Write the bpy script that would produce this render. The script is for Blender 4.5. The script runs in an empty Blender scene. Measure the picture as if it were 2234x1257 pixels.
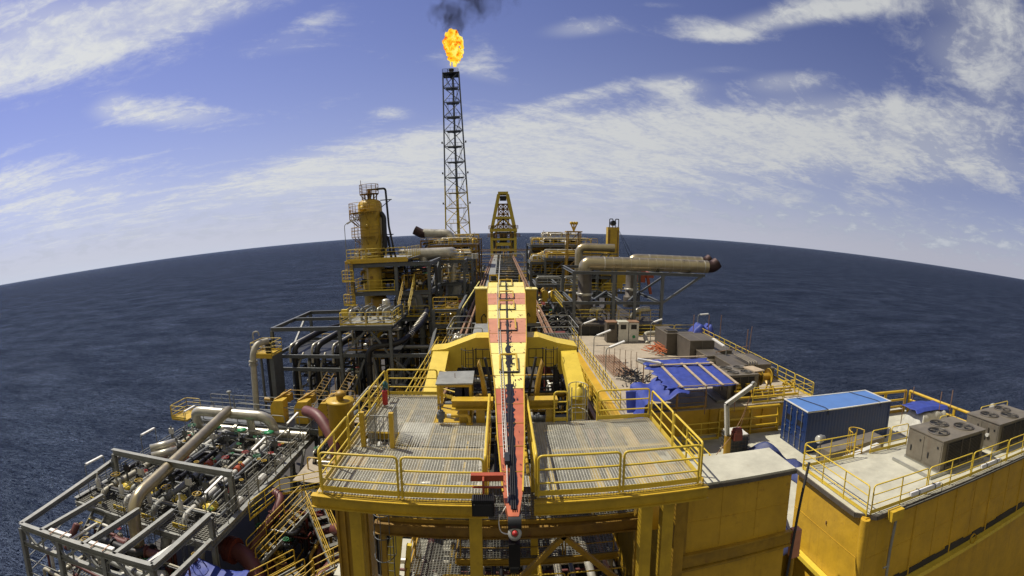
import bpy, math, random
from mathutils import Vector, Matrix
SC = bpy.context.scene
COL = SC.collection
R = math.radians
V = Vector

# ---------------------------------------------------------------- materials
MATS = {}
def _n(nt, t, **kw):
    n = nt.nodes.new(t)
    for k, v in kw.items(): setattr(n, k, v)
    return n
def mat(name, col, rough=0.5, metal=0.0, var=0.18, scale=2.5, rust=0.0, rustcol=(0.16, 0.06, 0.02), bump=0.0, streak=0.0, dirt=0.0, plates=0):
    """painted / metal surface: colour variation, grime, rust patches and vertical streaks in object space"""
    m = bpy.data.materials.new(name); m.use_nodes = True
    nt = m.node_tree; b = nt.nodes['Principled BSDF']; L = nt.links.new
    b.inputs['Roughness'].default_value = rough; b.inputs['Metallic'].default_value = metal
    g = _n(nt, 'ShaderNodeNewGeometry')
    n1 = _n(nt, 'ShaderNodeTexNoise'); n1.inputs['Scale'].default_value = scale; n1.inputs['Detail'].default_value = 6; n1.inputs['Roughness'].default_value = .65
    L(g.outputs['Position'], n1.inputs['Vector'])
    r1 = _n(nt, 'ShaderNodeMapRange'); r1.inputs[1].default_value = .3; r1.inputs[2].default_value = .7
    r1.inputs[3].default_value = 1 - var; r1.inputs[4].default_value = 1 + var * .6
    L(n1.outputs['Fac'], r1.inputs[0])
    mx = _n(nt, 'ShaderNodeVectorMath', operation='SCALE'); mx.inputs[0].default_value = col[:3]
    L(r1.outputs[0], mx.inputs['Scale'])
    out = mx.outputs[0]
    def blend(out, fac, c2):
        m2 = _n(nt, 'ShaderNodeMix', data_type='RGBA'); m2.inputs[7].default_value = (*c2, 1)
        L(fac, m2.inputs[0]); L(out, m2.inputs[6]); return m2.outputs[2]
    def nz(sc, lo, hi, amt, stretch=None, detail=8):
        n = _n(nt, 'ShaderNodeTexNoise'); n.inputs['Scale'].default_value = sc; n.inputs['Detail'].default_value = detail; n.inputs['Roughness'].default_value = .7
        if stretch:
            mp = _n(nt, 'ShaderNodeMapping'); mp.inputs['Scale'].default_value = stretch
            L(g.outputs['Position'], mp.inputs[0]); L(mp.outputs[0], n.inputs['Vector'])
        else: L(g.outputs['Position'], n.inputs['Vector'])
        r = _n(nt, 'ShaderNodeMapRange'); r.inputs[1].default_value = lo; r.inputs[2].default_value = hi; r.inputs[3].default_value = 0; r.inputs[4].default_value = amt
        L(n.outputs['Fac'], r.inputs[0]); return r.outputs[0]
    if dirt: out = blend(out, nz(.9, .42, .70, dirt), (0.05, 0.04, 0.03))
    if streak: out = blend(out, nz(1.0, .56, .72, streak, (5, 5, .35)), rustcol)
    if rust: out = blend(out, nz(3.3, .60, .68, rust), rustcol)
    L(out, b.inputs['Base Color'])
    rr = _n(nt, 'ShaderNodeMapRange'); rr.inputs[3].default_value = max(.05, rough - .12); rr.inputs[4].default_value = min(1, rough + .15)
    L(n1.outputs['Fac'], rr.inputs[0]); L(rr.outputs[0], b.inputs['Roughness'])
    if plates:      # buckled plating: broad soft dents
        bp = _n(nt, 'ShaderNodeBump'); bp.inputs['Strength'].default_value = .35; bp.inputs['Distance'].default_value = .12
        nb = _n(nt, 'ShaderNodeTexNoise'); nb.inputs['Scale'].default_value = 1.1; nb.inputs['Detail'].default_value = 3
        L(g.outputs['Position'], nb.inputs['Vector']); L(nb.outputs['Fac'], bp.inputs['Height']); L(bp.outputs[0], b.inputs['Normal'])
    if bump:
        bp = _n(nt, 'ShaderNodeBump'); bp.inputs['Strength'].default_value = bump; bp.inputs['Distance'].default_value = .02
        nb = _n(nt, 'ShaderNodeTexNoise'); nb.inputs['Scale'].default_value = 9; nb.inputs['Detail'].default_value = 4
        L(g.outputs['Position'], nb.inputs['Vector']); L(nb.outputs['Fac'], bp.inputs['Height']); L(bp.outputs[0], b.inputs['Normal'])
    MATS[name] = m
    return m
mat('yellow', (.57, .37, .026), .42, var=.16, rust=.3, streak=.2, dirt=.22)
mat('rail', (.66, .475, .045), .38, var=.12, rust=.3, streak=.12, dirt=.1)
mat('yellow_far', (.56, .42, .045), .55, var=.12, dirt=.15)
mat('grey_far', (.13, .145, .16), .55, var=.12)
mat('yellow_dull', (.40, .235, .018), .5, var=.25, rust=.45, streak=.3, dirt=.35)
mat('yellow_dark', (.27, .15, .02), .55, var=.3, rust=.8, streak=.4, dirt=.45)
mat('yellow_wall', (.60, .36, .028), .38, var=.1, rust=.3, streak=.35, dirt=.22, scale=.8, plates=1)
mat('yellow_pale', (.84, .72, .22), .4, var=.08, rust=.2, dirt=.08)
mat('lemon', (.70, .52, .055), .42, var=.1, rust=.35, streak=.15, dirt=.12)
mat('orange_faded', (.56, .245, .14), .5, var=.14, dirt=.18, streak=.2)
mat('orange_deep', (.47, .125, .055), .48, var=.16, dirt=.22, streak=.3, rust=.4)
mat('rag', (.04, .15, .16), .8)
mat('orange_red', (.36, .07, .025), .45, var=.15, rust=.3)
mat('steel', (.115, .125, .13), .5, .0, var=.25, rust=.35, dirt=.2)
mat('steel_light', (.27, .275, .25), .5, .05, var=.22, rust=.55, dirt=.3)
mat('steel_dark', (.024, .026, .029), .5, .3, var=.3, rust=.5)
mat('galv', (.36, .36, .32), .42, .5, var=.2, rust=.15)
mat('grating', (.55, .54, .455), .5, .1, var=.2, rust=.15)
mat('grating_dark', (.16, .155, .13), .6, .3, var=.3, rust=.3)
mat('clad', (.60, .57, .47), .34, .5, var=.25, dirt=.3, scale=1.2)
mat('clad_warm', (.46, .39, .24), .30, .75, var=.2, dirt=.12, scale=1.0)
mat('clad_burnt', (.055, .03, .028), .55, .5, var=.4)
mat('pipe_cream', (.42, .39, .30), .5, .1, var=.2, dirt=.35)
mat('pipe_dark', (.03, .03, .032), .3, .4, var=.3)
mat('pipe_red', (.14, .042, .038), .5, 0, var=.2, rust=.3, dirt=.25)
mat('white_paint', (.62, .61, .55), .45, 0, var=.12, rust=.45, dirt=.2)
mat('roof_white', (.50, .485, .385), .6, 0, var=.12, rust=.25, dirt=.28, scale=1.3, rustcol=(.30, .20, .10))
mat('deck_tan', (.44, .375, .28), .7, 0, var=.22, rust=.6, dirt=.6, scale=.9, rustcol=(.26, .14, .06))
mat('deck_dark', (.045, .04, .035), .75, 0, var=.4, rust=.5, dirt=.4, scale=.8)
mat('deck_red', (.17, .055, .035), .75, 0, var=.35, dirt=.5, scale=.8)
mat('ac_metal', (.21, .185, .14), .5, .3, var=.18, dirt=.3, streak=.25, rust=.2)
mat('ac_grey', (.12, .105, .085), .55, .25, var=.22, dirt=.35, streak=.25)
mat('black', (.012, .012, .012), .55, 0, var=.3)
mat('grease', (.008, .007, .006), .35, 0, var=.3)
mat('rubber', (.02, .02, .022), .7)
mat('blue_box', (.006, .030, .125), .42, 0, var=.15, rust=.2, dirt=.2)
mat('blue_roof', (.085, .19, .46), .5, 0, var=.1, dirt=.12)
mat('green', (.02, .22, .08), .45, 0, var=.15)
mat('red', (.42, .025, .02), .4, 0, var=.2)
mat('scaffold', (.55, .16, .06), .55, 0, var=.25, rust=.5)
mat('pole_rust', (.28, .16, .09), .6, .2, var=.3, rust=.6)
mat('wood', (.42, .33, .22), .75, 0, var=.25, dirt=.2)
mat('lamp_white', (.80, .79, .74), .35, 0, var=.05, dirt=.08)
mat('lamp_lens', (.55, .55, .50), .2, 0, var=.05)
mat('plastic_wrap', (.55, .54, .48), .3, 0, var=.2)
mat('ibc_dark', (.05, .055, .06), .4, 0, var=.25)
mat('hull_red', (.16, .03, .02), .6, 0, var=.2, dirt=.3)
def tarp_mat(name, col):
    m = mat(name, col, .58, 0, var=.25, dirt=.2, bump=.4)
    return m
tarp_mat('tarp', (.03, .055, .30)); tarp_mat('tarp_dark', (.03, .045, .15)); tarp_mat('overall', (.01, .014, .05))

def ray(px, py):
    """direction through a point of the photograph, from the camera station"""
    ph = (px - 1117) / 1080.95; v = (728.7 - py) / 1080.95
    return Matrix.Rotation(R(-1.3), 3, 'Z') @ Matrix.Rotation(math.pi / 2 - .2019, 3, 'X') @ Matrix.Rotation(-.0066, 3, 'Z') @ V((math.sin(ph), v, -math.cos(ph)))
def at(px, py, Y): r = ray(px, py); return r * (Y / r.y)

APART = set('cross_girder frame column gate_post post horn cradle_beam edge_beam support_frame diagonal_brace brace leg lower_leg cross_beam band_girder girder stringer top_beam top_cross_beam middle_beam side_girder support pole intake frame_post wall_rib support_beam floor_beam plank stay_rope latch strap stand nozzle clamp branch warning_lamp dark_housing band ring silencer stem flange_disc support_leg rail white_plate roof_rim machinery_house cab nosing lifting_sling'.split())
# ---------------------------------------------------------------- mesh builder
class MB:
    def __init__(s): s.v = []; s.f = []; s.sm = []; s.mi = []; s.m = 0; s.ops = []; s.lock = 0
    def _add(s, vs, fs, smooth=False):
        o = len(s.v); s.v += [tuple(x) for x in vs]
        if not s.lock: s.ops.append((o, len(s.f)))
        s.f += [tuple(i + o for i in f) for f in fs]; s.sm += [smooth] * len(fs); s.mi += [s.m] * len(fs)
        return s
    BF = [(0, 3, 2, 1), (4, 5, 6, 7), (0, 1, 5, 4), (1, 2, 6, 5), (2, 3, 7, 6), (3, 0, 4, 7)]
    def box(s, x0, x1, y0, y1, z0, z1):
        return s._add([(x0, y0, z0), (x1, y0, z0), (x1, y1, z0), (x0, y1, z0), (x0, y0, z1), (x1, y0, z1), (x1, y1, z1), (x0, y1, z1)], MB.BF)
    def cbox(s, c, d, rz=0):
        x, y, z = c; a, b, h = d[0] / 2, d[1] / 2, d[2] / 2; ca, sa = math.cos(rz), math.sin(rz); vs = []
        for dz in (-h, h):
            for dx, dy in ((-a, -b), (a, -b), (a, b), (-a, b)): vs.append((x + dx * ca - dy * sa, y + dx * sa + dy * ca, z + dz))
        return s._add(vs, MB.BF)
    def frame(s, a, b, up=(0, 0, 1)):
        a, b = V(a), V(b); d = (b - a); d = d.normalized() if d.length > 1e-9 else V((0, 0, 1)); u = V(up)
        if abs(d.dot(u)) > .98: u = V((0, 1, 0))
        sd = d.cross(u).normalized(); return a, b, d, sd, sd.cross(d).normalized()
    def bar(s, a, b, w, h, up=(0, 0, 1), w2=None, h2=None):
        a, b, d, sd, u = s.frame(a, b, up); w2 = w if w2 is None else w2; h2 = h if h2 is None else h2; vs = []
        for p, ww, hh in ((a, w, h), (b, w2, h2)):
            vs += [p - sd * ww / 2 - u * hh / 2, p + sd * ww / 2 - u * hh / 2, p + sd * ww / 2 + u * hh / 2, p - sd * ww / 2 + u * hh / 2]
        return s._add(vs, [(0, 1, 2, 3), (7, 6, 5, 4), (1, 0, 4, 5), (2, 1, 5, 6), (3, 2, 6, 7), (0, 3, 7, 4)])
    def beam(s, a, b, w=.2, h=.3, t=.03, up=(0, 0, 1)):
        """I section: two flanges and a web"""
        a, b, d, sd, u = s.frame(a, b, up); s.ops.append((len(s.v), len(s.f))); s.lock = 1
        s.bar(a + u * (h / 2 - t / 2), b + u * (h / 2 - t / 2), w, t, u); s.bar(a - u * (h / 2 - t / 2), b - u * (h / 2 - t / 2), w, t, u)
        s.bar(a, b, t, h - 2 * t, u); s.lock = 0; return s
    def ring(s, p, sd, u, r, n): return [p + (sd * math.cos(k * 2 * math.pi / n) - u * math.sin(k * 2 * math.pi / n)) * r for k in range(n)]
    def cyl(s, a, b, r, r2=None, n=12, caps=True):
        a, b, d, sd, u = s.frame(a, b); r2 = r if r2 is None else r2
        vs = s.ring(a, sd, u, r, n) + s.ring(b, sd, u, r2, n)
        s._add(vs, [(k, (k + 1) % n, n + (k + 1) % n, n + k) for k in range(n)], True)
        if caps:
            if r > 1e-4: s._add(vs[:n], [tuple(range(n - 1, -1, -1))])
            if r2 > 1e-4: s._add(vs[n:], [tuple(range(n))])
        return s
    def tube(s, pts, r, n=8, bend=None, closed=False, seg=4, caps=True):
        P = [V(p) for p in pts]
        if bend is None: bend = r * 3
        if bend > 0 and len(P) > 2:
            Q = [] if closed else [P[0]]
            rng = range(len(P)) if closed else range(1, len(P) - 1)
            for i in rng:
                p, q, t = P[i - 1], P[i], P[(i + 1) % len(P)]
                a, b = (p - q), (t - q); la, lb = a.length, b.length
                if la < 1e-6 or lb < 1e-6: continue
                k = min(bend, la * .49, lb * .49); A = q + a / la * k; B = q + b / lb * k
                for j in range(seg + 1):
                    w = j / seg; Q.append(A * (1 - w) ** 2 + q * 2 * w * (1 - w) + B * w * w)
            if not closed: Q.append(P[-1])
            P = Q
        m = len(P); vs = []; prev = None
        for i in range(m):
            if closed: d = P[(i + 1) % m] - P[i - 1]
            else: d = P[min(i + 1, m - 1)] - P[max(i - 1, 0)]
            if d.length < 1e-9: d = V((0, 0, 1))
            d.normalize()
            if prev is None:
                u = V((0, 0, 1)) if abs(d.z) < .9 else V((0, 1, 0))
            else: u = prev
            sd = d.cross(u)
            if sd.length < 1e-4: sd = d.cross(V((1, 0, 0)))
            sd.normalize(); u = sd.cross(d).normalized(); prev = u
            vs += s.ring(P[i], sd, u, r if not callable(r) else r(i / (m - 1)), n)
        fs = []
        for i in range(m if closed else m - 1):
            j = (i + 1) % m
            for k in range(n): fs.append((i * n + k, i * n + (k + 1) % n, j * n + (k + 1) % n, j * n + k))
        s._add(vs, fs, n > 4)
        if not closed and caps: s._add(vs[:n], [tuple(range(n - 1, -1, -1))]); s._add(vs[-n:], [tuple(range(n))])
        return s
    def lathe(s, a, prof, d=(0, 0, 1), n=20):
        """prof: (distance along axis, radius)"""
        a = V(a); d = V(d).normalized(); _, _, _, sd, u = s.frame(a, a + d); vs = []
        for t, r in prof: vs += s.ring(a + d * t, sd, u, max(r, 1e-4), n)
        fs = [(i * n + k, i * n + (k + 1) % n, (i + 1) * n + (k + 1) % n, (i + 1) * n + k) for i in range(len(prof) - 1) for k in range(n)]
        return s._add(vs, fs, True)
    def sphere(s, c, r, n=12, sz=1): return s.lathe((c[0], c[1], c[2] - r * sz), [(r * sz * (1 - math.cos(math.pi * i / 8)), r * math.sin(math.pi * i / 8)) for i in range(9)], n=n)
    def vessel(s, a, L, r, d=(0, 0, 1), n=24, head=.5):
        h = r * head; pr = [(h * (1 - math.cos(t * math.pi / 12)), r * math.sin(t * math.pi / 12)) for t in range(7)]
        pr += [(L - h * (1 - math.cos(t * math.pi / 12)), r * math.sin(t * math.pi / 12)) for t in range(6, -1, -1)]
        return s.lathe(a, pr, d, n)
    def quad(s, a, b, c, d): return s._add([a, b, c, d], [(0, 1, 2, 3)])
    def prism(s, poly, z0, z1):
        n = len(poly)
        return s._add([(x, y, z0) for x, y in poly] + [(x, y, z1) for x, y in poly], [tuple(range(n - 1, -1, -1)), tuple(range(n, 2 * n))] + [(k, (k + 1) % n, n + (k + 1) % n, n + k) for k in range(n)])
    def extrude(s, poly, off):
        """poly: 3-D outline, extruded by the vector off"""
        o = V(off); n = len(poly); P = [V(p) for p in poly]
        return s._add(P + [p + o for p in P], [tuple(range(n - 1, -1, -1)), tuple(range(n, 2 * n))] + [(k, (k + 1) % n, n + (k + 1) % n, n + k) for k in range(n)])
    def grating(s, x0, x1, y0, y1, z, px=.08, py=.06, w=.018, h=.014):
        k = int((x1 - x0) / px)
        for i in range(k + 1):
            x = x0 + (x1 - x0) * i / max(k, 1); s.box(x - w / 2, x + w / 2, y0, y1, z - h, z - .002)
        k = int((y1 - y0) / py)
        for i in range(k + 1):
            y = y0 + (y1 - y0) * i / max(k, 1); s.box(x0, x1, y - w / 2, y + w / 2, z - h + .003, z)
        return s
    def wheel(s, c, r, d=(0, 0, 1), t=.012, n=14, spokes=4):
        c = V(c); _, _, _, sd, u = s.frame(c, c + V(d))
        s.tube(s.ring(c, sd, u, r, n), t, 5, 0, True)
        for k in range(spokes):
            a = k * 2 * math.pi / spokes; s.tube([c, c + (sd * math.cos(a) + u * math.sin(a)) * r], t * .8, 4, 0)
        return s
    def build(s, name, m, parent=None):
        if parent and name in APART and len(s.ops) > 1:     # every bar, post or plate of these becomes a part of its own
            e = s.ops + [(len(s.v), len(s.f))]; o = None
            for (v0, f0), (v1, f1) in zip(e[:-1], e[1:]):
                k = MB(); k.v = s.v[v0:v1]; k.f = [tuple(i - v0 for i in f) for f in s.f[f0:f1]]; k.sm = s.sm[f0:f1]; k.mi = s.mi[f0:f1]
                r_ = k.build(name, m, parent); o = o or r_
            return o
        me = bpy.data.meshes.new(name)
        off = wloc(parent) if parent else V((0, 0, 0))
        me.from_pydata([(a - off.x, b - off.y, c - off.z) for a, b, c in s.v], [], s.f)
        ms = m if isinstance(m, (list, tuple)) else [m]
        for k in ms: me.materials.append(MATS[k] if isinstance(k, str) else k)
        me.polygons.foreach_set('use_smooth', s.sm)
        if len(ms) > 1: me.polygons.foreach_set('material_index', s.mi)
        me.update()
        o = bpy.data.objects.new(name, me); COL.objects.link(o)
        if parent: o.parent = parent
        return o
def wloc(o):
    p = V((0, 0, 0))
    while o: p += o.location; o = o.parent
    return p
def tag(o, label=None, cat=None, group=None, kind=None):
    for k, v in (('label', label), ('category', cat), ('group', group), ('kind', kind)):
        if v: o[k] = v
    return o
def thing(name, label, cat, loc, group=None):
    o = bpy.data.objects.new(name, None); o.location = loc; o.empty_display_size = .3; COL.objects.link(o)
    return tag(o, label, cat, group)
def kids(o): return [c for c in SC.objects if c.parent == o]
def copy_tree(o, parent=None):
    ch = CH.get(o.name)
    if ch is None: ch = CH[o.name] = kids(o)
    c = o.copy(); COL.objects.link(c)
    if parent: c.parent = parent
    for k in ch: copy_tree(k, c)
    return c
CH = {}

# ---------------------------------------------------------------- repeated fittings
def handrail(par, a, b, h=1.1, n=1, toe='yellow', m='rail', r=.027, mids=2, loops=True, seg=8, name='handrail'):
    """one or more rail panels from a to b (floor points): bent end posts, mid rails, middle posts, toe board"""
    a, b = V(a), V(b); d = b - a; L = d.length; u = d / L; up = V((0, 0, 1))
    q = MB(); gap = .05 if n > 1 else 0
    for k in range(n):
        A = a + d * (k / n) + u * gap; B = a + d * ((k + 1) / n) - u * gap
        l = (B - A).length
        q.tube([A, A + up * h, B + up * h, B], r, seg, .12)
        for j in range(mids):
            z = h * (j + 1) / (mids + 1); q.tube([A + up * z, B + up * z], r * .78, max(5, seg - 2), 0)
        np_ = max(0, int(round(l / 1.5)) - 1)
        for j in range(np_):
            p = A + (B - A) * (j + 1) / (np_ + 1); q.tube([p, p + up * h], r, seg, 0)
    if toe: q.bar(a + up * .1 , b + up * .1, .012, .14)
    return q.build(name, m, par)
def rail_loop(par, pts, closed=False, **k):
    P = pts + ([pts[0]] if closed else [])
    for a, b in zip(P[:-1], P[1:]):
        l = (V(b) - V(a)).length
        handrail(par, a, b, n=max(1, int(round(l / k.get('pl', 2.6)))), **{x: y for x, y in k.items() if x != 'pl'})
def ladder(par, base, top, w=.4, m='steel', cage=None, out=(0, -1, 0), name='ladder', r=.02):
    base, top = V(base), V(top); d = (top - base); L = d.length; u = d / L; o = V(out); sd = u.cross(o).normalized(); q = MB()
    for s in (-1, 1): q.tube([base + sd * s * w / 2, top + sd * s * w / 2], r, 6, 0)
    for k in range(int(L / .3)): p = base + u * (k * .3 + .15); q.tube([p - sd * w / 2, p + sd * w / 2], r * .6, 5, 0)
    ob = q.build(name, m, par)
    if cage:
        q = MB(); z0 = cage
        hoops = max(2, int((L - z0) / .8) + 1)
        arc = lambda p: [p + sd * math.cos(t) * .36 + o * (.1 + math.sin(t) * .55) for t in [math.pi * i / 8 for i in range(9)]]
        for k in range(hoops):
            p = base + u * (z0 + (L - z0) * k / (hoops - 1)); q.tube(arc(p), r * .8, 5, 0)
        A, B = arc(base + u * z0), arc(top)
        for i in (0, 2, 4, 6, 8): q.tube([A[i], B[i]], r * .7, 5, 0)
        q.build('safety_cage', m, par)
    return ob
def xbrace(q, a, b, w=.1, h=.1): q.bar(a, b, w, h)
def pipe(par, pts, r, m, name='pipe', flanges=(), bend=None, n=10, seg=5):
    q = MB(); q.tube(pts, r, n, bend if bend is not None else r * 2.6, seg=seg)
    P = [V(p) for p in pts]
    for i, t in flanges:
        d = (P[i + 1] - P[i]); L = d.length; d = d / L; c = P[i] + d * L * t
        for s in (-1, 1): q.cyl(c + d * (s * r * .18 - r * .1), c + d * (s * r * .18 + r * .1), r * 1.45, n=n)
    return q.build(name, m, par)
def valve(par, c, r, m='steel_light', wm='red', d=(1, 0, 0), stem=.45, name='valve'):
    c = V(c); d = V(d); q = MB()
    q.lathe(c - d * r * 2, [(0, r * 1.5), (r * .5, r * 1.5), (r * .5, r), (r * 1.2, r * 1.1), (r * 2, r * 1.6), (r * 2.8, r * 1.1), (r * 3.5, r), (r * 3.5, r * 1.5), (r * 4, r * 1.5)], d, 10)
    q.cyl(c, c + V((0, 0, stem)), r * .45, n=8)
    v = q.build(name, m, par)
    q = MB(); q.wheel(c + V((0, 0, stem)), r * 1.7, t=.018, n=12); q.build('handwheel', wm, v); return v
def lamp_post(loc, L=2.4, d=(1, 0, 0), label='', group=None, tilt=.35, m='steel_light', arm=1.15):
    """grey bent pole carrying a pair of white tube lights"""
    x, y, z = loc; t = thing('deck_lamp', label, 'lamp', loc, group); d = V(d).normalized(); b = V(loc)
    q = MB(); k = b + V((0, 0, L)); q.tube([b, k, k + d * .5 + V((0, 0, .5 * tilt))], .035, 8, .22); q.cyl(b, b + V((0, 0, .04)), .09, n=8); q.build('pole', m, t)
    sd = d.cross(V((0, 0, 1)))
    for s in (-1, 1):
        q = MB(); a = k + d * .25 + V((0, 0, .25 * tilt)) + sd * s * .07; e = a + d * arm + V((0, 0, arm * tilt)); q.bar(a, e, .11, .09); o = q.build('lamp_housing', 'lamp_white', t)
        q = MB(); dn = V((0, 0, -.06)); q.bar(a + dn + d * .05, e + dn - d * .05, .08, .04); q.build('lens', 'lamp_lens', o)
    return t
# ---------------------------------------------------------------- camera
cd = bpy.data.cameras.new('camera'); cam = bpy.data.objects.new('camera', cd); COL.objects.link(cam); SC.camera = cam
cd.type = 'PANO'; cd.panorama_type = 'CENTRAL_CYLINDRICAL'; cd.clip_start = .05; cd.clip_end = 120000
FPX = 1080.95
cd.central_cylindrical_range_u_min = -1117 / FPX; cd.central_cylindrical_range_u_max = 1117 / FPX
cd.central_cylindrical_range_v_min = -(1257 - 728.7) / FPX; cd.central_cylindrical_range_v_max = 728.7 / FPX
cd.central_cylindrical_radius = 1
cam.matrix_world = Matrix.Rotation(R(-1.3), 4, 'Z') @ Matrix.Rotation(math.pi / 2 - .2019, 4, 'X') @ Matrix.Rotation(-.0066, 4, 'Z')
SC.view_settings.view_transform = 'Standard'; SC.view_settings.look = 'None'; SC.view_settings.exposure = EXPO = 0.0; SC.view_settings.gamma = 1
SC.cycles.max_bounces = 6; SC.cycles.diffuse_bounces = 1; SC.cycles.glossy_bounces = 3; SC.cycles.transparent_max_bounces = 12; SC.cycles.volume_bounces = 1
SC.cycles.use_denoising = True; SC.cycles.sample_clamp_indirect = 4; SC.cycles.sample_clamp_direct = 12; SC.cycles.volume_step_rate = 1.5

# ---------------------------------------------------------------- sun and sky
SUN_AZ, SUN_EL = R(-62), R(58)        # azimuth from +Y, to the left
sd_ = V((math.sin(SUN_AZ) * math.cos(SUN_EL), math.cos(SUN_AZ) * math.cos(SUN_EL), math.sin(SUN_EL)))
sl = bpy.data.lights.new('sun', 'SUN'); sl.energy = 5.0; sl.angle = R(.5); sl.color = (1, .93, .79)
so = bpy.data.objects.new('sun', sl); COL.objects.link(so); so.rotation_euler = sd_.to_track_quat('Z', 'Y').to_euler()
w = bpy.data.worlds.new('World'); SC.world = w; w.use_nodes = True
nt = w.node_tree; L = nt.links.new; bg = nt.nodes['Background']
sky = _n(nt, 'ShaderNodeTexSky'); sky.sky_type = 'NISHITA'; sky.sun_disc = False; sky.sun_elevation = SUN_EL; sky.sun_rotation = SUN_AZ; sky.altitude = 0; sky.air_density = 1; sky.dust_density = .6; sky.ozone_density = 3
tc = _n(nt, 'ShaderNodeTexCoord'); sp = _n(nt, 'ShaderNodeSeparateXYZ'); L(tc.outputs['Generated'], sp.inputs[0])
def M_(op, a, b=None, c=None, clamp=False):
    n = _n(nt, 'ShaderNodeMath', operation=op); n.use_clamp = clamp
    for i, x in enumerate((a, b, c)):
        if x is None: continue
        if isinstance(x, (int, float)): n.inputs[i].default_value = x
        else: L(x, n.inputs[i])
    return n.outputs[0]
X_, Y_, Z_ = sp.outputs
az = M_('MULTIPLY', M_('ARCTAN2', X_, Y_), 57.2958); el = M_('MULTIPLY', M_('ARCSINE', M_('MINIMUM', M_('MAXIMUM', Z_, -1), 1)), 57.2958)
def noise(vec, scale, detail=8, rough=.6, dist=0):
    n = _n(nt, 'ShaderNodeTexNoise'); n.inputs['Scale'].default_value = scale; n.inputs['Detail'].default_value = detail; n.inputs['Roughness'].default_value = rough; n.inputs['Distortion'].default_value = dist
    L(vec, n.inputs['Vector']); return n.outputs['Fac']
def comb(a, b, c=0):
    n = _n(nt, 'ShaderNodeCombineXYZ')
    for i, x in enumerate((a, b, c)):
        if isinstance(x, (int, float)): n.inputs[i].default_value = x
        else: L(x, n.inputs[i])
    return n.outputs[0]
def ramp(x, lo, hi, a=0, b=1, smooth=True):
    n = _n(nt, 'ShaderNodeMapRange'); n.interpolation_type = 'SMOOTHSTEP' if smooth else 'LINEAR'
    for i, k in ((1, lo), (2, hi), (3, a), (4, b)): n.inputs[i].default_value = k
    L(x, n.inputs[0]); return n.outputs[0]
# cirrus drawn on a flat layer high above: foreshortens towards the horizon
den = M_('ADD', M_('MAXIMUM', Z_, 0), .10)
px_ = M_('DIVIDE', X_, den); py_ = M_('DIVIDE', Y_, den)
# rotate so the streaks run from lower left to upper right
ca, sa = math.cos(R(-28)), math.sin(R(-28))
rx = M_('ADD', M_('MULTIPLY', px_, ca), M_('MULTIPLY', py_, -sa)); ry = M_('ADD', M_('MULTIPLY', px_, sa), M_('MULTIPLY', py_, ca))
n_big = noise(comb(M_('MULTIPLY', rx, .35), M_('MULTIPLY', ry, .8)), 1.3, 5, .55, .6)
n_fine = noise(comb(M_('MULTIPLY', rx, .8), M_('MULTIPLY', ry, 1.45), 4.2), 2.3, 11, .62, .7)
n_rip = noise(comb(M_('MULTIPLY', rx, 3), M_('MULTIPLY', ry, 3), 9.1), 5.5, 8, .65, .5)
# where the cloud banks stand: (azimuth, elevation, half width, half height, tilt, weight) in degrees
BANKS = [(-47.0, 22.7, 16.1, 2.30, 4, 1.10), (-37.7, 24.0, 12.5, 1.46, 2, 0.80), (-49.2, 26.6, 7.8, 2.13, -2, 0.60), (-36.1, 15.1, 6.5, 1.22, -9, 0.95), (-41.4, 17.0, 2.5, 1.28, 9, 0.50), (-50.3, 10.2, 13.4, 2.82, -9, 0.50), (-53.0, 6.6, 12.4, 2.94, -4, 0.40), (-21.6, 19.8, 7.7, 1.17, 2, 0.35), (-11.8, 12.9, 2.2, 0.61, -3, 0.60), (-21.8, 7.4, 13.1, 1.89, 7, 0.70), (-4.5, 8.8, 15.0, 2.52, 5, 0.95), (13.1, 10.2, 16.5, 2.47, 6, 0.95), (28.2, 10.7, 15.1, 2.26, 4, 0.80), (45.8, 11.9, 15.3, 2.72, -0, 0.70), (10.7, 5.4, 30.7, 2.86, 3, 0.55), (-2.7, 17.7, 4.4, 1.59, -1, 0.50), (-1.3, 16.0, 3.9, 0.83, -14, 0.35), (8.9, 20.2, 4.3, 0.84, 6, 0.75), (19.9, 21.3, 2.4, 0.53, 4, 0.50), (28.5, 21.8, 5.3, 0.75, 12, 0.80), (36.5, 24.1, 8.7, 1.08, 11, 0.80), (22.9, 20.2, 5.8, 0.54, 2, 0.60), (31.0, 17.0, 4.4, 0.91, 9, 0.70), (19.3, 15.5, 3.0, 1.01, 4, 0.75), (50.2, 22.2, 6.9, 2.30, -7, 0.60), (52.6, 25.7, 4.8, 2.50, -14, 0.80), (45.3, 15.5, 13.1, 1.73, 2, 0.75), (52.3, 19.2, 5.9, 1.65, -12, 0.50), (8.0, 13.9, 7.8, 0.69, 14, 0.60), (24.1, 17.4, 2.9, 0.41, 5, 0.40), (16.9, 22.4, 2.9, 0.29, 3, 0.40), (-18.5, 21.8, 3.8, 0.74, 11, 0.40)]
mask = None
for a0, e0, sx, sy, t0, wgt in BANKS:
    c_, s_ = math.cos(R(t0)), math.sin(R(t0))
    da = M_('SUBTRACT', az, a0); de = M_('SUBTRACT', el, e0)
    u_ = M_('ADD', M_('MULTIPLY', da, c_ / sx), M_('MULTIPLY', de, s_ / sx)); v_ = M_('ADD', M_('MULTIPLY', da, -s_ / sy), M_('MULTIPLY', de, c_ / sy))
    g_ = M_('MULTIPLY', M_('EXPONENT', M_('MULTIPLY', M_('ADD', M_('MULTIPLY', u_, u_), M_('MULTIPLY', v_, v_)), -.8)), wgt)
    mask = g_ if mask is None else M_('ADD', mask, g_)
mask = M_('MINIMUM', mask, 1.15)
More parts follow.
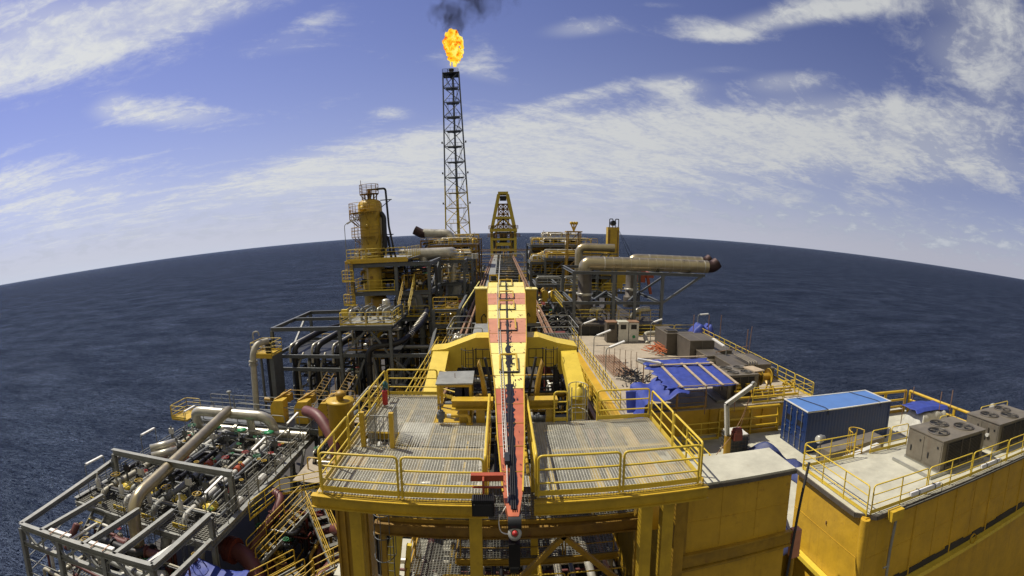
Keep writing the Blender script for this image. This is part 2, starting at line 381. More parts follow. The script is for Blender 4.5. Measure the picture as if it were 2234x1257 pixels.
body = M_('ADD', M_('ADD', M_('MULTIPLY', n_big, .75), M_('MULTIPLY', n_fine, 1.25)), M_('MULTIPLY', n_rip, .42))     # about .65 .. 1.4
dens = M_('ADD', body, M_('MULTIPLY', mask, .84))
cov = M_('MULTIPLY', ramp(dens, 1.34, 2.10), ramp(M_('ADD', M_('MULTIPLY', n_fine, .6), M_('MULTIPLY', n_rip, .4)), .36, .60, .62, 1.12))
veil = M_('MULTIPLY', ramp(M_('ADD', mask, M_('MULTIPLY', n_big, .5)), .42, 1.25), .50)
cov = M_('MAXIMUM', cov, veil)
# low pale haze bank and small cumulus above the horizon
hz = M_('MULTIPLY', M_('EXPONENT', M_('MULTIPLY', M_('MAXIMUM', el, 0), -.11)), ramp(az, -50, 50, 1.05, .62, False))
n_cu = noise(comb(M_('MULTIPLY', az, .22), M_('MULTIPLY', el, .55), 2.5), 1.9, 9, .60, .3)
band = M_('MULTIPLY', ramp(el, .6, 2.2), M_('SUBTRACT', 1, ramp(el, 4.6, 7.5)))
band = M_('MULTIPLY', band, M_('ADD', M_('MULTIPLY', ramp(az, 4, 22), .8), .35))
cu = M_('MULTIPLY', ramp(n_cu, .44, .66), band)
cu_top = M_('MULTIPLY', ramp(n_cu, .52, .72), band)
def mixc(f, a, b):
    n = _n(nt, 'ShaderNodeMix', data_type='RGBA')
    if isinstance(f, (int, float)): n.inputs[0].default_value = f
    else: L(f, n.inputs[0])
    for i, x in ((6, a), (7, b)):
        if isinstance(x, tuple): n.inputs[i].default_value = (*x, 1)
        else: L(x, n.inputs[i])
    return n.outputs[2]
tint = _n(nt, 'ShaderNodeMix', data_type='RGBA', blend_type='MULTIPLY'); tint.inputs[0].default_value = 1; L(sky.outputs[0], tint.inputs[6]); tint.inputs[7].default_value = (.90, .80, 1.20, 1)
K = 1 / .09
c0n = _n(nt, 'ShaderNodeVectorMath', operation='SCALE'); L(tint.outputs[2], c0n.inputs[0]); L(ramp(az, -60, 45, 1.08, .70, False), c0n.inputs['Scale']); c0 = c0n.outputs[0]
c1 = mixc(M_('MULTIPLY', hz, .98), c0, (.62 * K, .66 * K, .78 * K))
c2 = mixc(M_('MULTIPLY', cu, .62), c1, (.40 * K, .45 * K, .55 * K))
c3 = mixc(M_('MULTIPLY', cu_top, .45), c2, (.66 * K, .68 * K, .72 * K))
# brighter cloud towards the sun side
br = ramp(az, -65, 40, 1.0, .74, False)
cc = _n(nt, 'ShaderNodeVectorMath', operation='SCALE'); cc.inputs[0].default_value = (.80 * K, .82 * K, .84 * K); L(br, cc.inputs['Scale'])
c4 = mixc(M_('MULTIPLY', cov, .92), c3, cc.outputs[0])
# warm glow added to the unseen sky behind the viewer, fill for shaded fronts
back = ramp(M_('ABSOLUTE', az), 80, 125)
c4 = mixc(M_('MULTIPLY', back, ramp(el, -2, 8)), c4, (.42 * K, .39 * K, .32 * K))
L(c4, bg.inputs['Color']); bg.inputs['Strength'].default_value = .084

# ---------------------------------------------------------------- sea
def sea_mat():
    m = bpy.data.materials.new('sea_water'); m.use_nodes = True; nt = m.node_tree; b = nt.nodes['Principled BSDF']; L = nt.links.new
    out = nt.nodes['Material Output']; nt.nodes.remove(b)
    di = _n(nt, 'ShaderNodeBsdfDiffuse'); di.inputs[0].default_value = (.002, .0045, .013, 1)
    gl = _n(nt, 'ShaderNodeBsdfGlossy'); gl.inputs['Roughness'].default_value = .055; gl.inputs[0].default_value = (.74, .84, 1, 1)
    fr = _n(nt, 'ShaderNodeFresnel'); fr.inputs[0].default_value = 1.33; mr = _n(nt, 'ShaderNodeMapRange'); mr.inputs[1].default_value = .02; mr.inputs[2].default_value = .50; mr.inputs[3].default_value = .007; mr.inputs[4].default_value = .36
    L(fr.outputs[0], mr.inputs[0]); ms = _n(nt, 'ShaderNodeMixShader'); gp = _n(nt, 'ShaderNodeNewGeometry'); mpp = _n(nt, 'ShaderNodeMapping'); mpp.inputs['Scale'].default_value = (1, 1.5, 1); mpp.inputs['Rotation'].default_value = (0, 0, R(-12)); L(gp.outputs['Position'], mpp.inputs[0])
    wp = _n(nt, 'ShaderNodeTexNoise'); wp.inputs['Scale'].default_value = .03; wp.inputs['Detail'].default_value = 10; wp.inputs['Roughness'].default_value = .86; L(mpp.outputs[0], wp.inputs['Vector'])
    wr = _n(nt, 'ShaderNodeMapRange'); wr.inputs[1].default_value = .35; wr.inputs[2].default_value = .65; wr.inputs[3].default_value = .50; wr.inputs[4].default_value = 1.55; L(wp.outputs['Fac'], wr.inputs[0])
    mm = _n(nt, 'ShaderNodeMath', operation='MULTIPLY'); L(mr.outputs[0], mm.inputs[0]); L(wr.outputs[0], mm.inputs[1]); L(mm.outputs[0], ms.inputs[0]); L(di.outputs[0], ms.inputs[1]); L(gl.outputs[0], ms.inputs[2]); L(ms.outputs[0], out.inputs[0])
    g = _n(nt, 'ShaderNodeNewGeometry'); last = None
    for sc, st, det, rz, hs in ((.035, .9, 3, 20, 10.0), (.16, 1, 4, 35, 4.5), (.7, 1, 6, 50, 2.2)):
        mp = _n(nt, 'ShaderNodeMapping'); mp.inputs['Rotation'].default_value = (0, 0, R(rz)); mp.inputs['Scale'].default_value = (1, 2.2, 1)
        n = _n(nt, 'ShaderNodeTexNoise'); n.inputs['Scale'].default_value = sc; n.inputs['Detail'].default_value = det; n.inputs['Distortion'].default_value = .4
        L(g.outputs['Position'], mp.inputs[0]); L(mp.outputs[0], n.inputs['Vector'])
        bp = _n(nt, 'ShaderNodeBump'); bp.inputs['Strength'].default_value = st; bp.inputs['Distance'].default_value = hs
        L(n.outputs['Fac'], bp.inputs['Height'])
        if last: L(last, bp.inputs['Normal'])
        last = bp.outputs[0]
    L(last, gl.inputs['Normal']); L(last, fr.inputs['Normal'])
    return m
SEA = -38
q = MB(); n = 96; rr = [0, 300, 1500, 8000, 60000]
q.v = [(0, 0, SEA)] + [(r * math.cos(k * 2 * math.pi / n), r * math.sin(k * 2 * math.pi / n), SEA) for r in rr[1:] for k in range(n)]
q.f = [(0, 1 + k, 1 + (k + 1) % n) for k in range(n)] + [(1 + j * n + k, 1 + (j + 1) * n + k, 1 + (j + 1) * n + (k + 1) % n, 1 + j * n + (k + 1) % n) for j in range(len(rr) - 2) for k in range(n)]
q.sm = [False] * len(q.f); q.mi = [0] * len(q.f)
tag(q.build('sea', sea_mat()), kind='structure', label='dark blue rippled open sea out to the horizon')
# ================================================================ hull and decks
q = MB(); q.prism([(-23, -12), (33, -12), (33, 258), (16, 290), (-4, 290), (-23, 258)], -37.9, -20.4)
tag(q.build('hull', 'hull_red'), kind='structure', label='dark red ship hull under the decks')
q = MB(); q.prism([(-23.2, -12.2), (33.2, -12.2), (33.2, 258), (16, 290), (-4, 290), (-23.2, 258)], -20.4, -20)
tag(q.build('main_deck', 'deck_dark'), kind='structure', label='dark oily main deck of the ship')
q = MB(); q.box(-13.6, 6.0, 8, 40, -19.0, -18.8); q.box(-13.0, 6.0, 40, 120, -15.2, -15.0)
tag(q.build('process_deck', 'deck_dark'), kind='structure', label='grimy process deck under the pipework')

YEL = 'yellow'
# ================================================================ left grating platform
ZP = -6.5
t = thing('grating_platform', 'left yellow railed grating platform with a stair opening and step gate', 'platform', (-4.8, 11.2, ZP))
q = MB()
for a in ((-4.8, -.4, 11.2, 14.3), (-3.42, -.4, 14.3, 16.3), (-4.8, -2.42, 15.42, 19.3), (-4.8, -4.52, 14.3, 15.42), (-3.42, -2.42, 14.3, 15.42)): q.grating(*a, ZP, .08, .052, .014, .011)
q.build('grating', 'grating', t)
q = MB()
for y in (11.2, 12.7, 14.25, 15.45, 16.3): q.beam((-4.8, y, ZP - .16), (-.4, y, ZP - .16), .14, .22)
for y in (17.8, 19.3): q.beam((-4.8, y, ZP - .16), (-2.4, y, ZP - .16), .14, .22)
for x in (-4.8, -3.4, -2.4): q.beam((x, 11.25, ZP - .17), (x, 19.3, ZP - .17), .14, .22)
for x in (-1.6, -.45): q.beam((x, 11.25, ZP - .17), (x, 16.3, ZP - .17), .16, .22)
q.build('support_frame', YEL, t)
q = MB(); q.beam((-4.95, 11.12, ZP - .22), (-.36, 11.12, ZP - .22), .2, .34, .03); q.build('edge_beam', YEL, t)
q = MB()
for x in (-3.85, -.70): q.box(x - .16, x + .16, 11.3, 11.6, -20, ZP - .34)
q.box(-3.9, -3.6, 18.9, 19.2, -20, ZP - .34)
q.build('column', YEL, t)
for a, b, n in (((-4.72, 11.22, ZP), (-.42, 11.22, ZP), 2), ((-4.76, 19.2, ZP), (-4.76, 11.3, ZP), 3), ((-4.7, 19.28, ZP), (-2.62, 19.28, ZP), 1)):
    handrail(t, a, b, n=n, r=.033)
handrail(t, (-2.5, 19.2, ZP), (-1.35, 18.2, ZP), n=1, r=.033)
handrail(t, (-.42, 16.2, ZP), (-.42, 11.35, ZP), n=1, r=.04, name='tall_handrail')
# stair opening: gate posts and grey picket gate
q = MB(); q.box(-4.42, -4.28, 14.1, 14.24, ZP, ZP + 1.15); q.box(-3.48, -3.34, 14.1, 14.24, ZP - .05, ZP + 1.15); q.build('gate_post', YEL, t)
q = MB()
for x0, y0, x1, y1 in ((-4.2, 14.2, -4.2, 15.4), (-4.1, 14.25, -3.5, 14.25), (-3.5, 14.25, -3.5, 15.4)):
    q.tube([(x0, y0, ZP + 1), (x1, y1, ZP + 1)], .02, 6, 0); l = math.hypot(x1 - x0, y1 - y0)
    for k in range(int(l / .14) + 1):
        f = k * .14 / l; q.tube([(x0 + (x1 - x0) * f, y0 + (y1 - y0) * f, ZP - .5), (x0 + (x1 - x0) * f, y0 + (y1 - y0) * f, ZP + 1)], .014, 5, 0)
q.build('picket_gate', 'steel_light', t)
ladder(t, (-3.95, 14.6, -12), (-3.95, 14.8, ZP), .5, 'steel', cage=1.5)

# ================================================================ right grating platform
t = thing('grating_platform', 'right yellow railed grating platform standing beside the low white-topped yellow deckhouse', 'platform', (.8, 11.3, ZP))
q = MB(); q.grating(.85, 5.3, 11.3, 16.3, ZP, .08, .052, .014, .011); q.build('grating', 'grating', t)
q = MB()
for y in (11.3, 14.1, 16.3): q.beam((.85, y, ZP - .16), (5.3, y, ZP - .16), .16, .22)
for x in (1.32, 2.6, 3.75, 5.28): q.beam((x, 11.3, ZP - .165), (x, 16.3, ZP - .165), .18, .22)
q.build('support_frame', YEL, t)
q = MB(); q.beam((.78, 11.2, ZP - .22), (5.4, 11.2, ZP - .22), .2, .34, .03); q.build('edge_beam', YEL, t)
q = MB(); q.box(5.28, 5.32, 11.3, 16.3, ZP - .3, ZP + .12); q.build('side_plate', YEL, t)
q = MB()
for x, z in ((3.75, -12), (4.35, -20)): q.box(x - .16, x + .16, 11.3, 11.6, z, ZP - .34)
q.box(1.0, 1.25, 16, 16.3, -20, ZP - .34); q.build('column', YEL, t)
for a, b, n in (((.84, 11.32, ZP), (5.2, 11.32, ZP), 2), ((5.28, 11.4, ZP), (5.28, 16.1, ZP), 2), ((3.35, 16.28, ZP), (5.25, 16.28, ZP), 1), ((1.82, 16.28, ZP), (2.28, 16.28, ZP), 1)):
    handrail(t, a, b, n=n, r=.033)
handrail(t, (.84, 16.2, ZP), (.84, 11.4, ZP), n=1, r=.04, name='tall_handrail')
ladder(t, (2.75, 16.75, -11), (2.75, 16.75, ZP + 1.1), .5, 'galv', cage=2.6, out=(0, 1, 0))

# ================================================================ lower walkways under the platforms
def walkway(label, x0, x1, y0, y1, z, rails, loc=None, m='yellow_dull', g='grating_dark', px=.12, cat='walkway', posts=()):
    t = thing('grating_walkway', label, cat, (x0, y0, z))
    q = MB(); q.grating(x0, x1, y0, y1, z, px, px * .8, .024, .03); q.build('grating', g, t)
    q = MB()
    for y in (y0, y1): q.beam((x0, y, z - .16), (x1, y, z - .16), .14, .24)
    for x in (x0, x1): q.beam((x, y0, z - .16), (x, y1, z - .16), .14, .24)
    q.build('edge_beam', m, t)
    for a, b, n in rails: handrail(t, (*a, z), (*b, z), n=n, toe=None, m=m, r=.028, seg=6)
    if posts:
        q = MB()
        for x, y, zb in posts: q.box(x - .1, x + .1, y - .1, y + .1, zb, z - .28)
        q.build('post', m, t)
    return t
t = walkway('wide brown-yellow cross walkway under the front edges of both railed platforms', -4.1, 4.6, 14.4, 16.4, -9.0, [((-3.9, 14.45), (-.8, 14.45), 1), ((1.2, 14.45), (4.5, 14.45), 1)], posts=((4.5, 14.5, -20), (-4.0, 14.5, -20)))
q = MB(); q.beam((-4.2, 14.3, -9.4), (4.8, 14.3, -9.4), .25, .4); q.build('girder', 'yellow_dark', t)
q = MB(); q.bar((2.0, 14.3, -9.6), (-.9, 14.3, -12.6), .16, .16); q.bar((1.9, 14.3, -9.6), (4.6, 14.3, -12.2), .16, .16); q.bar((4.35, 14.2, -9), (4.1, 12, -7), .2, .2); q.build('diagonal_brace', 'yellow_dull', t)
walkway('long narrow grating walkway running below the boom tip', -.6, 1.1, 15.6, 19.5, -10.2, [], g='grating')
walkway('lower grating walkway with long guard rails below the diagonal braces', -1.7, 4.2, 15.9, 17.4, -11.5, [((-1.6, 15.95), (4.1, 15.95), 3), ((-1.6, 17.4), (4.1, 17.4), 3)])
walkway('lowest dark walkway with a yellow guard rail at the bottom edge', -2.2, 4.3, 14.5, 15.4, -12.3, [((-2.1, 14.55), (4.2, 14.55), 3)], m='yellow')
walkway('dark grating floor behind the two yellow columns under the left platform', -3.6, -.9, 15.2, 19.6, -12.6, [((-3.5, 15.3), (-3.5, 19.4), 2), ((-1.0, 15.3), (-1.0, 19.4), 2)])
t = tag(MB().tube([V((3.0 + .42 * math.cos(a) * (1 + .02 * (a % 1)), 15.1 + .30 * math.sin(a), -8.94 + a * .004)) for a in [k * .35 for k in range(150)]], .02, 6, 0).build('coiled_hose', 'yellow'), 'coiled yellow hose lying on the cross walkway under the right platform', 'hose')

# ================================================================ boom
def bz(y): return -5.8 + .095 * (y - 9.3)
def bx(y): return .22 + .0062 * (y - 9.3)
BP = [(34.6, 1.22), (31.0, 1.20), (28.6, 1.10), (25.2, .99), (21.0, .80), (16.2, .50), (12.7, .37), (10.2, .225), (9.35, .11)]
def hwid(y):
    for (a, wa), (b, wb) in zip(BP[:-1], BP[1:]):
        if b <= y <= a: return wb + (wa - wb) * (y - b) / (a - b)
    return BP[0][1] if y > BP[0][0] else BP[-1][1]
t = thing('crane_boom', 'tapering box crane boom striped pale yellow and faded orange lying towards the viewer', 'crane boom', (bx(20), 20, bz(20)))
def boom_seg(y0, y1, m, name='boom_section'):
    q = MB(); ys = [y0] + [b[0] for b in BP if y1 < b[0] < y0] + [y1]
    for a, b in zip(ys[:-1], ys[1:]):
        vs = []
        for y in (a, b):
            h = .25 + hwid(y) * .75
            for sx, dz in ((-1, 0), (1, 0), (.8, -h), (-.8, -h)): vs.append((bx(y) + sx * hwid(y), y, bz(y) + dz))
        q._add(vs, [(0, 1, 5, 4), (1, 2, 6, 5), (2, 3, 7, 6), (3, 0, 4, 7), (3, 2, 1, 0), (4, 5, 6, 7)])
    return q.build(name, m, t)
for a, b, m in ((34.6, 31.05, 'yellow_pale'), (31.0, 28.05, 'orange_faded'), (28.0, 25.05, 'yellow_pale'), (25.0, 21.05, 'orange_faded'), (21.0, 16.05, 'yellow_pale'), (16.0, 9.35, 'orange_deep')): boom_seg(a, b, m)
q = MB()
for sx in (-1, 1):
    for (a, wa), (b, wb) in zip(BP[:-2], BP[1:-1]): q.bar((bx(a) + sx * wa, a, bz(a) + .012), (bx(b) + sx * wb, b, bz(b) + .012), .035, .03)
q.build('edge_flange', 'yellow', t)
# greasy channel down the middle with its ropes
random.seed(5); q = MB()
def blot(y0, y1, w0, z=.006):
    ys = []; y = y0
    while y > y1: ys.append(y); y -= .10 + random.random() * .12
    Ls, Rs = [], []
    for y in ys:
        j = w0 * (.5 + random.random() * .8); Ls.append((bx(y) - .02 - j, y, bz(y) + z)); Rs.append((bx(y) + .04 + w0 * (.4 + random.random() * .9), y, bz(y) + z))
    for i in range(len(ys) - 1): q.quad(Ls[i], Rs[i], Rs[i + 1], Ls[i + 1])
blot(20.6, 18.0, .09); blot(16.4, 13.2, .10); blot(13.2, 9.5, .07); blot(24.4, 22.2, .05)
q.build('grease_streak', 'grease', t)
q = MB()
for k in range(170):
    y = random.uniform(14.5, 24.5) if k < 120 else random.uniform(26, 34); x = bx(y) + random.gauss(.12, .08); l = random.uniform(.05, .3); ww = random.uniform(.008, .03)
    q.quad((x - ww, y + l, bz(y + l) + .006), (x + ww, y + l, bz(y + l) + .006), (x + ww, y, bz(y) + .006), (x - ww, y, bz(y) + .006))
q.build('grease_smear', 'grease', t)
q = MB()
for dx in (-.03, .03, .0): q.tube([(bx(34) + dx, 34.4, bz(34.4) + .10), (bx(24) + dx, 24, bz(24) + .03), (bx(16) + dx * 1.4, 16, bz(16) + .03), (bx(10) + dx * 1.5, 9.5, bz(9.5) + .06)], .014, 5, 0)
q.build('hoist_rope', 'black', t)
q = MB(); q.bar((bx(9.6) + .02, 9.55, bz(9.6) + .008), (bx(13.4) + .03, 13.4, bz(13.4) + .008), .10, .03); q.build('rope_channel', 'rubber', t)
q = MB()
for y in (33, 29.5, 26.6, 22.4, 19.6, 17.2, 14.8, 13.5, 12.2, 11): q.box(bx(y) - hwid(y) * .97, bx(y) + hwid(y) * .97, y - .012, y + .012, bz(y) - .02, bz(y) + .012)
q.build('weld_seam', 'yellow_dull', t)
random.seed(44); q = MB()
for k in range(60):
    y = random.uniform(9.8, 33); s = random.choice((-1, 1)); x = bx(y) + s * hwid(y) * random.uniform(.5, .97); w_ = random.uniform(.01, .05); l = random.uniform(.02, .12)
    q.quad((x - w_, y + l, bz(y + l) + .005), (x + w_ * .7, y + l * .6, bz(y + l * .6) + .005), (x + w_, y - l, bz(y - l) + .005), (x - w_ * .6, y - l * .4, bz(y - l * .4) + .005))
q.build('paint_chips', 'hull_red', t)
# white cable ladder left of centre
q = MB()
def clx(y): return bx(y) - hwid(y) * .42 - .02
ys = [34.2 - .22 * k for k in range(int((34.2 - 11.2) / .22))]
for a, b in zip(ys[:-1], ys[1:]):
    for s in (-.05, .05): q.bar((clx(a) + s, a, bz(a) + .05), (clx(b) + s, b, bz(b) + .05), .016, .03)
    q.bar((clx(a) - .05, a, bz(a) + .05), (clx(a) + .05, a, bz(a) + .05), .02, .02)
q.build('cable_ladder', 'white_paint', t)
q = MB(); q.tube([(clx(14) + .0, 14.2, bz(14) + .07), (clx(11.5) + .02, 11.4, bz(11.4) + .07), (bx(10) - .12, 10.3, bz(10.3) + .05), (bx(9.6) - .1, 9.8, bz(9.8)), (bx(9.5) - .33, 9.55, bz(9.5) - .2), (bx(9.5) - .28, 9.4, bz(9.4) - .42), (bx(9.4) - .08, 9.3, bz(9.3) - .38)], .013, 6, .15); q.build('lamp_cable', 'white_paint', t)
q = MB(); q.box(clx(11.5) - .03, clx(11.5) + .09, 11.2, 11.7, bz(11.5) + .02, bz(11.5) + .14); q.build('junction_box', 'steel_dark', t)
# stop frames with rubber pads
for y, s in ((34.0, .42), (30.2, .42), (27.6, .42), (23.6, .40), (18.3, .32)):
    q = MB(); zz = bz(y); q.tube([(bx(y) - s, y - .8, zz + .03), (bx(y) - s, y + .75, zz + .22), (bx(y) + s, y + .75, zz + .22), (bx(y) + s, y - .8, zz + .03)], .04, 6, .04)
    o = q.build('stop_frame', 'yellow', t)
    q = MB(); q.box(bx(y) - s - .04, bx(y) + s + .04, y - .90, y - .78, bz(y - .8) + .005, bz(y - .8) + .05); q.build('rubber_pad', 'rubber', o)
# tip: warning lamp, ropes
q = MB(); c = V((bx(9.2) + .02, 9.22, bz(9.2) - .30)); d = V((0, -.82, .57))
q.lathe(c - d * .05, [(0, .05), (.0, .135), (.05, .145), (.07, .125), (.08, .08)], d, 18); o = q.build('lamp_ring', 'galv', t)
q = MB(); q.lathe(c + d * .015, [(.05, .06), (.08, .055), (.10, .03), (.11, .0)], d, 14); q.build('red_lens', 'red', o)
q = MB(); q.cyl((bx(9.3) - .12, 9.38, bz(9.3) - .15), (bx(9.3) + .16, 9.38, bz(9.3) - .15), .15, n=16); q.build('sheave', 'steel_dark', t)
t = thing('hoist_block', 'black hook block and ropes hanging straight down from the boom tip', 'hook block', (bx(9.3), 9.3, -7))
q = MB()
for dx in (-.04, .0, .05): q.tube([(bx(9.3) + dx, 9.32, bz(9.3) - .3), (bx(9.3) + dx * .6, 9.32, -12.5)], .012, 5, 0)
q.build('rope', 'black', t); q = MB(); q.box(bx(9.3) - .11, bx(9.3) + .13, 9.2, 9.44, -6.9, -6.35); q.cyl((bx(9.3) - .08, 9.32, -6.95), (bx(9.3) + .1, 9.32, -6.95), .14, n=14); q.build('block', 'grease', t)
t = thing('floodlight', 'big black rectangular floodlight hanging left of the boom tip under a red-brown bracket', 'floodlight', (-.42, 9.6, -5.6))
q = MB(); q.box(-.66, -.18, 9.55, 9.8, -5.92, -5.55); q.box(-.62, -.22, 9.48, 9.55, -5.88, -5.62); q.build('housing', 'black', t)
q = MB()
for k in range(11): q.box(-.63 + k * .042, -.62 + k * .042, 9.47, 9.8, -5.55, -5.50)
q.build('cooling_fin', 'rubber', t)
q = MB(); q.box(-.70, .02, 9.95, 10.1, -5.32, -5.18); q.box(-.66, .02, 9.9, 9.96, -5.46, -5.43); q.box(-.44, -.40, 9.75, 9.98, -5.6, -5.2); q.build('bracket', 'orange_red', t)

# ================================================================ boom rest between the platforms
t = thing('boom_rest', 'brown curved horns and yellow cradle beams that hold the boom between the platforms', 'boom rest', (.25, 17, -6.5))
for s, cx in ((-1, -.62), (1, 1.28)):
    q = MB(); pr = [(0, 0), (.34, 0), (.38, .55), (.56, 1.2), (.80, 1.75), (.66, 1.85), (.30, 1.25), (.02, .55)]
    q.extrude([(cx + s * (.1 + (a - .3) * -.0) + s * (a * .42 - .2), 17.0, -6.35 + b) for a, b in pr], (0, .5, 0)); q.build('horn', 'yellow_dull', t)
    q = MB(); q.tube([(cx + s * (a * .42 - .24) - s * .05, 17.25, -6.35 + b) for a, b in ((0, 0), (.0, .5), (.25, 1.2), (.62, 1.95))], .05, 6, .1); q.build('rubber_fender', 'rubber', t)
q = MB()
for a, b in ((-1.75, -.30), (.95, 1.95)):
    q.beam((a, 16.5, -5.85), (b, 16.5, -5.85), .45, .34, .04)
q.box(-1.5, -1.2, 16.4, 16.65, -6.8, -6.02); q.box(-.9, -.6, 16.4, 16.65, -6.8, -6.02); q.box(1.55, 1.8, 16.4, 16.65, -6.8, -6.02)
q.build('cradle_beam', YEL, t)

# ================================================================ travelling gantry (portal, side boxes, walkway)
t = thing('gantry_portal', 'bright yellow portal frame of the gantry crane with sloping legs either side of the boom', 'gantry', (.5, 24, -8))
def plate_beam(q, pts, w, h):
    for a, b in zip(pts[:-1], pts[1:]): q.bar(a, b, w, h)
# cross girder: outline in the X-Z plane pushed back in Y
out = [(-3.45, -5.62), (-2.75, -5.55), (-1.25, -5.0), (1.85, -5.0), (2.75, -5.3), (3.75, -5.5), (3.75, -6.9), (2.9, -6.9), (2.75, -6.35), (2.55, -6.5), (-2.15, -6.5), (-2.3, -6.9), (-3.45, -6.9)]
q = MB(); q.extrude([(x, 23.6, z) for x, z in out], (0, 1.3, 0)); q.build('cross_girder', 'lemon', t)
for s, (xa, xb) in ((-1, (-2.95, -3.05)), (1, (3.3, 3.35))):
    q = MB(); q.bar((xa, 24.2, -5.7), (xb, 20.2, -7.15), .78, .5); q.bar((xb, 20.4, -7.0), (xb, 20.4, -8.2), .6, .5); q.build('leg', 'lemon', t)
q = MB(); q.lathe((3.34, 20.0, -6.95), [(0, .32), (.35, .32), (.5, .12), (.56, .12)], n=4); q.sphere((3.34, 20.0, -6.32), .09); q.build('end_cap', 'lemon', t)
for x in (-1.55, 2.35):
    ladder(t, (x, 23.2, -7.6), (x, 23.2, -5.4), .36, 'steel_dark', cage=.5)
    q = MB()
    for dz in (0, -.45, -.9): q.tube([(x - 1.0 if x > 0 else x + .3, 23.45, -5.55 + dz), (x + (-.3 if x > 0 else 1.0), 23.45, -5.55 + dz)], .02, 6, 0)
    for dx in (.3, .65, 1.0): xx = x + (-dx if x > 0 else dx); q.tube([(xx, 23.45, -6.45), (xx, 23.45, -5.55)], .018, 5, 0)
    q.build('grab_rail', 'steel_dark', t)
t2 = thing('machinery_box', 'tall yellow machinery box left of the top end of the boom', 'machinery box', (-1.3, 33, -6))
q = MB(); q.box(-1.68, -.92, 32.6, 33.6, -5.95, -3.65); q.build('box', 'yellow', t2); q = MB(); q.box(-1.74, -.88, 32.54, 33.66, -3.65, -3.58); q.tube([(-1.4, 33, -3.58), (-1.4, 33, -3.48), (-1.1, 33, -3.48), (-1.1, 33, -3.58)], .02, 5, 0); q.build('lid', 'yellow_pale', t2)
q = MB(); q.tube([(-1.25, 32.55, -5.9), (-1.3, 32.45, -5.5), (-1.1, 32.45, -5.25), (-1.0, 32.5, -5.5)], .03, 6, .1); q.build('conduit', 'black', t2)
t2 = thing('machinery_box', 'tall yellow machinery box right of the top end of the boom', 'machinery box', (1.95, 33, -6))
q = MB(); q.box(1.62, 2.38, 32.6, 33.6, -5.95, -3.72); q.build('box', 'yellow', t2); q = MB(); q.box(1.56, 2.44, 32.54, 33.66, -3.72, -3.65); q.cyl((2.0, 33, -3.65), (2.0, 33, -3.58), .1); q.build('lid', 'yellow_pale', t2)
q = MB(); q.tube([(1.75, 32.55, -5.9), (1.7, 32.45, -5.5), (1.85, 32.45, -5.2), (1.95, 32.5, -5.5)], .03, 6, .1); q.build('conduit', 'black', t2)
t2 = thing('crane_service_deck', 'grey railed service deck behind the portal with silver-wrapped bundle space', 'platform', (.5, 26, -6.1))
q = MB(); q.grating(-2.9, 4.2, 26, 30, -6.1, .16, .14, .03); q.build('grating', 'grating_dark', t2)
q = MB()
for y in (26, 30): q.beam((-2.9, y, -6.25), (4.2, y, -6.25), .14, .24)
q.build('edge_beam', 'steel', t2)
for a, b in (((-2.9, 26.1), (-1.0, 26.1)), ((1.6, 26.1), (4.2, 26.1)), ((-2.9, 26.1), (-2.9, 30)), ((4.2, 26.1), (4.2, 30)), ((-2.9, 30), (-1.8, 30)), ((2.6, 30), (4.2, 30))):
    handrail(t2, (*a, -6.1), (*b, -6.1), n=1, toe=None, m='galv', r=.022, seg=6)
q = MB()
random.seed(9)
for k in range(26): q.sphere((-2.2 + random.uniform(-.3, .35), 26.6 + random.uniform(-.2, .2), -5.9 + random.uniform(0, .5)), random.uniform(.07, .16), 6)
tag(q.build('foil_bundle', 'clad'), 'crumpled silver foil bundle on the grey deck left of the boom', 'bundle')
t2 = thing('winch_stand', 'small yellow winch frame on top behind the boom root', 'winch', (.1, 35.2, -3.3))
q = MB()
for x in (-.75, -.2, 1.35): q.bar((x, 35.2, -4.5), (x, 35.2, -2.95), .1, .1)
q.bar((-.75, 35.2, -2.95), (-.2, 35.2, -2.95), .1, .1); q.bar((-.75, 35.2, -3.4), (-.2, 35.2, -3.4), .1, .1); q.build('frame', 'yellow', t2)
q = MB(); q.cyl((-.65, 35.3, -3.15), (-.3, 35.3, -3.15), .2, n=14); q.build('drum', 'steel_dark', t2)
q = MB(); q.box(-1.7, 2.4, 34.8, 36.5, -5.6, -4.9); q.build('end_girder', 'yellow_dull', t2)

# crane runway into the distance
t = thing('crane_runway', 'long straight crane runway with two brown rails and cross girders leading to the far tower', 'runway', (.5, 30, -8.2))
def rwx(y): return .35 + .004 * (y - 20)
q = MB()
for s in (-1, 1):
    for dx in (0, .45): q.beam((rwx(20) + s * (3.3 + dx), 18, -8.15 ), (rwx(190) + s * (3.3 + dx), 186, -8.15), .16, .35)
q.build('rail', 'pole_rust', t)
q = MB()
for k in range(24):
    y = 39 + 6.2 * k; q.beam((rwx(y) - 3.2, y, -8.35), (rwx(y) + 3.2, y, -8.35), .3, .3)
q.build('cross_girder', 'steel_light', t)
q = MB(); q.box(rwx(100) - 3.0, rwx(100) - 1.6, 37, 186, -8.15, -8.08); q.build('walkway_plate', 'steel_light', t)
q = MB(); q.tube([(rwx(37) - .9, 37, -8.05), (rwx(180) - .9, 184, -8.05)], .08, 6, 0); q.build('pipe', 'white_paint', t)
q = MB()
for y in range(20, 186, 12):
    for s in (-1, 1): q.box(rwx(y) + s * 3.3 - .2, rwx(y) + s * 3.3 + .2, y - .2, y + .2, -20, -8.35)
q.build('support_leg', 'steel_dark', t)

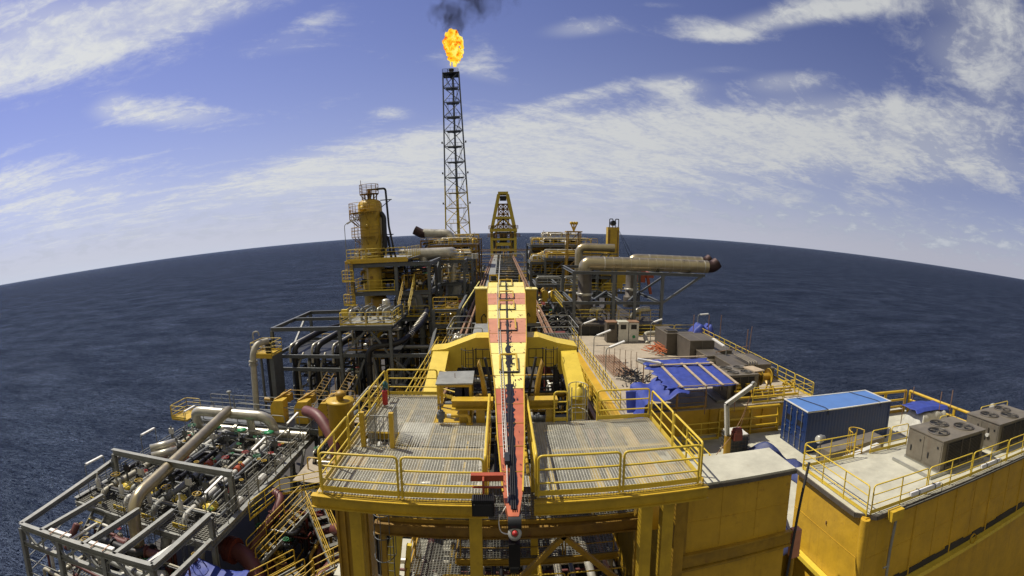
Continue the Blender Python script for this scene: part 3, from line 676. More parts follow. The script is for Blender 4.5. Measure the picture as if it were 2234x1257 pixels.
# ================================================================ things on the left platform
t = thing('control_shelter', 'small yellow-framed shelter with a flat grey tin roof on the left platform', 'shelter', (-1.7, 17.3, ZP))
q = MB()
for x in (-2.28, -1.12):
    for y in (17.0, 17.9): q.box(x - .045, x + .045, y - .045, y + .045, ZP, -5.28)
q.bar((-2.28, 17, -5.35), (-1.12, 17, -5.35), .08, .1); q.build('frame', YEL, t)
q = MB(); q.extrude([(-2.36, 16.86, -5.30), (-1.02, 16.86, -5.27), (-1.02, 18.05, -5.15), (-2.36, 18.05, -5.18)], (0, 0, .05)); q.build('roof', 'steel_light', t)
q = MB(); q.tube([(-1.7, 17.4, -5.2), (-1.7, 17.4, -5.0)], .012, 5, 0); q.build('roof_pin', 'pole_rust', t)
q = MB(); q.box(-2.3, -1.05, 16.36, 18.2, ZP - .1, ZP + .0); q.build('floor_plate', YEL, t)
for k, (x, lab) in enumerate(((-1.52, 'dark navy overall hanging under the tin-roofed shelter, left one'), (-1.25, 'dark navy overall hanging under the tin-roofed shelter, right one'))):
    tt = thing('overall', lab, 'overall', (x, 17.35, -6.3))
    q = MB(); pts = [(x - .16, -5.42), (x + .13, -5.42), (x + .17, -5.75), (x + .12, -6.3), (x + .01, -6.32), (x - .02, -5.95), (x - .08, -6.33), (x - .17, -6.28), (x - .2, -5.7)]
    q.extrude([(a, 17.3, b) for a, b in pts], (0, .12, 0)); q.build('cloth', 'overall', tt)
    q = MB(); q.box(x - .1, x - .06, 17.285, 17.3, -6.2, -6.05); q.build('reflective_patch', 'lamp_white', tt)
t = thing('fire_hydrant', 'yellow bent hydrant pipe with a grey valve beside the tin-roofed shelter', 'hydrant', (-1.9, 16.2, ZP))
q = MB(); q.tube([(-2.05, 16.2, -6.2), (-1.12, 16.2, -6.18), (-1.12, 16.2, ZP)], .06, 10, .16); q.cyl((-1.12, 16.2, ZP), (-1.12, 16.2, ZP + .04), .13); q.build('pipe', YEL, t)
q = MB(); q.cyl((-2.12, 16.2, -6.42), (-2.12, 16.2, -6.0), .1, n=12); q.cyl((-2.25, 16.2, -6.18), (-1.98, 16.2, -6.18), .13, n=12); q.tube([(-2.12, 16.2, -6.0), (-2.12, 16.2, -5.8)], .03, 6, 0); q.build('valve', 'steel', t)
q = MB(); q.wheel((-2.12, 16.2, -5.8), .11); q.build('handwheel', 'steel_dark', t)
q = MB(); q.cyl((-1.9, 16.2, -6.19), (-1.76, 16.2, -6.19), .066, n=12); q.build('white_band', 'white_paint', t)
t = thing('fire_extinguisher', 'red fire extinguisher on the left rail of the grating platform', 'extinguisher', (-4.55, 17.9, ZP))
q = MB(); q.vessel((-4.5, 17.9, ZP + .05), .62, .11, n=14); q.build('cylinder', 'red', t); q = MB(); q.cyl((-4.5, 17.9, ZP + .66), (-4.5, 17.9, ZP + .76), .035); q.tube([(-4.5, 17.9, ZP + .74), (-4.3, 17.85, ZP + .7), (-4.32, 17.85, ZP + .3)], .014, 5, .08); q.build('hose', 'black', t)
q = MB(); q.sphere((-4.62, 18.5, ZP + .75), .09, 8); q.box(-4.7, -4.52, 18.4, 18.6, ZP + .5, ZP + .75); tag(q.build('rag_bundle', 'rag'), 'small green cloth bundle tied above the fire extinguisher', 'cloth')
def boxes(par, name, m, L):
    """each box (x0,x1,y0,y1,z0,z1) its own part"""
    for b in L: q = MB(); q.box(*b); q.build(name, m, par)
# ================================================================ low deckhouse B
t = thing('deckhouse', 'low yellow deckhouse with a plain white roof between right platform and railed roof', 'deckhouse', (5.6, 12, -20))
q = MB(); q.box(5.05, 8.72, 12.0, 13.55, -20, -7.0); q.build('wall', 'yellow_wall', t)
q = MB(); q.box(5.5, 8.80, 11.93, 13.6, -6.97, -6.90); q.build('roof', 'roof_white', t)
q = MB(); q.box(5.0, 8.84, 11.9, 11.99, -7.08, -6.96); q.box(8.74, 8.84, 12, 13.6, -7.08, -6.96); q.build('roof_rim', 'ac_grey', t)
for z in (-9.35, -12.2):
    q = MB(); q.box(5.0, 8.9, 11.86, 11.99, z - .28, z - .22); q.box(5.0, 8.9, 11.86, 11.99, z + .2, z + .26); q.box(5.0, 8.9, 11.93, 11.99, z - .2, z + .2); q.build('band_girder', 'yellow_dull', t)
q = MB(); q.box(4.72, 5.03, 11.7, 12.05, -20, -6.9); q.build('corner_post', 'yellow_dull', t)
q = MB(); q.box(5.07, 5.2, 11.93, 11.99, -9.1, -7.1); q.build('flange', 'yellow_dull', t)
q = MB(); q.box(9.05, 9.35, 11.95, 12.2, -10.2, -9.2); q.build('bracket_box', 'orange_faded', t)
q = MB(); q.cyl((9.2, 12.1, -20), (9.2, 12.1, -10.2), .06, n=10); q.cyl((9.2, 12.1, -11.3), (9.2, 12.1, -11.2), .13); q.build('drain_pipe', 'yellow_dull', t)
tag(MB().tube([(9.6, 12.3, -7.0), (9.1, 11.9, -8.2), (8.3, 11.2, -11), (7.4, 10.6, -14), (7.1, 10.4, -16)], .045, 8, .5).build('black_hose', 'rubber'), 'thick black hose hanging down the yellow walls between the two deckhouses', 'hose')
# ================================================================ big roofed building A
AX0, AX1, AY0, AY1, AZ = 11.45, 34, 11.15, 15.35, -8.9
q = MB()
for x in (6.3, 7.5): q.box(x, x + .007, 11.988, 12.01, -9.0, -7.1)
q.box(5.2, 8.7, 11.988, 12.01, -8.112, -8.105)
for k in range(14): q.cyl((5.4 + k * .25, 11.97, -7.16), (5.4 + k * .25, 12.0, -7.16), .014, n=6)
q.build('weld_seam', 'yellow_wall', t)
t = thing('deckhouse', 'big yellow steel building with a railed white roof carrying two air conditioners', 'deckhouse', (AX0, AY0, -20))
q = MB(); q.box(AX0 + .02, AX1, AY0 + .02, AY1, -20, AZ - .06); q.build('wall', 'yellow_wall', t)
q = MB(); q.prism([(AX0 - .1, AY0 + .45), (AX0 + .45, AY0 - .1), (AX1, AY0 - .1), (AX1, AY1 + .05), (AX0 - .1, AY1 + .05)], AZ - .058, AZ); q.build('roof', 'roof_white', t)
q = MB()
for a, b in (((AX0 - .14, AY1), (AX0 - .14, AY0 + .42)), ((AX0 - .14, AY0 + .42), (AX0 + .42, AY0 - .14)), ((AX0 + .42, AY0 - .14), (AX1, AY0 - .14))): q.bar((*a, AZ - .07), (*b, AZ - .07), .06, .16)
q.build('gutter', 'ac_grey', t)
for x in (14.2, 16.8, 19.6, 22.6, 25.8):
    q = MB(); q.cyl((x, AY0 + .02, -12.2), (x, AY0 + .02, AZ - .1), .06, n=10); q.build('wall_rib', 'yellow_wall', t)
q = MB(); q.cyl((AX0 + .05, AY0 + .05, -20), (AX0 + .05, AY0 + .05, AZ - .1), .17, n=14); q.build('corner_post', 'yellow_wall', t)
for z in (-12.15,):
    q = MB(); q.box(AX0 - .28, AX0, AY0 - .28, AY1, z - .05, z); q.box(AX0 - .28, AX1, AY0 - .28, AY0, z - .05, z); q.box(AX0 - .3, AX0 - .26, AY0 - .3, AY1, z - .12, z + .06); q.box(AX0 - .3, AX1, AY0 - .34, AY0 - .3, z - .12, z + .06); q.build('ledge', 'lemon', t)
q = MB()
for x in (12.9, 15.5, 18.2, 21.1, 24.2): q.box(x, x + .007, AY0 + .005, AY0 + .03, -12.1, AZ - .1)
q.box(AX0 + .2, AX1, AY0 + .006, AY0 + .03, -10.595, -10.588); q.box(AX0 + .004, AX0 + .03, AY0 + .2, AY1, -10.595, -10.588)
for k in range(52): q.cyl((AX0 + .5 + k * .25, AY0 - .02, AZ - .22), (AX0 + .5 + k * .25, AY0 + .03, AZ - .22), .016, n=6)
for k in range(14): q.cyl((AX0 - .02, AY0 + .3 + k * .28, AZ - .22), (AX0 + .03, AY0 + .3 + k * .28, AZ - .22), .016, n=6)
q.build('weld_seam', 'yellow_wall', t)
q = MB(); q.tube([(AX0 - .01, 13.2, -10.1), (AX0 - .01, 13.2, -10.25)], .02, 5, 0); q.build('lug', 'pole_rust', t)
q = MB(); random.seed(3)
x = AX0 + .3
while x < 27:
    w_ = random.uniform(.3, .9); h_ = .10 + .14 * random.random() + .12 * min(1, (x - AX0) / 4); q.box(x, x + w_, AY0 - .02, AY0 + .015, -12.14, -12.14 + h_); x += w_
q.build('grime_line', 'deck_dark', t)
q = MB(); q.box(12.35, 12.95, AY0 - .42, AY0 - .16, AZ - .25, AZ + .12); q.build('gutter_box', YEL, t)
q = MB(); q.tube([(12.7, AY0 - .3, AZ - .25), (12.72, AY0 - .2, -10.5), (12.75, AY0 - .2, -20)], .055, 8, 0); q.cyl((12.5, AY0 - .2, -11.1), (12.8, AY0 - .2, -11.1), .03); q.build('downpipe', 'galv', t)
q = MB()
for dz in (0, .05): q.tube([(13.2, AY0 - .24 - dz, AZ - .02 + dz), (26, AY0 - .24 - dz, AZ - .02 + dz)], .016, 6, 0)
q.build('conduit', 'galv', t)
for a, b, n in (((AX0 + .1, AY1 - .2, AZ), (AX0 + .1, AY0 + .1, AZ), 1), ((AX0 + .22, AY0 + .05, AZ), (AX0 + 12.2, AY0 + .05, AZ), 4), ((AX0 + .15, AY1 - .1, AZ), (14.35, AY1 - .1, AZ), 1), ((15.3, AY1 - .1, AZ), (17.8, AY1 - .1, AZ), 2), ((20.2, AY1 - .1, AZ), (21.2, AY1 - .1, AZ), 1), ((24, AY1 - .1, AZ), (27, AY1 - .1, AZ), 1)):
    handrail(t, a, b, n=n, r=.026)
ladder(t, (14.85, AY1 + .2, -12), (14.85, AY1 + .2, AZ + 1.0), .5, YEL, cage=2.2, out=(0, 1, 0), r=.03)
q = MB(); q.bar((11.0, 11.0, -12.6), (20, 7.6, -14.2), .4, .3); q.build('lower_girder', 'lemon', t)
q = MB(); q.lathe((17.9, AY0 - .45, -11.7), [(0, .22), (.08, .22)], (0, -1, 0), 16); q.build('lifting_eye', 'yellow', t)

def ac_unit(x0, x1, y0, y1, z0, z1, label, fans, g=None):
    t = thing('air_conditioner', label, 'air conditioner', (x0, y0, z0), g)
    q = MB(); q.box(x0, x1, y0, y1, z0 + .12, z1); q.box(x0 - .03, x1 + .03, y0 - .03, y1 + .03, z1, z1 + .04); q.build('cabinet', 'ac_metal', t)
    q = MB(); q.box(x0 + .35, x1 - .35, y0 - .02, y0 - .004, z0 + .25, z1 - .12); q.build('coil', 'black', t)
    q = MB(); k = int((z1 - z0 - .4) / .07)
    for i in range(k): z = z0 + .28 + i * .07; q.bar((x0 + .3, y0 - .035, z), (x1 - .3, y0 - .035, z), .03, .012)
    for x in (x0 + .32, (x0 + x1) / 2 - .25, (x0 + x1) / 2 + .35, x1 - .32): q.box(x - .02, x + .02, y0 - .055, y0 - .02, z0 + .2, z1 - .1)
    q.build('louvre', 'ac_grey', t)
    for i in range(2):
        yy = y0 + (y1 - y0) * (i + .5) / 2; q = MB(); q.box(x0 - .02, x0 - .003, yy - (y1 - y0) * .22, yy + (y1 - y0) * .22, z0 + .22, z1 - .1); o = q.build('access_panel', 'ac_metal', t)
        q = MB(); q.box(x0 - .05, x0 - .02, yy + .2, yy + .26, z0 + .5, z0 + .75); q.box(x0 - .04, x0 - .02, yy - .3, yy - .22, z1 - .4, z1 - .3); q.build('latch', 'steel_dark', o)
    for fx, fy, r in fans:
        q = MB(); q.lathe((fx, fy, z1 + .035), [(0, r), (.07, r * 1.02), (.07, r * .96), (.0, r * .94)], n=24); o = q.build('fan_ring', 'ac_grey', t)
        q = MB(); q.lathe((fx, fy, z1 + .043), [(0, 0.001), (.0, r * .94)], n=24); q.build('fan_well', 'black', o)
        q = MB(); q.cyl((fx, fy, z1 + .046), (fx, fy, z1 + .09), r * .2, n=12)
        for k in range(4):
            a = k * math.pi / 2 + fx; c, s = math.cos(a), math.sin(a); c2, s2 = math.cos(a + .7), math.sin(a + .7)
            q.quad((fx + c * r * .15, fy + s * r * .15, z1 + .05), (fx + c * r * .88, fy + s * r * .88, z1 + .05), (fx + c2 * r * .8, fy + s2 * r * .8, z1 + .085), (fx + c2 * r * .15, fy + s2 * r * .15, z1 + .07))
        q.build('fan_blades', 'ac_metal', o)
        q = MB()
        for rr_ in (.35, .6, .85): q.tube([(fx + r * rr_ * math.cos(a), fy + r * rr_ * math.sin(a), z1 + .10) for a in [i * math.pi / 10 for i in range(20)]], .006, 4, 0, True)
        for a in (0, 1.05, 2.1): q.tube([(fx - r * math.cos(a), fy - r * math.sin(a), z1 + .10), (fx + r * math.cos(a), fy + r * math.sin(a), z1 + .10)], .007, 4, 0)
        q.build('fan_guard', 'steel_dark', o)
    q = MB()
    for x in (x0 + .1, x1 - .1): q.box(x - .06, x + .06, y0 - .15, y1 + .1, z0 + .01, z0 + .12)
    q.box(x0 - .75, x0 - .68, y0 - .1, y1 + .1, z0 + .01, z0 + .13); q.box(x0 - .75, x1, y0 - .16, y0 - .09, z0 + .01, z0 + .13); q.build('skid_base', 'galv', t)
    return t
ac_unit(16.55, 19.75, 12.1, 14.15, AZ, -7.42, 'dirty metal air conditioner with three roof fans nearest the bare part of the white roof', [(17.25, 13.0, .50), (18.15, 13.72, .46), (18.95, 12.85, .50)], 'air conditioners on the white roof')
ac_unit(21.05, 24.6, 12.1, 14.15, AZ, -7.42, 'dirty metal air conditioner with fans at the edge of the photo behind the first one', [(21.9, 13.35, .5), (23.6, 13.6, .48), (22.95, 12.72, .5)], 'air conditioners on the white roof')
t = thing('isolator_switch', 'round white isolator switch with a conduit on the second air conditioner', 'switch', (20.97, 12.7, -8.2))
q = MB(); q.cyl((21.03, 12.7, -8.1), (20.93, 12.7, -8.1), .1, n=16); q.build('switch_box', 'white_paint', t); q = MB(); q.tube([(20.98, 12.7, -8.05), (20.98, 12.7, -7.7)], .03, 6, 0); q.build('conduit', 'ac_grey', t)
for x0, x1, lab in ((13.55, 15.25, 'white tube light strapped to the roof rail near the gutter box'), (18.2, 19.7, 'white tube light strapped to the roof rail in front of the air conditioners')):
    t = thing('tube_light', lab, 'lamp', (x0, AY0, AZ + .4), 'tube lights on the roof rail')
    q = MB(); q.bar((x0, AY0 - .1, AZ + .36), (x1, AY0 - .1, AZ + .36), .14, .14); q.build('housing', 'lamp_white', t)
    q = MB()
    for f in (.25, .8): x = x0 + (x1 - x0) * f; q.tube([(x, AY0 - .19, AZ + .27), (x, AY0 - .19, AZ + .45), (x, AY0 + .0, AZ + .45), (x, AY0 + .0, AZ + .27)], .012, 5, .01, True)
    q.build('strap', 'black', t)
    q = MB(); q.tube([(x1, AY0 - .1, AZ + .38), (x1 + .18, AY0 - .12, AZ + .36), (x1 + .2, AY0 - .12, AZ + .1), (x1 + .05, AY0 - .2, AZ)], .012, 5, .1); q.build('cable', 'rubber', t)
def flood(x, y, z, lab, base):
    t = thing('floodlight', lab, 'floodlight', (x, y, base), 'small grey floodlights')
    q = MB(); q.lathe((x - .28, y - .1, z), [(0, .02), (.01, .2), (.08, .22), (.3, .2), (.34, .14), (.5, .12), (.52, 0)], (1, .25, .05), 16); q.build('head', 'galv', t)
    q = MB(); q.lathe((x - .30, y - .1, z), [(0, .0), (.01, .17)], (1, .25, .05), 16); q.build('glass', 'lamp_lens', t)
    q = MB(); q.cyl((x, y, base), (x, y, z - .15), .035); q.tube([(x - .1, y, z), (x - .1, y, z - .2), (x + .1, y, z - .2), (x + .1, y, z)], .02, 5, .05); q.build('bracket', 'steel', t)
flood(15.1, 18.6, -9.4, 'small grey floodlight in front of the blue container', -12)
flood(25.9, 15.6, -8.1, 'small grey floodlight standing above the second air conditioner', -12)

# ================================================================ container deck
ZC = -12.0
q = MB(); q.box(6.9, 29.5, 15.6, 26.6, ZC - .3, ZC); tag(q.build('container_deck', 'roof_white'), kind='structure', label='pale weather deck carrying the blue container')
q = MB(); q.box(7.0, 29.4, 15.8, 26.4, -20, ZC - .3); tag(q.build('deck_block', 'yellow_wall'), 'yellow plated block under the container deck', 'building')
def container(x0, x1, y0, y1, z0, h, label):
    t = thing('shipping_container', label, 'container', (x0, y0, z0)); z1 = z0 + h
    q = MB(); p = []; n = int((x1 - x0 - .3) / .28)
    # corrugated side panels
    for yy, s in ((y0, 1), (y1, -1)):
        pts = []; x = x0 + .12; i = 0
        while x < x1 - .12:
            pts.append((x, yy + s * (.025 if (i // 2) % 2 else .033))); x += .07 if i % 2 == 0 else .05; i += 1
        for a, b in zip(pts[:-1], pts[1:]): q.quad((a[0], a[1], z0 + .15), (b[0], b[1], z0 + .15), (b[0], b[1], z1 - .1), (a[0], a[1], z1 - .1)) if s > 0 else q.quad((b[0], b[1], z0 + .15), (a[0], a[1], z0 + .15), (a[0], a[1], z1 - .1), (b[0], b[1], z1 - .1))
    q.box(x0 + .02, x0 + .05, y0 + .06, y1 - .06, z0 + .1, z1 - .06); q.box(x1 - .05, x1 - .02, y0 + .06, y1 - .06, z0 + .1, z1 - .06); q.build('side_panel', 'blue_box', t)
    q = MB(); q.box(x0 + .06, x1 - .06, y0 + .06, y1 - .06, z1 - .05, z1 - .02); q.build('roof', 'blue_roof', t)
    q = MB(); q.box(x0 + .0, x1 - .0, y0 - .01, y0 + .09, z1 - .04, z1 + .015); q.box(x0 + .0, x1, y1 - .09, y1 + .01, z1 - .04, z1 + .015); q.box(x0 - .01, x0 + .09, y0, y1, z1 - .038, z1 + .013); q.box(x1 - .09, x1 + .01, y0, y1, z1 - .038, z1 + .013); q.build('roof_edge', 'white_paint', t)
    q = MB()
    for x in (x0, x1 - .14):
        for y in (y0, y1 - .14): q.box(x, x + .14, y, y + .14, z0, z1 - .045)
    q.box(x0, x1, y0, y0 + .1, z0, z0 + .16); q.box(x0, x1, y1 - .1, y1, z0, z0 + .16); q.box(x0, x1, y0 + .001, y0 + .08, z1 - .14, z1 - .045); q.box(x0 + .001, x0 + .1, y0, y1, z0, z0 + .16); q.build('frame', 'blue_box', t)
    for k in range(2):
        ya = y0 + .14 + k * (y1 - y0 - .28) / 2; yb = ya + (y1 - y0 - .28) / 2 - .02
        q = MB(); q.box(x0 - .01, x0 + .03, ya, yb, z0 + .17, z1 - .16)
        for z in (z0 + .75, z0 + 1.35): q.box(x0 - .04, x0 - .01, ya + .1, yb - .1, z - .04, z + .04)
        d = q.build('door', 'blue_box', t)
        for f in (.28, .75):
            y = ya + (yb - ya) * f; q = MB(); q.cyl((x0 - .06, y, z0 + .1), (x0 - .06, y, z1 - .1), .02, n=8)
            for z in (z0 + .2, z0 + 1.05, z1 - .3): q.box(x0 - .08, x0 - .01, y - .05, y + .05, z - .03, z + .03)
            q.build('lock_rod', 'galv', d)
        q = MB(); q.box(x0 - .016, x0 - .011, ya + .25, yb - .35, z0 + 1.5, z0 + 1.85); q.build('marking_plate', 'steel_dark', d)
    q = MB()
    for x in (x0 + 1.3, x1 - 1.2): q.tube([(x - .4, y1 - .1, z1 + .03), (x, (y0 + y1) / 2, z1 + .02), (x + .25, y0 + .4, z1 + .03), (x + .2, y0 - .02, z1 + .02), (x + .2, y0 - .03, z1 - .3)], .022, 5, .2)
    q.tube([(x0, y0, z1 + .03), (x0 + 1.5, y0, z1 + .03)], .018, 5, 0)
    q.build('lifting_sling', 'rubber', t)
    return t
container(16.75, 23.6, 22.1, 24.75, ZC, 2.6, 'blue shipping container with white roof edges and black slings on the pale deck')
# tarp-wrapped stack
def cloth(name, mtl, label, cat, x0, x1, y0, y1, hfun, nx=26, ny=18, seed=1, thick=.03, parent=None, rag=.0):
    random.seed(seed); q = MB(); ph = [random.uniform(0, 6.3) for _ in range(12)]
    def W(x, y): return sum(math.sin(x * (1.7 + k * 1.3) + y * (2.3 - k * .9) + ph[k]) * .5 / (k + 1.5) for k in range(6))
    vs = []
    for j in range(ny + 1):
        for i in range(nx + 1):
            u, v = i / nx, j / ny; x = x0 + (x1 - x0) * u; y = y0 + (y1 - y0) * v
            e = rag * (1 if j in (0, ny) or i in (0, nx) else 0)
            vs.append((x + W(y, x) * .07 + e * W(x * 3, y * 3) * .3, y + W(x + 5, y) * .07, hfun(u, v, x, y) + W(x * 2, y * 2) * .05))
    o = len(vs); vs2 = [(a, b, c - thick) for a, b, c in vs]; fs = []; wN = nx + 1
    for j in range(ny):
        for i in range(nx):
            a = j * wN + i; fs.append((a, a + 1, a + wN + 1, a + wN)); fs.append((o + a, o + a + wN, o + a + wN + 1, o + a + 1))
    edge = [i for i in range(nx)] ; 
    for i in range(nx): fs.append((i, o + i, o + i + 1, i + 1)); a = ny * wN + i; fs.append((a, a + 1, o + a + 1, o + a))
    for j in range(ny): a = j * wN; fs.append((a, a + wN, o + a + wN, o + a)); a = j * wN + nx; fs.append((a, o + a, o + a + wN, a + wN))
    q._add(vs + vs2, fs, True); ob = q.build(name, mtl, parent)
    if label: tag(ob, label, cat)
    return ob
t = thing('wrapped_stack', 'stack wrapped in clear plastic under a blue tarpaulin at the far edge behind the container', 'wrapped cargo', (26.6, 21.2, ZC))
cloth('plastic_wrap', 'plastic_wrap', None, None, 24.9, 28.8, 20.4, 22.6, lambda u, v, x, y: ZC + 1.75 * min(1, 5 * min(u, 1 - u, v, 1 - v)) + .05 * math.sin(x * 7), 36, 26, 3, parent=t)
cloth('tarp_cover', 'tarp', None, None, 25.1, 28.6, 20.9, 22.5, lambda u, v, x, y: ZC + 2.15 - .35 * abs(u - .35) - (.18 if v < .1 else 0), 26, 14, 4, parent=t)
for x, y in ((25.2, 22.4), (26.3, 22.6), (27.4, 20.9), (28.7, 20.9)):
    q = MB(); q.tube([(x, y, ZC), (x, y, ZC + 3.2)], .03, 6, 0); q.build('scaffold_pole', 'pole_rust', t)
# thick pipe barrier
def barrier(x0, y0, x1, y1, z, label):
    t = thing('pipe_barrier', label, 'barrier', (x0, y0, z), 'thick yellow pipe barriers')
    q = MB()
    for h in (.5, 1.05, 1.75): q.tube([(x0, y0, z + h), (x1, y1, z + h)], .085 if h < 1.5 else .11, 10, 0)
    q.build('rail_tube', YEL, t)
    for f in (0, .52, 1):
        q = MB(); q.bar((x0 + (x1 - x0) * f, y0 + (y1 - y0) * f, z), (x0 + (x1 - x0) * f, y0 + (y1 - y0) * f, z + 1.8), .1, .2, (0, 1, 0)); q.build('post', 'yellow', t)
    q = MB(); q.bar((x0, y0, z + .12), (x1, y1, z + .12), .05, .24); q.build('kick_plate', 'yellow_dull', t)
barrier(12.95, 26.0, 17.2, 25.9, ZC, 'thick yellow pipe barrier between the small white davit and the blue container')
barrier(24.6, 26.0, 29.0, 25.7, ZC, 'thick yellow pipe barrier behind the right end of the container')
barrier(29.3, 16, 29.3, 25.5, ZC, 'thick yellow pipe barrier along the outer edge behind the air conditioners')
# IBC tote
t = thing('liquid_tote', 'dark caged liquid tote with a white top beside the davit', 'tote tank', (13.0, 23.6, ZC))
q = MB(); q.box(12.5, 13.6, 23.3, 24.5, ZC + .16, ZC + 1.12); q.build('bottle', 'ibc_dark', t)
q = MB(); q.box(12.52, 13.58, 23.32, 24.48, ZC + 1.12, ZC + 1.2); q.cyl((13, 23.9, ZC + 1.2), (13, 23.9, ZC + 1.26), .12); q.build('top', 'white_paint', t)
q = MB()
for z in (.2, .42, .64, .86, 1.08): q.tube([(12.46, 23.26, ZC + z), (13.64, 23.26, ZC + z), (13.64, 24.54, ZC + z), (12.46, 24.54, ZC + z)], .016, 5, .05, True)
for k in range(6): x = 12.46 + k * .236; q.tube([(x, 23.26, ZC + .15), (x, 23.26, ZC + 1.16)], .013, 5, 0)
for k in range(1, 6): y = 23.26 + k * .25; q.tube([(12.46, y, ZC + .15), (12.46, y, ZC + 1.16)], .013, 5, 0)
q.build('cage', 'ac_grey', t); q = MB()
for y in (23.35, 23.9, 24.4): q.box(12.48, 13.62, y - .06, y + .06, ZC, ZC + .14)
q.build('pallet', 'wood', t)
# davit
t = thing('davit_crane', 'small white davit arm on a yellow post with a brown rope beside the tote tank', 'davit', (12.1, 23.0, ZC))
q = MB(); q.cyl((12.1, 23.0, ZC), (12.1, 23.0, -10.6), .2, n=16); q.cyl((12.1, 23, ZC), (12.1, 23, ZC + .05), .33, n=16); q.build('post', 'yellow_dull', t)
q = MB(); q.beam((12.05, 23.0, -10.65), (11.85, 23.0, -8.75), .2, .22, .03, (1, 0, 0)); q.beam((11.83, 23.0, -8.78), (13.5, 23.0, -7.72), .2, .22, .03); q.build('arm', 'white_paint', t)
q = MB(); q.cyl((13.45, 22.9, -7.7), (13.45, 23.1, -7.7), .14, n=12); q.build('sheave', 'galv', t)
q = MB(); q.tube([(13.5, 23.0, -7.8), (12.9, 23.0, -9.6), (12.2, 22.8, -10.6), (11.2, 22.4, -11.3), (9.6, 21.0, -12.0)], .02, 5, .3); q.tube([(13.45, 23.0, -7.8), (12.8, 23.0, -10.3)], .015, 5, 0); q.build('rope', 'pole_rust', t)
q = MB(); q.cyl((12.35, 22.8, -10.35), (12.75, 22.8, -10.35), .26, n=14); q.box(12.3, 12.8, 22.6, 23.05, -10.8, -10.35); q.build('winch', 'hull_red', t)
# tarps on deck
cloth('tarpaulin', 'tarp_dark', 'dark blue tarpaulin heaped on the deck beside the tote tank', 'tarpaulin', 13.2, 15.4, 21.6, 23.6, lambda u, v, x, y: ZC + .06 + .75 * (math.sin(math.pi * u) ** .8) * (math.sin(math.pi * v) ** .7) * (.8 + .3 * math.sin(x * 4 + y * 3)), 34, 28, 7)
cloth('tarpaulin', 'tarp_dark', 'dark blue tarpaulin trailing towards the white roof corner below the container doors', 'tarpaulin', 14.3, 15.9, 17.4, 21.6, lambda u, v, x, y: ZC + .05 + .5 * (math.sin(math.pi * u) ** .8) * (math.sin(math.pi * min(.98, v)) ** .5) * (.8 + .35 * math.sin(x * 5 - y * 3)), 26, 34, 8)
cloth('tarpaulin', 'tarp_dark', 'dark blue tarpaulin hanging in the gap between the two yellow deckhouses', 'tarpaulin', 9.3, 11.2, 14.4, 17.4, lambda u, v, x, y: ZC + .05 + 2.6 * v * (.6 + .4 * math.sin(u * 3)), 20, 26, 9)
# yellow stair gangway in the gap left of the tote
t = thing('gangway', 'yellow railed gangway in front of the davit leading to the right platform', 'gangway', (9.5, 21, ZC))
q = MB(); q.box(8.9, 10.2, 17.2, 25.2, ZC + .16, ZC + .22); q.build('tread_plate', 'roof_white', t)
handrail(t, (10.2, 25.1, ZC + .22), (10.2, 17.4, ZC + .22), n=3, r=.03); handrail(t, (10.3, 25.2, ZC + .22), (12.6, 25.2, ZC + .22), n=1, r=.03)
q = MB(); q.bar((8.2, 17.3, -11.0), (8.2, 25.3, -12), .2, .35); q.box(8.0, 8.9, 18.4, 18.8, -11.7, -11.3); q.build('side_girder', YEL, t)
t = tag(MB().box(7.6, 8.6, 19.6, 20.5, -11.99, -11.2).build('equipment_cover', 'green'), 'green cover beside the right platform side rail', 'cover')
# long grey box and white duct behind building A
t = thing('insulated_duct', 'grey insulated trunk lying on the deck in front of the container', 'duct', (17, 18.5, ZC))
q = MB(); q.bar((15.6, 18.9, -10.6), (20.0, 19.4, -10.6), 1.0, .8); q.build('trunk', 'ac_metal', t)
q = MB(); q.bar((15.5, 17.4, -10.2), (18.8, 18.1, -10.2), .3, .25); q.build('white_cover', 'white_paint', t)
boxes(t, 'leg', 'steel', [(16, 16.15, 18.8, 18.95, ZC, -11), (19.5, 19.65, 19.2, 19.4, ZC, -11)])

# ================================================================ HVAC deck
ZH = -10.3
t = thing('deck_building', 'long yellow plated deckhouse whose tan flat roof carries ducts, chillers and the blue tarpaulin shelter', 'building', (6.9, 26.6, -20))
q = MB(); q.box(6.9, 20.5, 26.6, 48.8, -20, ZH - .05); q.build('wall', 'yellow_wall', t)
q = MB(); q.box(6.85, 20.6, 26.55, 48.9, ZH - .05, ZH); q.build('roof', 'deck_tan', t)
for x in (9.4, 12.6, 16.4, 19.4): q = MB(); q.box(x - .05, x + .05, 26.5, 26.6, -12, ZH - .05); q.build('wall_rib', 'yellow_wall', t)
handrail(t, (20.5, 26.7, ZH), (20.5, 48.6, ZH), n=9, r=.028)
handrail(t, (15.6, 26.7, ZH), (20.4, 26.7, ZH), n=2, r=.026)
handrail(t, (8.4, 26.75, ZH), (12.4, 26.75, ZH), n=2, r=.02, m='yellow_dull')
handrail(t, (7.0, 47.8, ZH), (7.0, 27.2, ZH), n=8, r=.028)
handrail(t, (13.5, 48.7, ZH), (20.4, 48.7, ZH), n=3, r=.026)
q = MB(); q.box(6.2, 6.85, 18.5, 48, -12.6, -8.9 - 1.4); q.build('side_girder', 'yellow_wall', t)
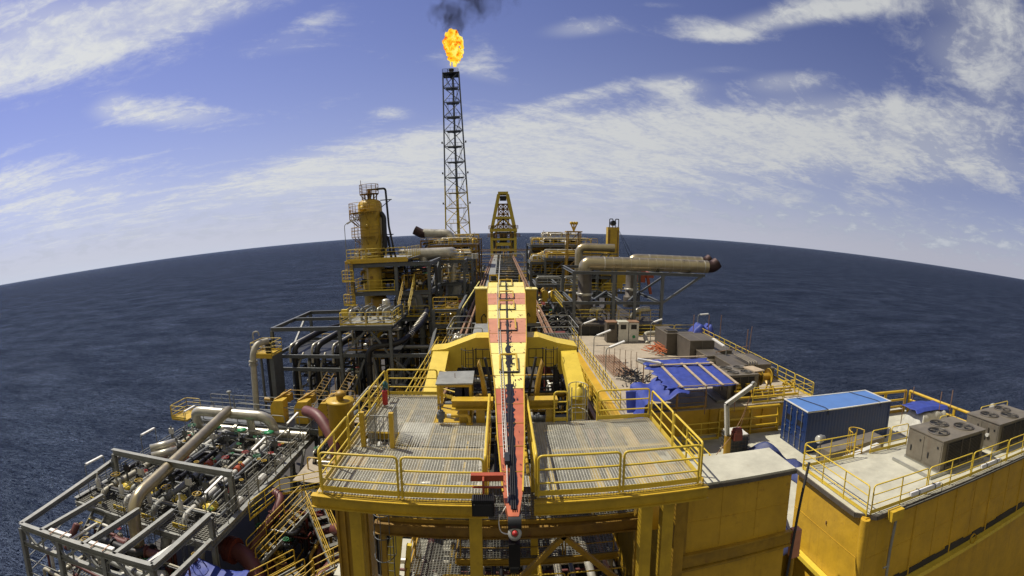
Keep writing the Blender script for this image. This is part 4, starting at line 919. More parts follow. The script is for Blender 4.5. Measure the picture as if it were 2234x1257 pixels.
# inclined walkway beside the deck
t = thing('side_walkway', 'narrow yellow railed walkway running beside the tan roof towards the tall steel frame', 'walkway', (5.4, 20, -11))
q = MB(); q.grating(4.9, 6.0, 19, 50, -10.9, .14, .3, .03); q.build('grating', 'grating_dark', t)
q = MB()
for x in (4.85, 6.05): q.beam((x, 19, -11.05), (x, 50, -11.05), .1, .3)
q.build('stringer', YEL, t)
handrail(t, (4.9, 48, -10.9), (4.9, 19.5, -10.9), n=10, r=.026); handrail(t, (6.0, 48, -10.9), (6.0, 19.5, -10.9), n=10, r=.026)
for y, L_, lab in ((45, 1.9, 'white double deck lamp furthest along the tan roof near the three cabinets'), (38.6, 2.1, 'white double deck lamp beside the thin upright rods on the tan roof'), (33.9, 2.2, 'white double deck lamp above the pile of black fittings')):
    lamp_post((7.5, y, ZH), L_, (1, .12, 0), lab, 'double lamps along the tan roof')
lamp_post((10.4, 29.4, ZH), 2.2, (-1, .25, 0), 'white double deck lamp leaning left over the blue tarpaulin', 'double lamps along the tan roof', tilt=.15, arm=1.5)
lamp_post((17.2, 34.2, ZH), 2.0, (-.5, .9, 0), 'white double deck lamp beside the round grey duct elbow', 'double lamps along the tan roof')
lamp_post((14.0, 44.0, ZH), 2.2, (1, 0, 0), 'white double deck lamp beside the orange scaffold clamps', 'double lamps along the tan roof', arm=.8)
lamp_post((20.3, 47.6, ZH), 2.4, (1, 0, 0), 'white double deck lamp beside the far blue tarpaulin bundle', 'double lamps along the tan roof', tilt=.1, arm=.9)
# cabinets
for k, x in enumerate((10.1, 11.25, 12.3)):
    lab = ('left', 'middle', 'right')[k] + ' one of three worn grey-white steel cabinets under the tall steel frame'
    t = thing('steel_cabinet', lab, 'cabinet', (x, 45.6, ZH), 'three worn cabinets')
    q = MB(); q.box(x, x + .98, 45.6, 46.7, ZH + .05, ZH + 1.95); q.build('body', ('ac_grey', 'white_paint', 'white_paint')[k], t)
    q = MB(); q.box(x - .02, x + 1.0, 45.55, 46.75, ZH + 1.95, ZH + 2.02); q.build('top', ('pole_rust', 'roof_white', 'pole_rust')[k], t)
    q = MB(); q.box(x + .2, x + .75, 45.57, 45.6, ZH + 1.3, ZH + 1.75); q.build('window_panel', 'black', t)
    if k == 2: q = MB(); q.cyl((x + .5, 45.6, ZH + .55), (x + .5, 45.58, ZH + .55), .16, n=14); q.build('green_sticker', 'green', t)
# rods and black pile
for k in range(14):
    x = 8.3 + (k % 7) * .36; y = 38.3 - (k // 7) * 3.6 + (k % 7) * -.35
    o = MB().cyl((x, y, ZH), (x, y, ZH + 1.35), .022, n=6).build('upright_rod', 'pole_rust'); tag(o, 'thin rusty upright rod standing in rows on the tan roof', 'rod', 'thin upright rods on the tan roof')
random.seed(12)
t = thing('fittings_pile', 'heap of black scaffold fittings on the tan roof near the lamps', 'pile', (9.3, 33.6, ZH)); q = MB()
for k in range(150):
    x = 9.4 + random.gauss(0, .6); y = 33.0 + random.gauss(0, 1.2); h = max(0, .6 - abs(x - 9.4) * .4 - abs(y - 33) * .15) * random.random()
    a = random.uniform(0, 3.1); l = random.uniform(.1, .45); q.bar((x, y, ZH + .05 + h), (x + math.cos(a) * l, y + math.sin(a) * l, ZH + .05 + h + random.uniform(-.05, .2)), .05, .05)
q.build('fittings', 'steel_dark', t)
t = thing('pipe_bundle', 'bundle of long rusty scaffold pipes lying on the tan roof behind the black heap', 'pipes', (9, 36, ZH)); q = MB()
for k in range(16): q.cyl((8.2 + .11 * k, 34 + .1 * (k % 3), ZH + .06 + .05 * (k % 2)), (7.9 + .11 * k, 40.5, ZH + .06 + .05 * (k % 2)), .03, n=6)
q.build('pipes', 'pole_rust', t)
t = thing('plank_stack', 'stack of wooden planks with a small ladder beside the black heap', 'planks', (8.9, 29.6, ZH)); q = MB()
for k in range(5): q.box(8.3 + k * .26, 8.52 + k * .26, 28.9, 30.9, ZH + .02, ZH + .10)
q.build('planks', 'wood', t)
ladder(t, (9.75, 28.9, ZH + .14), (9.75, 31.4, ZH + .18), .35, 'galv', out=(0, 0, 1))
t = thing('scaffold_heap', 'heap of orange scaffold frames on the tan roof left of the grey plant boxes', 'scaffold', (13.9, 40.6, ZH)); q = MB()
for k in range(40):
    x = 13.6 + random.uniform(-.7, .7); y = 40.8 + random.uniform(-1.2, 1.2); z = ZH + random.uniform(.05, .75); a = random.choice((.5, 2.2)) + random.uniform(-.3, .3); q.bar((x - math.cos(a) * .5, y - math.sin(a) * .5, z), (x + math.cos(a) * .5, y + math.sin(a) * .5, z + random.uniform(-.1, .3)), .05, .05)
q.build('frames', 'scaffold', t)
t = thing('pallet_sheet', 'white sheet and orange board lying on the tan roof behind the tarpaulin shelter', 'sheet', (13, 34.5, ZH))
q = MB(); q.cbox((12.9, 35.2, ZH + .06), (1.9, 2.4, .08), .5); q.build('sheet', 'white_paint', t); q = MB(); q.cbox((13.6, 33.4, ZH + .06), (1.9, .7, .1), .1); q.build('board', 'scaffold', t)
t = thing('cable_tray_stack', 'pair of bright metal trays lying on the tan roof', 'trays', (11.9, 37, ZH)); q = MB()
for k in range(3): q.cbox((11.7 + k * .35, 36.4, ZH + .1 + .05 * k), (.22, 4.2, .1), .28)
q.build('trays', 'galv', t)
# blue tarpaulin shelter
t = thing('tarpaulin_shelter', 'sloping blue tarpaulin shelter roof held down by planks on the tan roof', 'shelter', (11, 27.5, ZH))
cloth('canopy', 'tarp', None, None, 9.3, 13.9, 25.6, 30.9, lambda u, v, x, y: -8.55 + .35 * v, 40, 30, 21, parent=t, rag=1.5)
q = MB(); 
for x in (10.2, 11.7, 12.8, 13.8): q.bar((x, 25.5, -8.48), (x, 29.7 if x > 10.5 else 30.4, -8.18), .16, .05)
q.bar((9.4, 29.4, -8.18), (13.9, 29.4, -8.18), .22, .06); q.bar((9.2, 30.95, -8.1), (13.9, 30.95, -8.1), .16, .08); q.bar((10.0, 25.6, -8.46), (13.9, 25.6, -8.46), .05, .05); q.build('plank', 'wood', t)
for x, y in ((9.4, 30.7), (13.8, 30.7), (10.0, 25.7), (13.8, 25.7), (11.8, 25.7)): q = MB(); q.cyl((x, y, ZH), (x, y, -8.45), .035, n=6); q.build('pole', 'pole_rust', t)
cloth('tarpaulin', 'tarp', 'crumpled blue tarpaulin sagging off the left end of the shelter roof', 'tarpaulin', 7.6, 10.5, 24.9, 28.4, lambda u, v, x, y: -9.3 + .75 * u + .15 * math.sin(x * 4) + (-.9 if u < .08 else 0), 40, 34, 22, rag=1)
cloth('hanging_tarpaulin', 'tarp', 'blue tarpaulin hanging down to the yellow rail below the shelter', 'tarpaulin', 7.3, 8.3, 26.4, 27.2, lambda u, v, x, y: -11.0 + 1.9 * v, 16, 26, 23)
# plant boxes and ducts
def plant(label, parts, cat='duct', name='plant_box'):
    x0, x1, y0, y1, z0, z1 = parts[0][:6]; t = thing(name, label, cat, (x0, y0, ZH))
    for p in parts:
        q = MB(); q.box(*p[:6]); m = p[6] if len(p) > 6 else 'ac_grey'
        o = q.build(p[7] if len(p) > 7 else 'casing', m, t)
        q = MB(); x0, x1, y0, y1, z0, z1 = p[:6]
        q.box(x0 - .03, x1 + .03, y0 - .03, y0 + .02, z1 - .06, z1 + .02); q.box(x0 - .03, x1 + .03, y1 - .02, y1 + .03, z1 - .06, z1 + .02); q.box(x0 - .028, x0 + .02, y0, y1, z1 - .058, z1 + .018); q.box(x1 - .02, x1 + .028, y0, y1, z1 - .058, z1 + .018)
        k = max(1, int((x1 - x0) / .9))
        for i in range(1, k): x = x0 + (x1 - x0) * i / k; q.box(x - .02, x + .02, y0 - .02, y1 + .02, z0, z1 + .01)
        q.build('seam_flange', 'ac_metal', o)
    return t
plant('tall grey plant box furthest left in the duct row beside the orange heap', [(14.3, 15.5, 40.2, 43.6, ZH, -8.35), (14.5, 15.4, 40.6, 41.6, -8.33, -8.2, 'black', 'grille')])
plant('largest square grey plant box in the middle of the duct row', [(15.2, 17.4, 36.9, 40.0, ZH, -8.3)])
t = plant('long low grey duct with a round elbow in the duct row', [(15.7, 17.2, 34.4, 36.8, ZH, -9.0), (17.5, 18.9, 36.5, 41, ZH, -9.1)])
q = MB(); q.lathe((15.2, 34.6, -9.75), [(0, .02), (.0, .62), (1.3, .62), (1.3, .02)], (1, 0, 0), 28); q.build('round_elbow', 'ac_metal', t)
plant('row of low grey duct sections along the outer rail', [(18.2, 19.6, 38.4, 41, ZH, -9.35), (18.2, 19.8, 42.0, 44.4, ZH, -9.3), (16.2, 18, 42.0, 43.6, ZH, -8.9), (18.3, 19.7, 35.2, 37.8, ZH, -9.4)])
t = plant('wide flat grey duct box with pipe bends on top, behind the square chiller', [(16.3, 19.6, 31.2, 34.6, ZH, -8.95), (19.6, 20.2, 31.6, 33.8, ZH, -9.4)])
for k in range(4): q = MB(); q.tube([(17.6 + k * .22, 33.6, -8.7 + .0), (17.6 + k * .22, 31.05, -8.7), (17.6 + k * .22, 31.05, -9.7)], .06, 8, .15); q.build('pipe_bend', 'ac_metal', t)
ac_unit(14.2, 16.45, 27.6, 29.9, ZH, -8.6, 'dark square chiller with four blue-grey roof fans beside the tarpaulin shelter', [(14.8, 28.2, .4), (15.8, 28.2, .4), (14.8, 29.3, .4), (15.8, 29.3, .4)])
t = tag(MB().cbox((16.6, 28.6, -8.5), (.9, 1.3, .08), .2).build('board', 'wood'), 'wooden board lying on the edge of the square chiller', 'board')
# yellow reel and manifold
t = thing('hose_reel', 'yellow hose reel standing near the corner of the tan roof', 'hose reel', (17.6, 28.9, ZH))
for x in (17.25, 18.0): q = MB(); q.lathe((x, 28.9, -9.2), [(0, .58), (.05, .6), (.06, .1)], (1, 0, 0), 24); q.build('flange_disc', YEL, t)
q = MB(); q.cyl((17.25, 28.9, -9.2), (18.05, 28.9, -9.2), .25, n=16); q.build('drum', 'yellow_dull', t)
q = MB()
for x in (17.15, 18.15): q.bar((x, 28.5, ZH), (x, 28.9, -9.2), .08, .08); q.bar((x, 29.3, ZH), (x, 28.9, -9.2), .08, .08)
q.build('stand', YEL, t)
t = thing('pipe_manifold', 'yellow pipe manifold with valves along the edge of the tan roof', 'manifold', (15.5, 27.3, ZH))
for dz, y in ((.35, 27.0), (.7, 27.3), (.3, 27.8)): pipe(t, [(14.6, y, ZH + dz), (19.4, y, ZH + dz)], .075, YEL, flanges=((0, .3), (0, .6)))
for k in range(6): pipe(t, [(14.9 + k * .85, 27.0, ZH + .35), (14.9 + k * .85, 27.3, ZH + .7 + .3 * (k % 2)), (14.9 + k * .85, 27.8, ZH + .3)], .05, YEL)
for x in (14.9, 15.6, 18.6, 19.2): valve(t, (x, 27.5, ZH + .9), .09, YEL, 'yellow', stem=.25)
# masts and far tarp bundle
t = thing('aerial_mast', 'thin rusty mast with a long horizontal wire pole near the outer rail', 'mast', (20.0, 36, ZH))
q = MB(); q.tube([(20.0, 36.0, ZH), (20.0, 36.0, -7.2)], .04, 6, 0); q.tube([(20.1, 35.8, ZH), (20.25, 35.8, -6.9)], .03, 6, 0); q.tube([(20.1, 35.9, -8.6), (16.8, 35.2, -8.9)], .025, 5, 0); q.tube([(16.8, 35.2, -8.8), (16.8, 35.2, ZH)], .03, 5, 0); q.build('pole', 'pole_rust', t)
t = thing('tarp_bundle', 'blue tarpaulin bundle tied over scaffold poles at the far corner of the tan roof', 'wrapped cargo', (20.2, 47.5, ZH))
cloth('tarp_cover', 'tarp', None, None, 19.2, 22.2, 46.4, 48.6, lambda u, v, x, y: ZH + 1.5 * min(1, 5 * min(u, 1 - u, v, 1 - v)) * (.85 + .15 * math.sin(x * 5)), 26, 18, 31, parent=t)
for x in (19.3, 21.0, 22.4): q = MB(); q.tube([(x, 46.3, ZH - .5), (x, 46.3, ZH + 2.6)], .04, 6, 0); q.build('scaffold_pole', 'pole_rust', t)
t = thing('cream_pipe_bend', 'cream pipe bend near the far rail right of the three cabinets', 'pipe', (14.4, 47, ZH)); pipe(t, [(14.0, 45.0, ZH), (14.0, 46.2, ZH + .75), (17, 46.6, ZH + .75), (17, 46.6, ZH)], .22, 'pipe_cream')

# ================================================================ turbine exhaust module
t = thing('steel_structure', 'tall grey steel frame carrying the pair of long turbine exhaust ducts', 'steel frame', (7.5, 50, ZH))
X = (7.5, 11.65, 13.95, 16.95); ZT, ZM = -3.95, -7.05
for x in X:
    for y in (50, 59): q = MB(); q.beam((x, y, -15), (x, y, ZT - .14), .3, .32, .04, (0, 1, 0)); q.build('column', 'steel', t)
q = MB(); q.beam((7.3, 50, ZT), (21.8, 50, ZT), .26, .32); q.beam((7.3, 59, ZT), (21.2, 59, ZT), .26, .32); q.build('top_beam', 'steel', t)
q = MB()
for x in (7.5, 16.95, 20.6): q.beam((x, 50.1, ZT + .0), (x, 59, ZT), .24, .3)
q.build('top_cross_beam', 'steel', t)
q = MB()
for y in (50, 59): q.beam((6.3, y, ZM), (17.1, y, ZM), .24, .3)
for x in (6.5, 7.5, 10, 12.8, 16.95): q.beam((x, 50, ZM - .01), (x, 59, ZM - .01), .22, .28)
q.build('middle_beam', 'steel', t)
q = MB()
for y in (50, 59): q.bar((17, y, ZM), (21.4, y, ZT - .1), .22, .22)
q.bar((9.2, 50.3, ZM), (12.8, 58.8, ZM + .2), .2, .2); q.bar((13.2, 50.3, ZM), (16.9, 58.8, ZM + .2), .2, .2)
q.bar((6.4, 50, ZM - .2), (7.6, 50, ZM - 3), .15, .15)
q.build('brace', 'steel', t)
q = MB(); q.grating(7.5, 17, 50.2, 59, ZM - 1.9, .5, .5, .06); q.build('floor', 'steel_dark', t)
handrail(t, (7.6, 50.1, -8.9), (17, 50.1, -8.9), n=4, toe=None, r=.025, seg=6); handrail(t, (7.6, 58.8, -7.0), (17, 58.8, -7.0), n=4, toe=None, r=.025, seg=6)
handrail(t, (6.4, 50.2, -7.6), (6.4, 58, -7.6), n=3, r=.025, seg=6)
def duct(label, y, x0, x1, z, r, foot, tip=True):
    t = thing('exhaust_duct', label, 'exhaust duct', (x0, y, foot), 'turbine exhaust ducts')
    q = MB(); q.tube([(x0, y, z - r * 1.6), (x0, y, z), (x1, y, z)], r, 24, r * 1.9, seg=7); q.build('duct', 'clad_warm', t)
    q = MB()
    k = int((x1 - x0 - 2) / .95)
    for i in range(k + 1): x = x0 + 2 + i * .95; w_ = .12 if i in (0, k) else .018; q.cyl((x - w_ / 2, y, z), (x + w_ / 2, y, z), r * 1.025, n=24)
    q.build('band', 'clad', t)
    q = MB(); q.tube([(x1, y, z), (x1 + r * .9, y, z + .05), (x1 + r * 1.75, y, z + r * .75)], r * .96, 24, r * 1.1, seg=6, caps=False)
    q.build('burnt_outlet', 'clad_burnt', t)
    q = MB(); q.lathe((x0, y, foot), [(0, r * 1.35), (1.1, r * 1.35), (1.25, r * 1.3), (1.35, r * 1.05), (z - r * 1.5 - foot, r * 1.02)], n=24); q.build('stack', 'ac_grey', t)
    q = MB(); q.lathe((x0, y, foot + 1.9), [(0, r * 1.1), (.28, r * 1.3), (.3, r * 1.1)], n=24); q.build('collar', 'clad', t)
duct('long metal turbine exhaust duct in front, with a burnt brown outlet', 51.8, 8.9, 22.8, -3.1, .71, -8.4)
duct('turbine exhaust duct partly hidden behind the front one', 56.6, 15.3, 24.1, -2.85, .66, -8.4)
for k, (x, lab) in enumerate(((8.6, 'dark air intake box under the left stack of the exhaust frame'), (14.0, 'dark air intake box under the right stack of the exhaust frame'))):
    t = thing('intake_box', lab, 'machine housing', (x, 51, -15))
    q = MB(); q.box(x - .6, x + 2.6, 49.2, 54, -15, -9.2); q.build('housing', 'ac_grey', t); q = MB()
    for i in range(3): q.box(x - .45 + i * .98, x + .45 + i * .98, 49.12, 49.19, -10.9, -9.4)
    q.build('filter_opening', 'black', t)
    pipe(t, [(x + .2, 52, -9.2), (x + .6, 51.2, -8.0), (x + 2, 51.2, -7.9)], .35, 'clad')
t = thing('cherry_red_tank', 'dark red skid tank beside the crane runway left of the cabinets', 'tank', (5.4, 46, -15)); q = MB(); q.box(4.2, 6.2, 44, 47, -15, -9.4); q.build('tank', 'hull_red', t); q = MB(); q.box(4.3, 6.1, 43.93, 43.99, -10.2, -10.1); q.build('band', 'white_paint', t)
t = thing('exhaust_duct', 'thin far exhaust duct with an elbow behind the left corner of the exhaust frame', 'exhaust duct', (9.7, 70, -12), 'turbine exhaust ducts'); q = MB(); q.tube([(10.6, 67, -8), (10.6, 67, -1.9), (15.5, 67, -1.9)], .55, 18, .8); q.build('duct', 'clad_warm', t)
q = MB(); q.bar((10.8, 66.9, -2.7), (16, 66.9, -2.7), .15, .15); q.bar((12, 66.9, -4.5), (14, 66.9, -2.7), .15, .15); q.bar((13, 66.9, -4.5), (15, 66.9, -2.7), .15, .15); q.build('support', 'steel', t)
# pedestal crane behind
t = thing('pedestal_crane', 'yellow crane mast with an orange cab standing behind the exhaust ducts', 'crane', (17.2, 75, -12))
q = MB(); q.bar((17.1, 75, -12), (17.0, 75, 1.0), 1.75, 1.3, (0, 1, 0)); q.build('mast', 'yellow', t)
q = MB(); q.box(16.2, 16.5, 74.3, 74.34, -6, .6); q.box(17.6, 17.75, 74.3, 74.34, -6, .6); q.box(16.7, 17.4, 74.28, 74.33, -5, -3.4); q.build('stiffener', 'yellow_dark', t)
q = MB(); q.tube([(16.4, 74.6, 1), (16.4, 74.6, 2.2), (16.9, 74.6, 2.2), (16.9, 74.6, 1)], .07, 6, .1); q.tube([(17.3, 74.6, 1), (17.3, 74.6, 2.2), (17.8, 74.6, 2.2), (17.8, 74.6, 1)], .07, 6, .1); q.cyl((17, 74.4, 1.6), (17, 75.4, 1.6), .4); q.build('head_frame', 'steel_dark', t)
q = MB()
for x in (20, 21): q.tube([(17.6, 75, 1.2), (x + 1, 75, -6)], .03, 5, 0)
q.build('stay_rope', 'steel_dark', t)
q = MB(); q.box(18.2, 20.8, 74, 77, -7.4, -5.2); q.box(15.2, 18.6, 73.8, 78, -8.2, -5.4); q.build('machinery_house', 'yellow', t); q = MB(); q.box(20.8, 22.2, 73.9, 76, -7.2, -5); q.box(22.2, 23.6, 74, 76, -6.5, -5.6); q.bar((22.5, 74, -6), (23.2, 74, -9), .4, .4); q.build('cab', 'orange_red', t)
t = thing('stair_tower', 'slim brown-yellow braced tower topped by lamps behind the left corner of the exhaust frame', 'tower', (10.2, 70, -12)); q = MB()
for x in (9.5, 11.1):
    for y in (69.4, 71): q.bar((x - (.5 if x < 10 else 0), y, -13), (x, y, .2), .16, .16)
for k in range(7):
    z = -10 + k * 1.7; q.bar((9.3, 69.4, z), (11.1, 69.4, z), .12, .12)
q.build('frame', 'yellow_dull', t); q = MB()
for k in range(6): z = -10 + k * 1.7; a = (9.4, 11.1) if k % 2 else (11.1, 9.4); q.bar((a[0], 69.5, z), (a[1], 69.5, z + 1.7), .1, .1)
q.build('brace', 'yellow_dark', t); q = MB(); q.box(9.2, 11.4, 69.2, 71.2, .1, .25); q.build('top_deck', 'yellow_dull', t)
for dx in (-.35, 0, .35): q = MB(); q.cyl((10.3, 70, .25), (10.3 + dx, 70, 1.1), .1); q.lathe((10.3 + dx, 70, 1.1), [(0, .1), (.1, .22), (.4, .24), (.45, .0)], n=10); q.build('lamp', 'yellow', t)
rnd = random.Random(77)
PM = ['pipe_dark', 'steel', 'clad', 'yellow_dull', 'pipe_cream', 'galv', 'yellow', 'steel_dark', 'pole_rust']
def clutter(par, x0, x1, y0, y1, z0, z1, n, seed, pm=PM, rmax=.2, valves=4, vessels=0):
    """pipe runs with elbows, valves and small vessels standing inside a module"""
    g = random.Random(seed)
    for k in range(n):
        r = g.choice((.05, .07, .1, .14, rmax)); z = g.uniform(z0 + .5, z1 - .2); m = g.choice(pm)
        if g.random() < .55:
            y = g.uniform(y0, y1); a, b = sorted((g.uniform(x0, x1), g.uniform(x0, x1)));
            if b - a < (x1 - x0) * .3: a, b = x0 + .1, x1 - .1
            pts = [(a, y, z0 if g.random() < .6 else z - .4), (a, y, z), (b, y, z)]
            if g.random() < .6: y2 = min(y1, y + g.uniform(.4, 2)); pts += [(b, y2, z), (b, y2, z0)]
        else:
            x = g.uniform(x0, x1); a, b = y0 + g.uniform(0, (y1 - y0) * .4), y1 - g.uniform(0, (y1 - y0) * .4)
            pts = [(x, a, z0), (x, a, z), (x, b, z)]
            if g.random() < .6: x2 = min(x1, x + g.uniform(.3, 1.5)); pts += [(x2, b, z), (x2, b, z0)]
        pipe(par, pts, r, m, flanges=((1, .3), (1, .7)) if r > .06 else (), n=8, seg=3)
    for k in range(valves):
        valve(par, (g.uniform(x0, x1), g.uniform(y0, y1), g.uniform(z0 + .5, z1 - .3)), g.choice((.07, .1, .14)), g.choice(pm), g.choice(('red', 'steel_dark', 'yellow', 'green')), d=g.choice(((1, 0, 0), (0, 1, 0))), stem=.4)
    for k in range(vessels):
        r = g.uniform(.3, .6); h = min(z1 - z0, g.uniform(1.2, 2.2)); q = MB()
        if g.random() < .6: q.vessel((g.uniform(x0 + r, x1 - r), g.uniform(y0 + r, y1 - r), z0 + .2), h, r, n=16)
        else: q.vessel((x0 + .5, g.uniform(y0 + r, y1 - r), z0 + r + .3), min(3, x1 - x0 - 1), r, (1, 0, 0), 16)
        q.build('vessel', g.choice(('yellow', 'yellow_dull', 'clad', 'yellow')), par)
def frame_cols(par, xs, ys, z0, z1, m='steel', s=.26, name='column'):
    for x in xs:
        for y in ys: q = MB(); q.beam((x, y, z0), (x, y, z1), s, s * 1.1, .035, (0, 1, 0)); q.build(name, m, par)
def frame_beams(par, xs, ys, z, m='steel', w=.22, h=.3, name='floor_beam', both=True):
    for y in ys: q = MB(); q.beam((xs[0], y, z), (xs[-1], y, z), w, h); q.build(name, m, par)
    if both:
        for x in xs: q = MB(); q.beam((x, ys[0], z - .005), (x, ys[-1], z - .005), w, h - .02); q.build(name, m, par)

# ================================================================ manifold frame left of the runway (grey steel)
t = thing('manifold_frame', 'wide low grey steel frame full of dark manifold pipes in front of the column tower', 'steel frame', (-20.2, 39.8, -15))
XS, YS = (-20.2, -13.7, -9.2), (39.8, 49.4)
frame_cols(t, XS, YS, -17, -7.65); frame_beams(t, (-20.3, -9.1), YS, -7.5, w=.28, h=.34, both=False)
for x in XS: q = MB(); q.beam((x, 39.8, -7.505), (x, 49.4, -7.505), .26, .32); q.build('floor_beam', 'steel', t)
q = MB(); q.beam((-20.2, 45.1, -7.5), (-13.6, 45.1, -7.5), .24, .3); q.build('floor_beam', 'steel', t)
for z in (-10.0, -11.2): frame_beams(t, (-20.2, -13.7), (39.8,), z, both=False)
frame_beams(t, (-13.7, -5.9), (39.8,), -9.9, both=False); frame_beams(t, (-20.2, -13.7), (47.5,), -10, both=False)
q = MB(); q.beam((-20.2, 39.9, -10), (-20.2, 49.4, -10), .24, .3); q.build('floor_beam', 'steel', t)
for a, b in (((-13.5, 39.8, -9.8), (-11.4, 39.8, -7.8)), ((-9.4, 39.8, -9.8), (-10.9, 39.8, -7.8)), ((-11.6, 39.8, -10.2), (-13.4, 39.8, -14.5)), ((-20.2, 48, -7.7), (-20.2, 44.5, -9.9)), ((-10.8, 39.8, -10.2), (-10.2, 39.8, -14.8))):
    q = MB(); q.bar(a, b, .17, .17); q.build('brace', 'steel', t)
# corner frame with the white lit diagonal end
frame_cols(t, (-6.0,), (39.8, 44.0), -17, -9.8); q = MB(); q.beam((-6.0, 39.8, -9.9), (-6.0, 44.5, -8.6), .25, .3); q.build('floor_beam', 'steel', t)
for a, b in (((-9, 39.8, -10.2), (-6.2, 39.8, -13)), ((-6.2, 39.8, -10.2), (-9, 39.8, -13))): q = MB(); q.bar(a, b, .15, .15); q.build('brace', 'steel', t)
for x in (-18.6, -16.4, -14.4):
    pipe(t, [(x, 40.8, -15), (x, 40.8, -9.3), (x + 1.6, 44.5, -8.5), (x + 3.0, 46.5, -8.4)], .27, 'pipe_dark', flanges=((0, .9),), bend=.9, seg=7)
    pipe(t, [(x - .35, 40.6, -10.8), (x - .35, 40.6, -9.2), (x + 1.25, 44.0, -8.5)], .12, 'clad', bend=.5)
    pipe(t, [(x + .4, 40.6, -14.5), (x + .4, 40.6, -11), (x + .4, 42, -10.2)], .1, 'pipe_cream')
pipe(t, [(-11.2, 39.6, -15), (-11.2, 39.6, -9.1), (-8.6, 40.2, -9.0), (-7.0, 43.5, -7.8), (-6.9, 45.5, -7.0)], .26, 'pipe_dark', name='black_pipe', flanges=((0, .75),), bend=1.0, seg=7)
q = MB()
for k in range(16):
    f = k / 15; p = V((-7.9, 41.5, -8.55)).lerp(V((-6.95, 44.8, -7.3)), f); q.cyl(p, p + V((.02, .05, .03)), .30, n=12)
q.build('pipe_band', 'clad', t)
for z, y in ((-8.1, 42.5), (-8.5, 44), (-8.9, 46)): pipe(t, [(-13.4, y, z - 1.5), (-13.4, y, z), (-9.4, y, z), (-9.4, y + .8, z)], .13, rnd.choice(('steel_dark', 'clad', 'pipe_dark')))
clutter(t, -19.8, -14, 40.5, 48, -15, -10.5, 22, 4, ['pipe_dark', 'steel', 'clad', 'steel_dark', 'pipe_cream', 'steel_light'], valves=10)
clutter(t, -13.4, -9.4, 40.5, 48, -15, -8, 20, 5, ['pipe_dark', 'steel', 'clad', 'steel_dark', 'pipe_cream'], valves=8)
clutter(t, -9, -6, 41, 48, -15, -11, 8, 6, ['pipe_dark', 'steel', 'steel_dark'], valves=2)
handrail(t, (-13.4, 41, -9.8), (-9.4, 41, -9.8), n=2, r=.025, m='yellow_dull', toe='yellow_dull')
q = MB(); q.box(-20, -9.2, 41, 49, -10.35, -10.3); q.build('floor_plate', 'steel_dark', t)
# valve deck on top of it
t = thing('valve_deck', 'yellow railed valve platform standing on the right part of the low grey frame', 'platform', (-13.5, 39.9, -7.3))
q = MB(); q.box(-13.6, -8.9, 39.75, 44.6, -7.34, -7.26); q.build('floor', 'steel_light', t)
for a, b, n in (((-13.6, 39.75, -7.26), (-8.95, 39.75, -7.26), 2), ((-8.9, 39.8, -7.26), (-8.9, 44.6, -7.26), 2), ((-13.6, 44.6, -7.26), (-13.6, 39.8, -7.26), 2)): handrail(t, a, b, n=n, r=.028, seg=6)
q = MB(); q.box(-13.45, -12.95, 39.9, 40.2, -6.5, -5.9); q.build('lamp_box', 'lemon', t)
for k in range(6):
    x = -13 + k * .75; pipe(t, [(x, 40.9 + (k % 2), -7.26), (x, 40.9 + (k % 2), -6.2), (x + .5, 42 + (k % 2), -6.0), (x + .5, 43, -7.2)], .11, ('clad', 'steel_light', 'steel')[k % 3], flanges=((0, .4),))
for k in range(7): valve(t, (-12.8 + k * .6, 41.2 + (k % 3) * .9, -6.3), .11, 'steel_light', 'steel_dark', stem=.45)
q = MB(); q.vessel((-10.3, 43.4, -7.2), 1.7, .35, n=14); q.build('relief_valve', 'clad', t)
# inclined stair to column platform
t = thing('stairway', 'yellow stair climbing right from the valve platform to the column tower', 'stair', (-8.8, 44, -7)); q = MB()
for k in range(8): q.box(-9.4, -8.4, 44.2 + k * .5, 44.5 + k * .5, -7.2 + k * .3, -7.15 + k * .3)
q.build('treads', 'steel_dark', t); handrail(t, (-9.4, 44.2, -7.2), (-9.4, 48.2, -4.8), n=1, m='yellow', toe=None); handrail(t, (-8.4, 44.2, -7.2), (-8.4, 48.2, -4.8), n=1, toe=None)

# ================================================================ column tower
t = thing('column_tower_frame', 'tall grey and yellow steel tower frame around the big yellow process column', 'steel frame', (-15, 48.5, -15))
XT = (-14.9, -10.3, -7.0)
for x, z1 in zip(XT, (-2.4, -2.4, -2.5)):
    for y in (48.6, 57.5): q = MB(); q.beam((x, y, -17), (x, y, z1 - .5), .3, .34, .04, (0, 1, 0)); q.build('column', 'steel', t)
q = MB(); q.beam((-6.3, 48.6, -17), (-6.3, 48.6, -3), .22, .3, .04, (0, 1, 0)); q.build('column', 'steel_dark', t)
for z in (-2.75, -5.6): frame_beams(t, (-15.1, -10.3, -6.9), (48.5, 57.5), z, w=.28, h=.38)
frame_beams(t, (-10.3, -6.9), (48.5, 57.5), -8.3, w=.28, h=.34)
for a, b in (((-10.2, 57.4, -5.4), (-7.1, 57.4, -3)), ((-7.0, 49, -5.4), (-7.0, 57, -3)), ((-7, 49, -8), (-7, 57, -5.8)), ((-6.3, 48.6, -9), (-3.6, 48.8, -12.2))): q = MB(); q.bar(a, b, .16, .16); q.build('brace', 'steel', t)
q = MB(); q.box(-15.3, -10.0, 48.3, 57.6, -2.3, -2.2); q.box(-10.0, -9.0, 48.3, 56, -2.3, -2.205); q.build('top_floor', 'steel_light', t)
q = MB(); q.box(-15.3, -9.0, 48.2, 48.3, -2.5, -2.15); q.box(-15.4, -15.3, 48.2, 57.6, -2.5, -2.15); q.build('top_fascia', 'yellow', t)
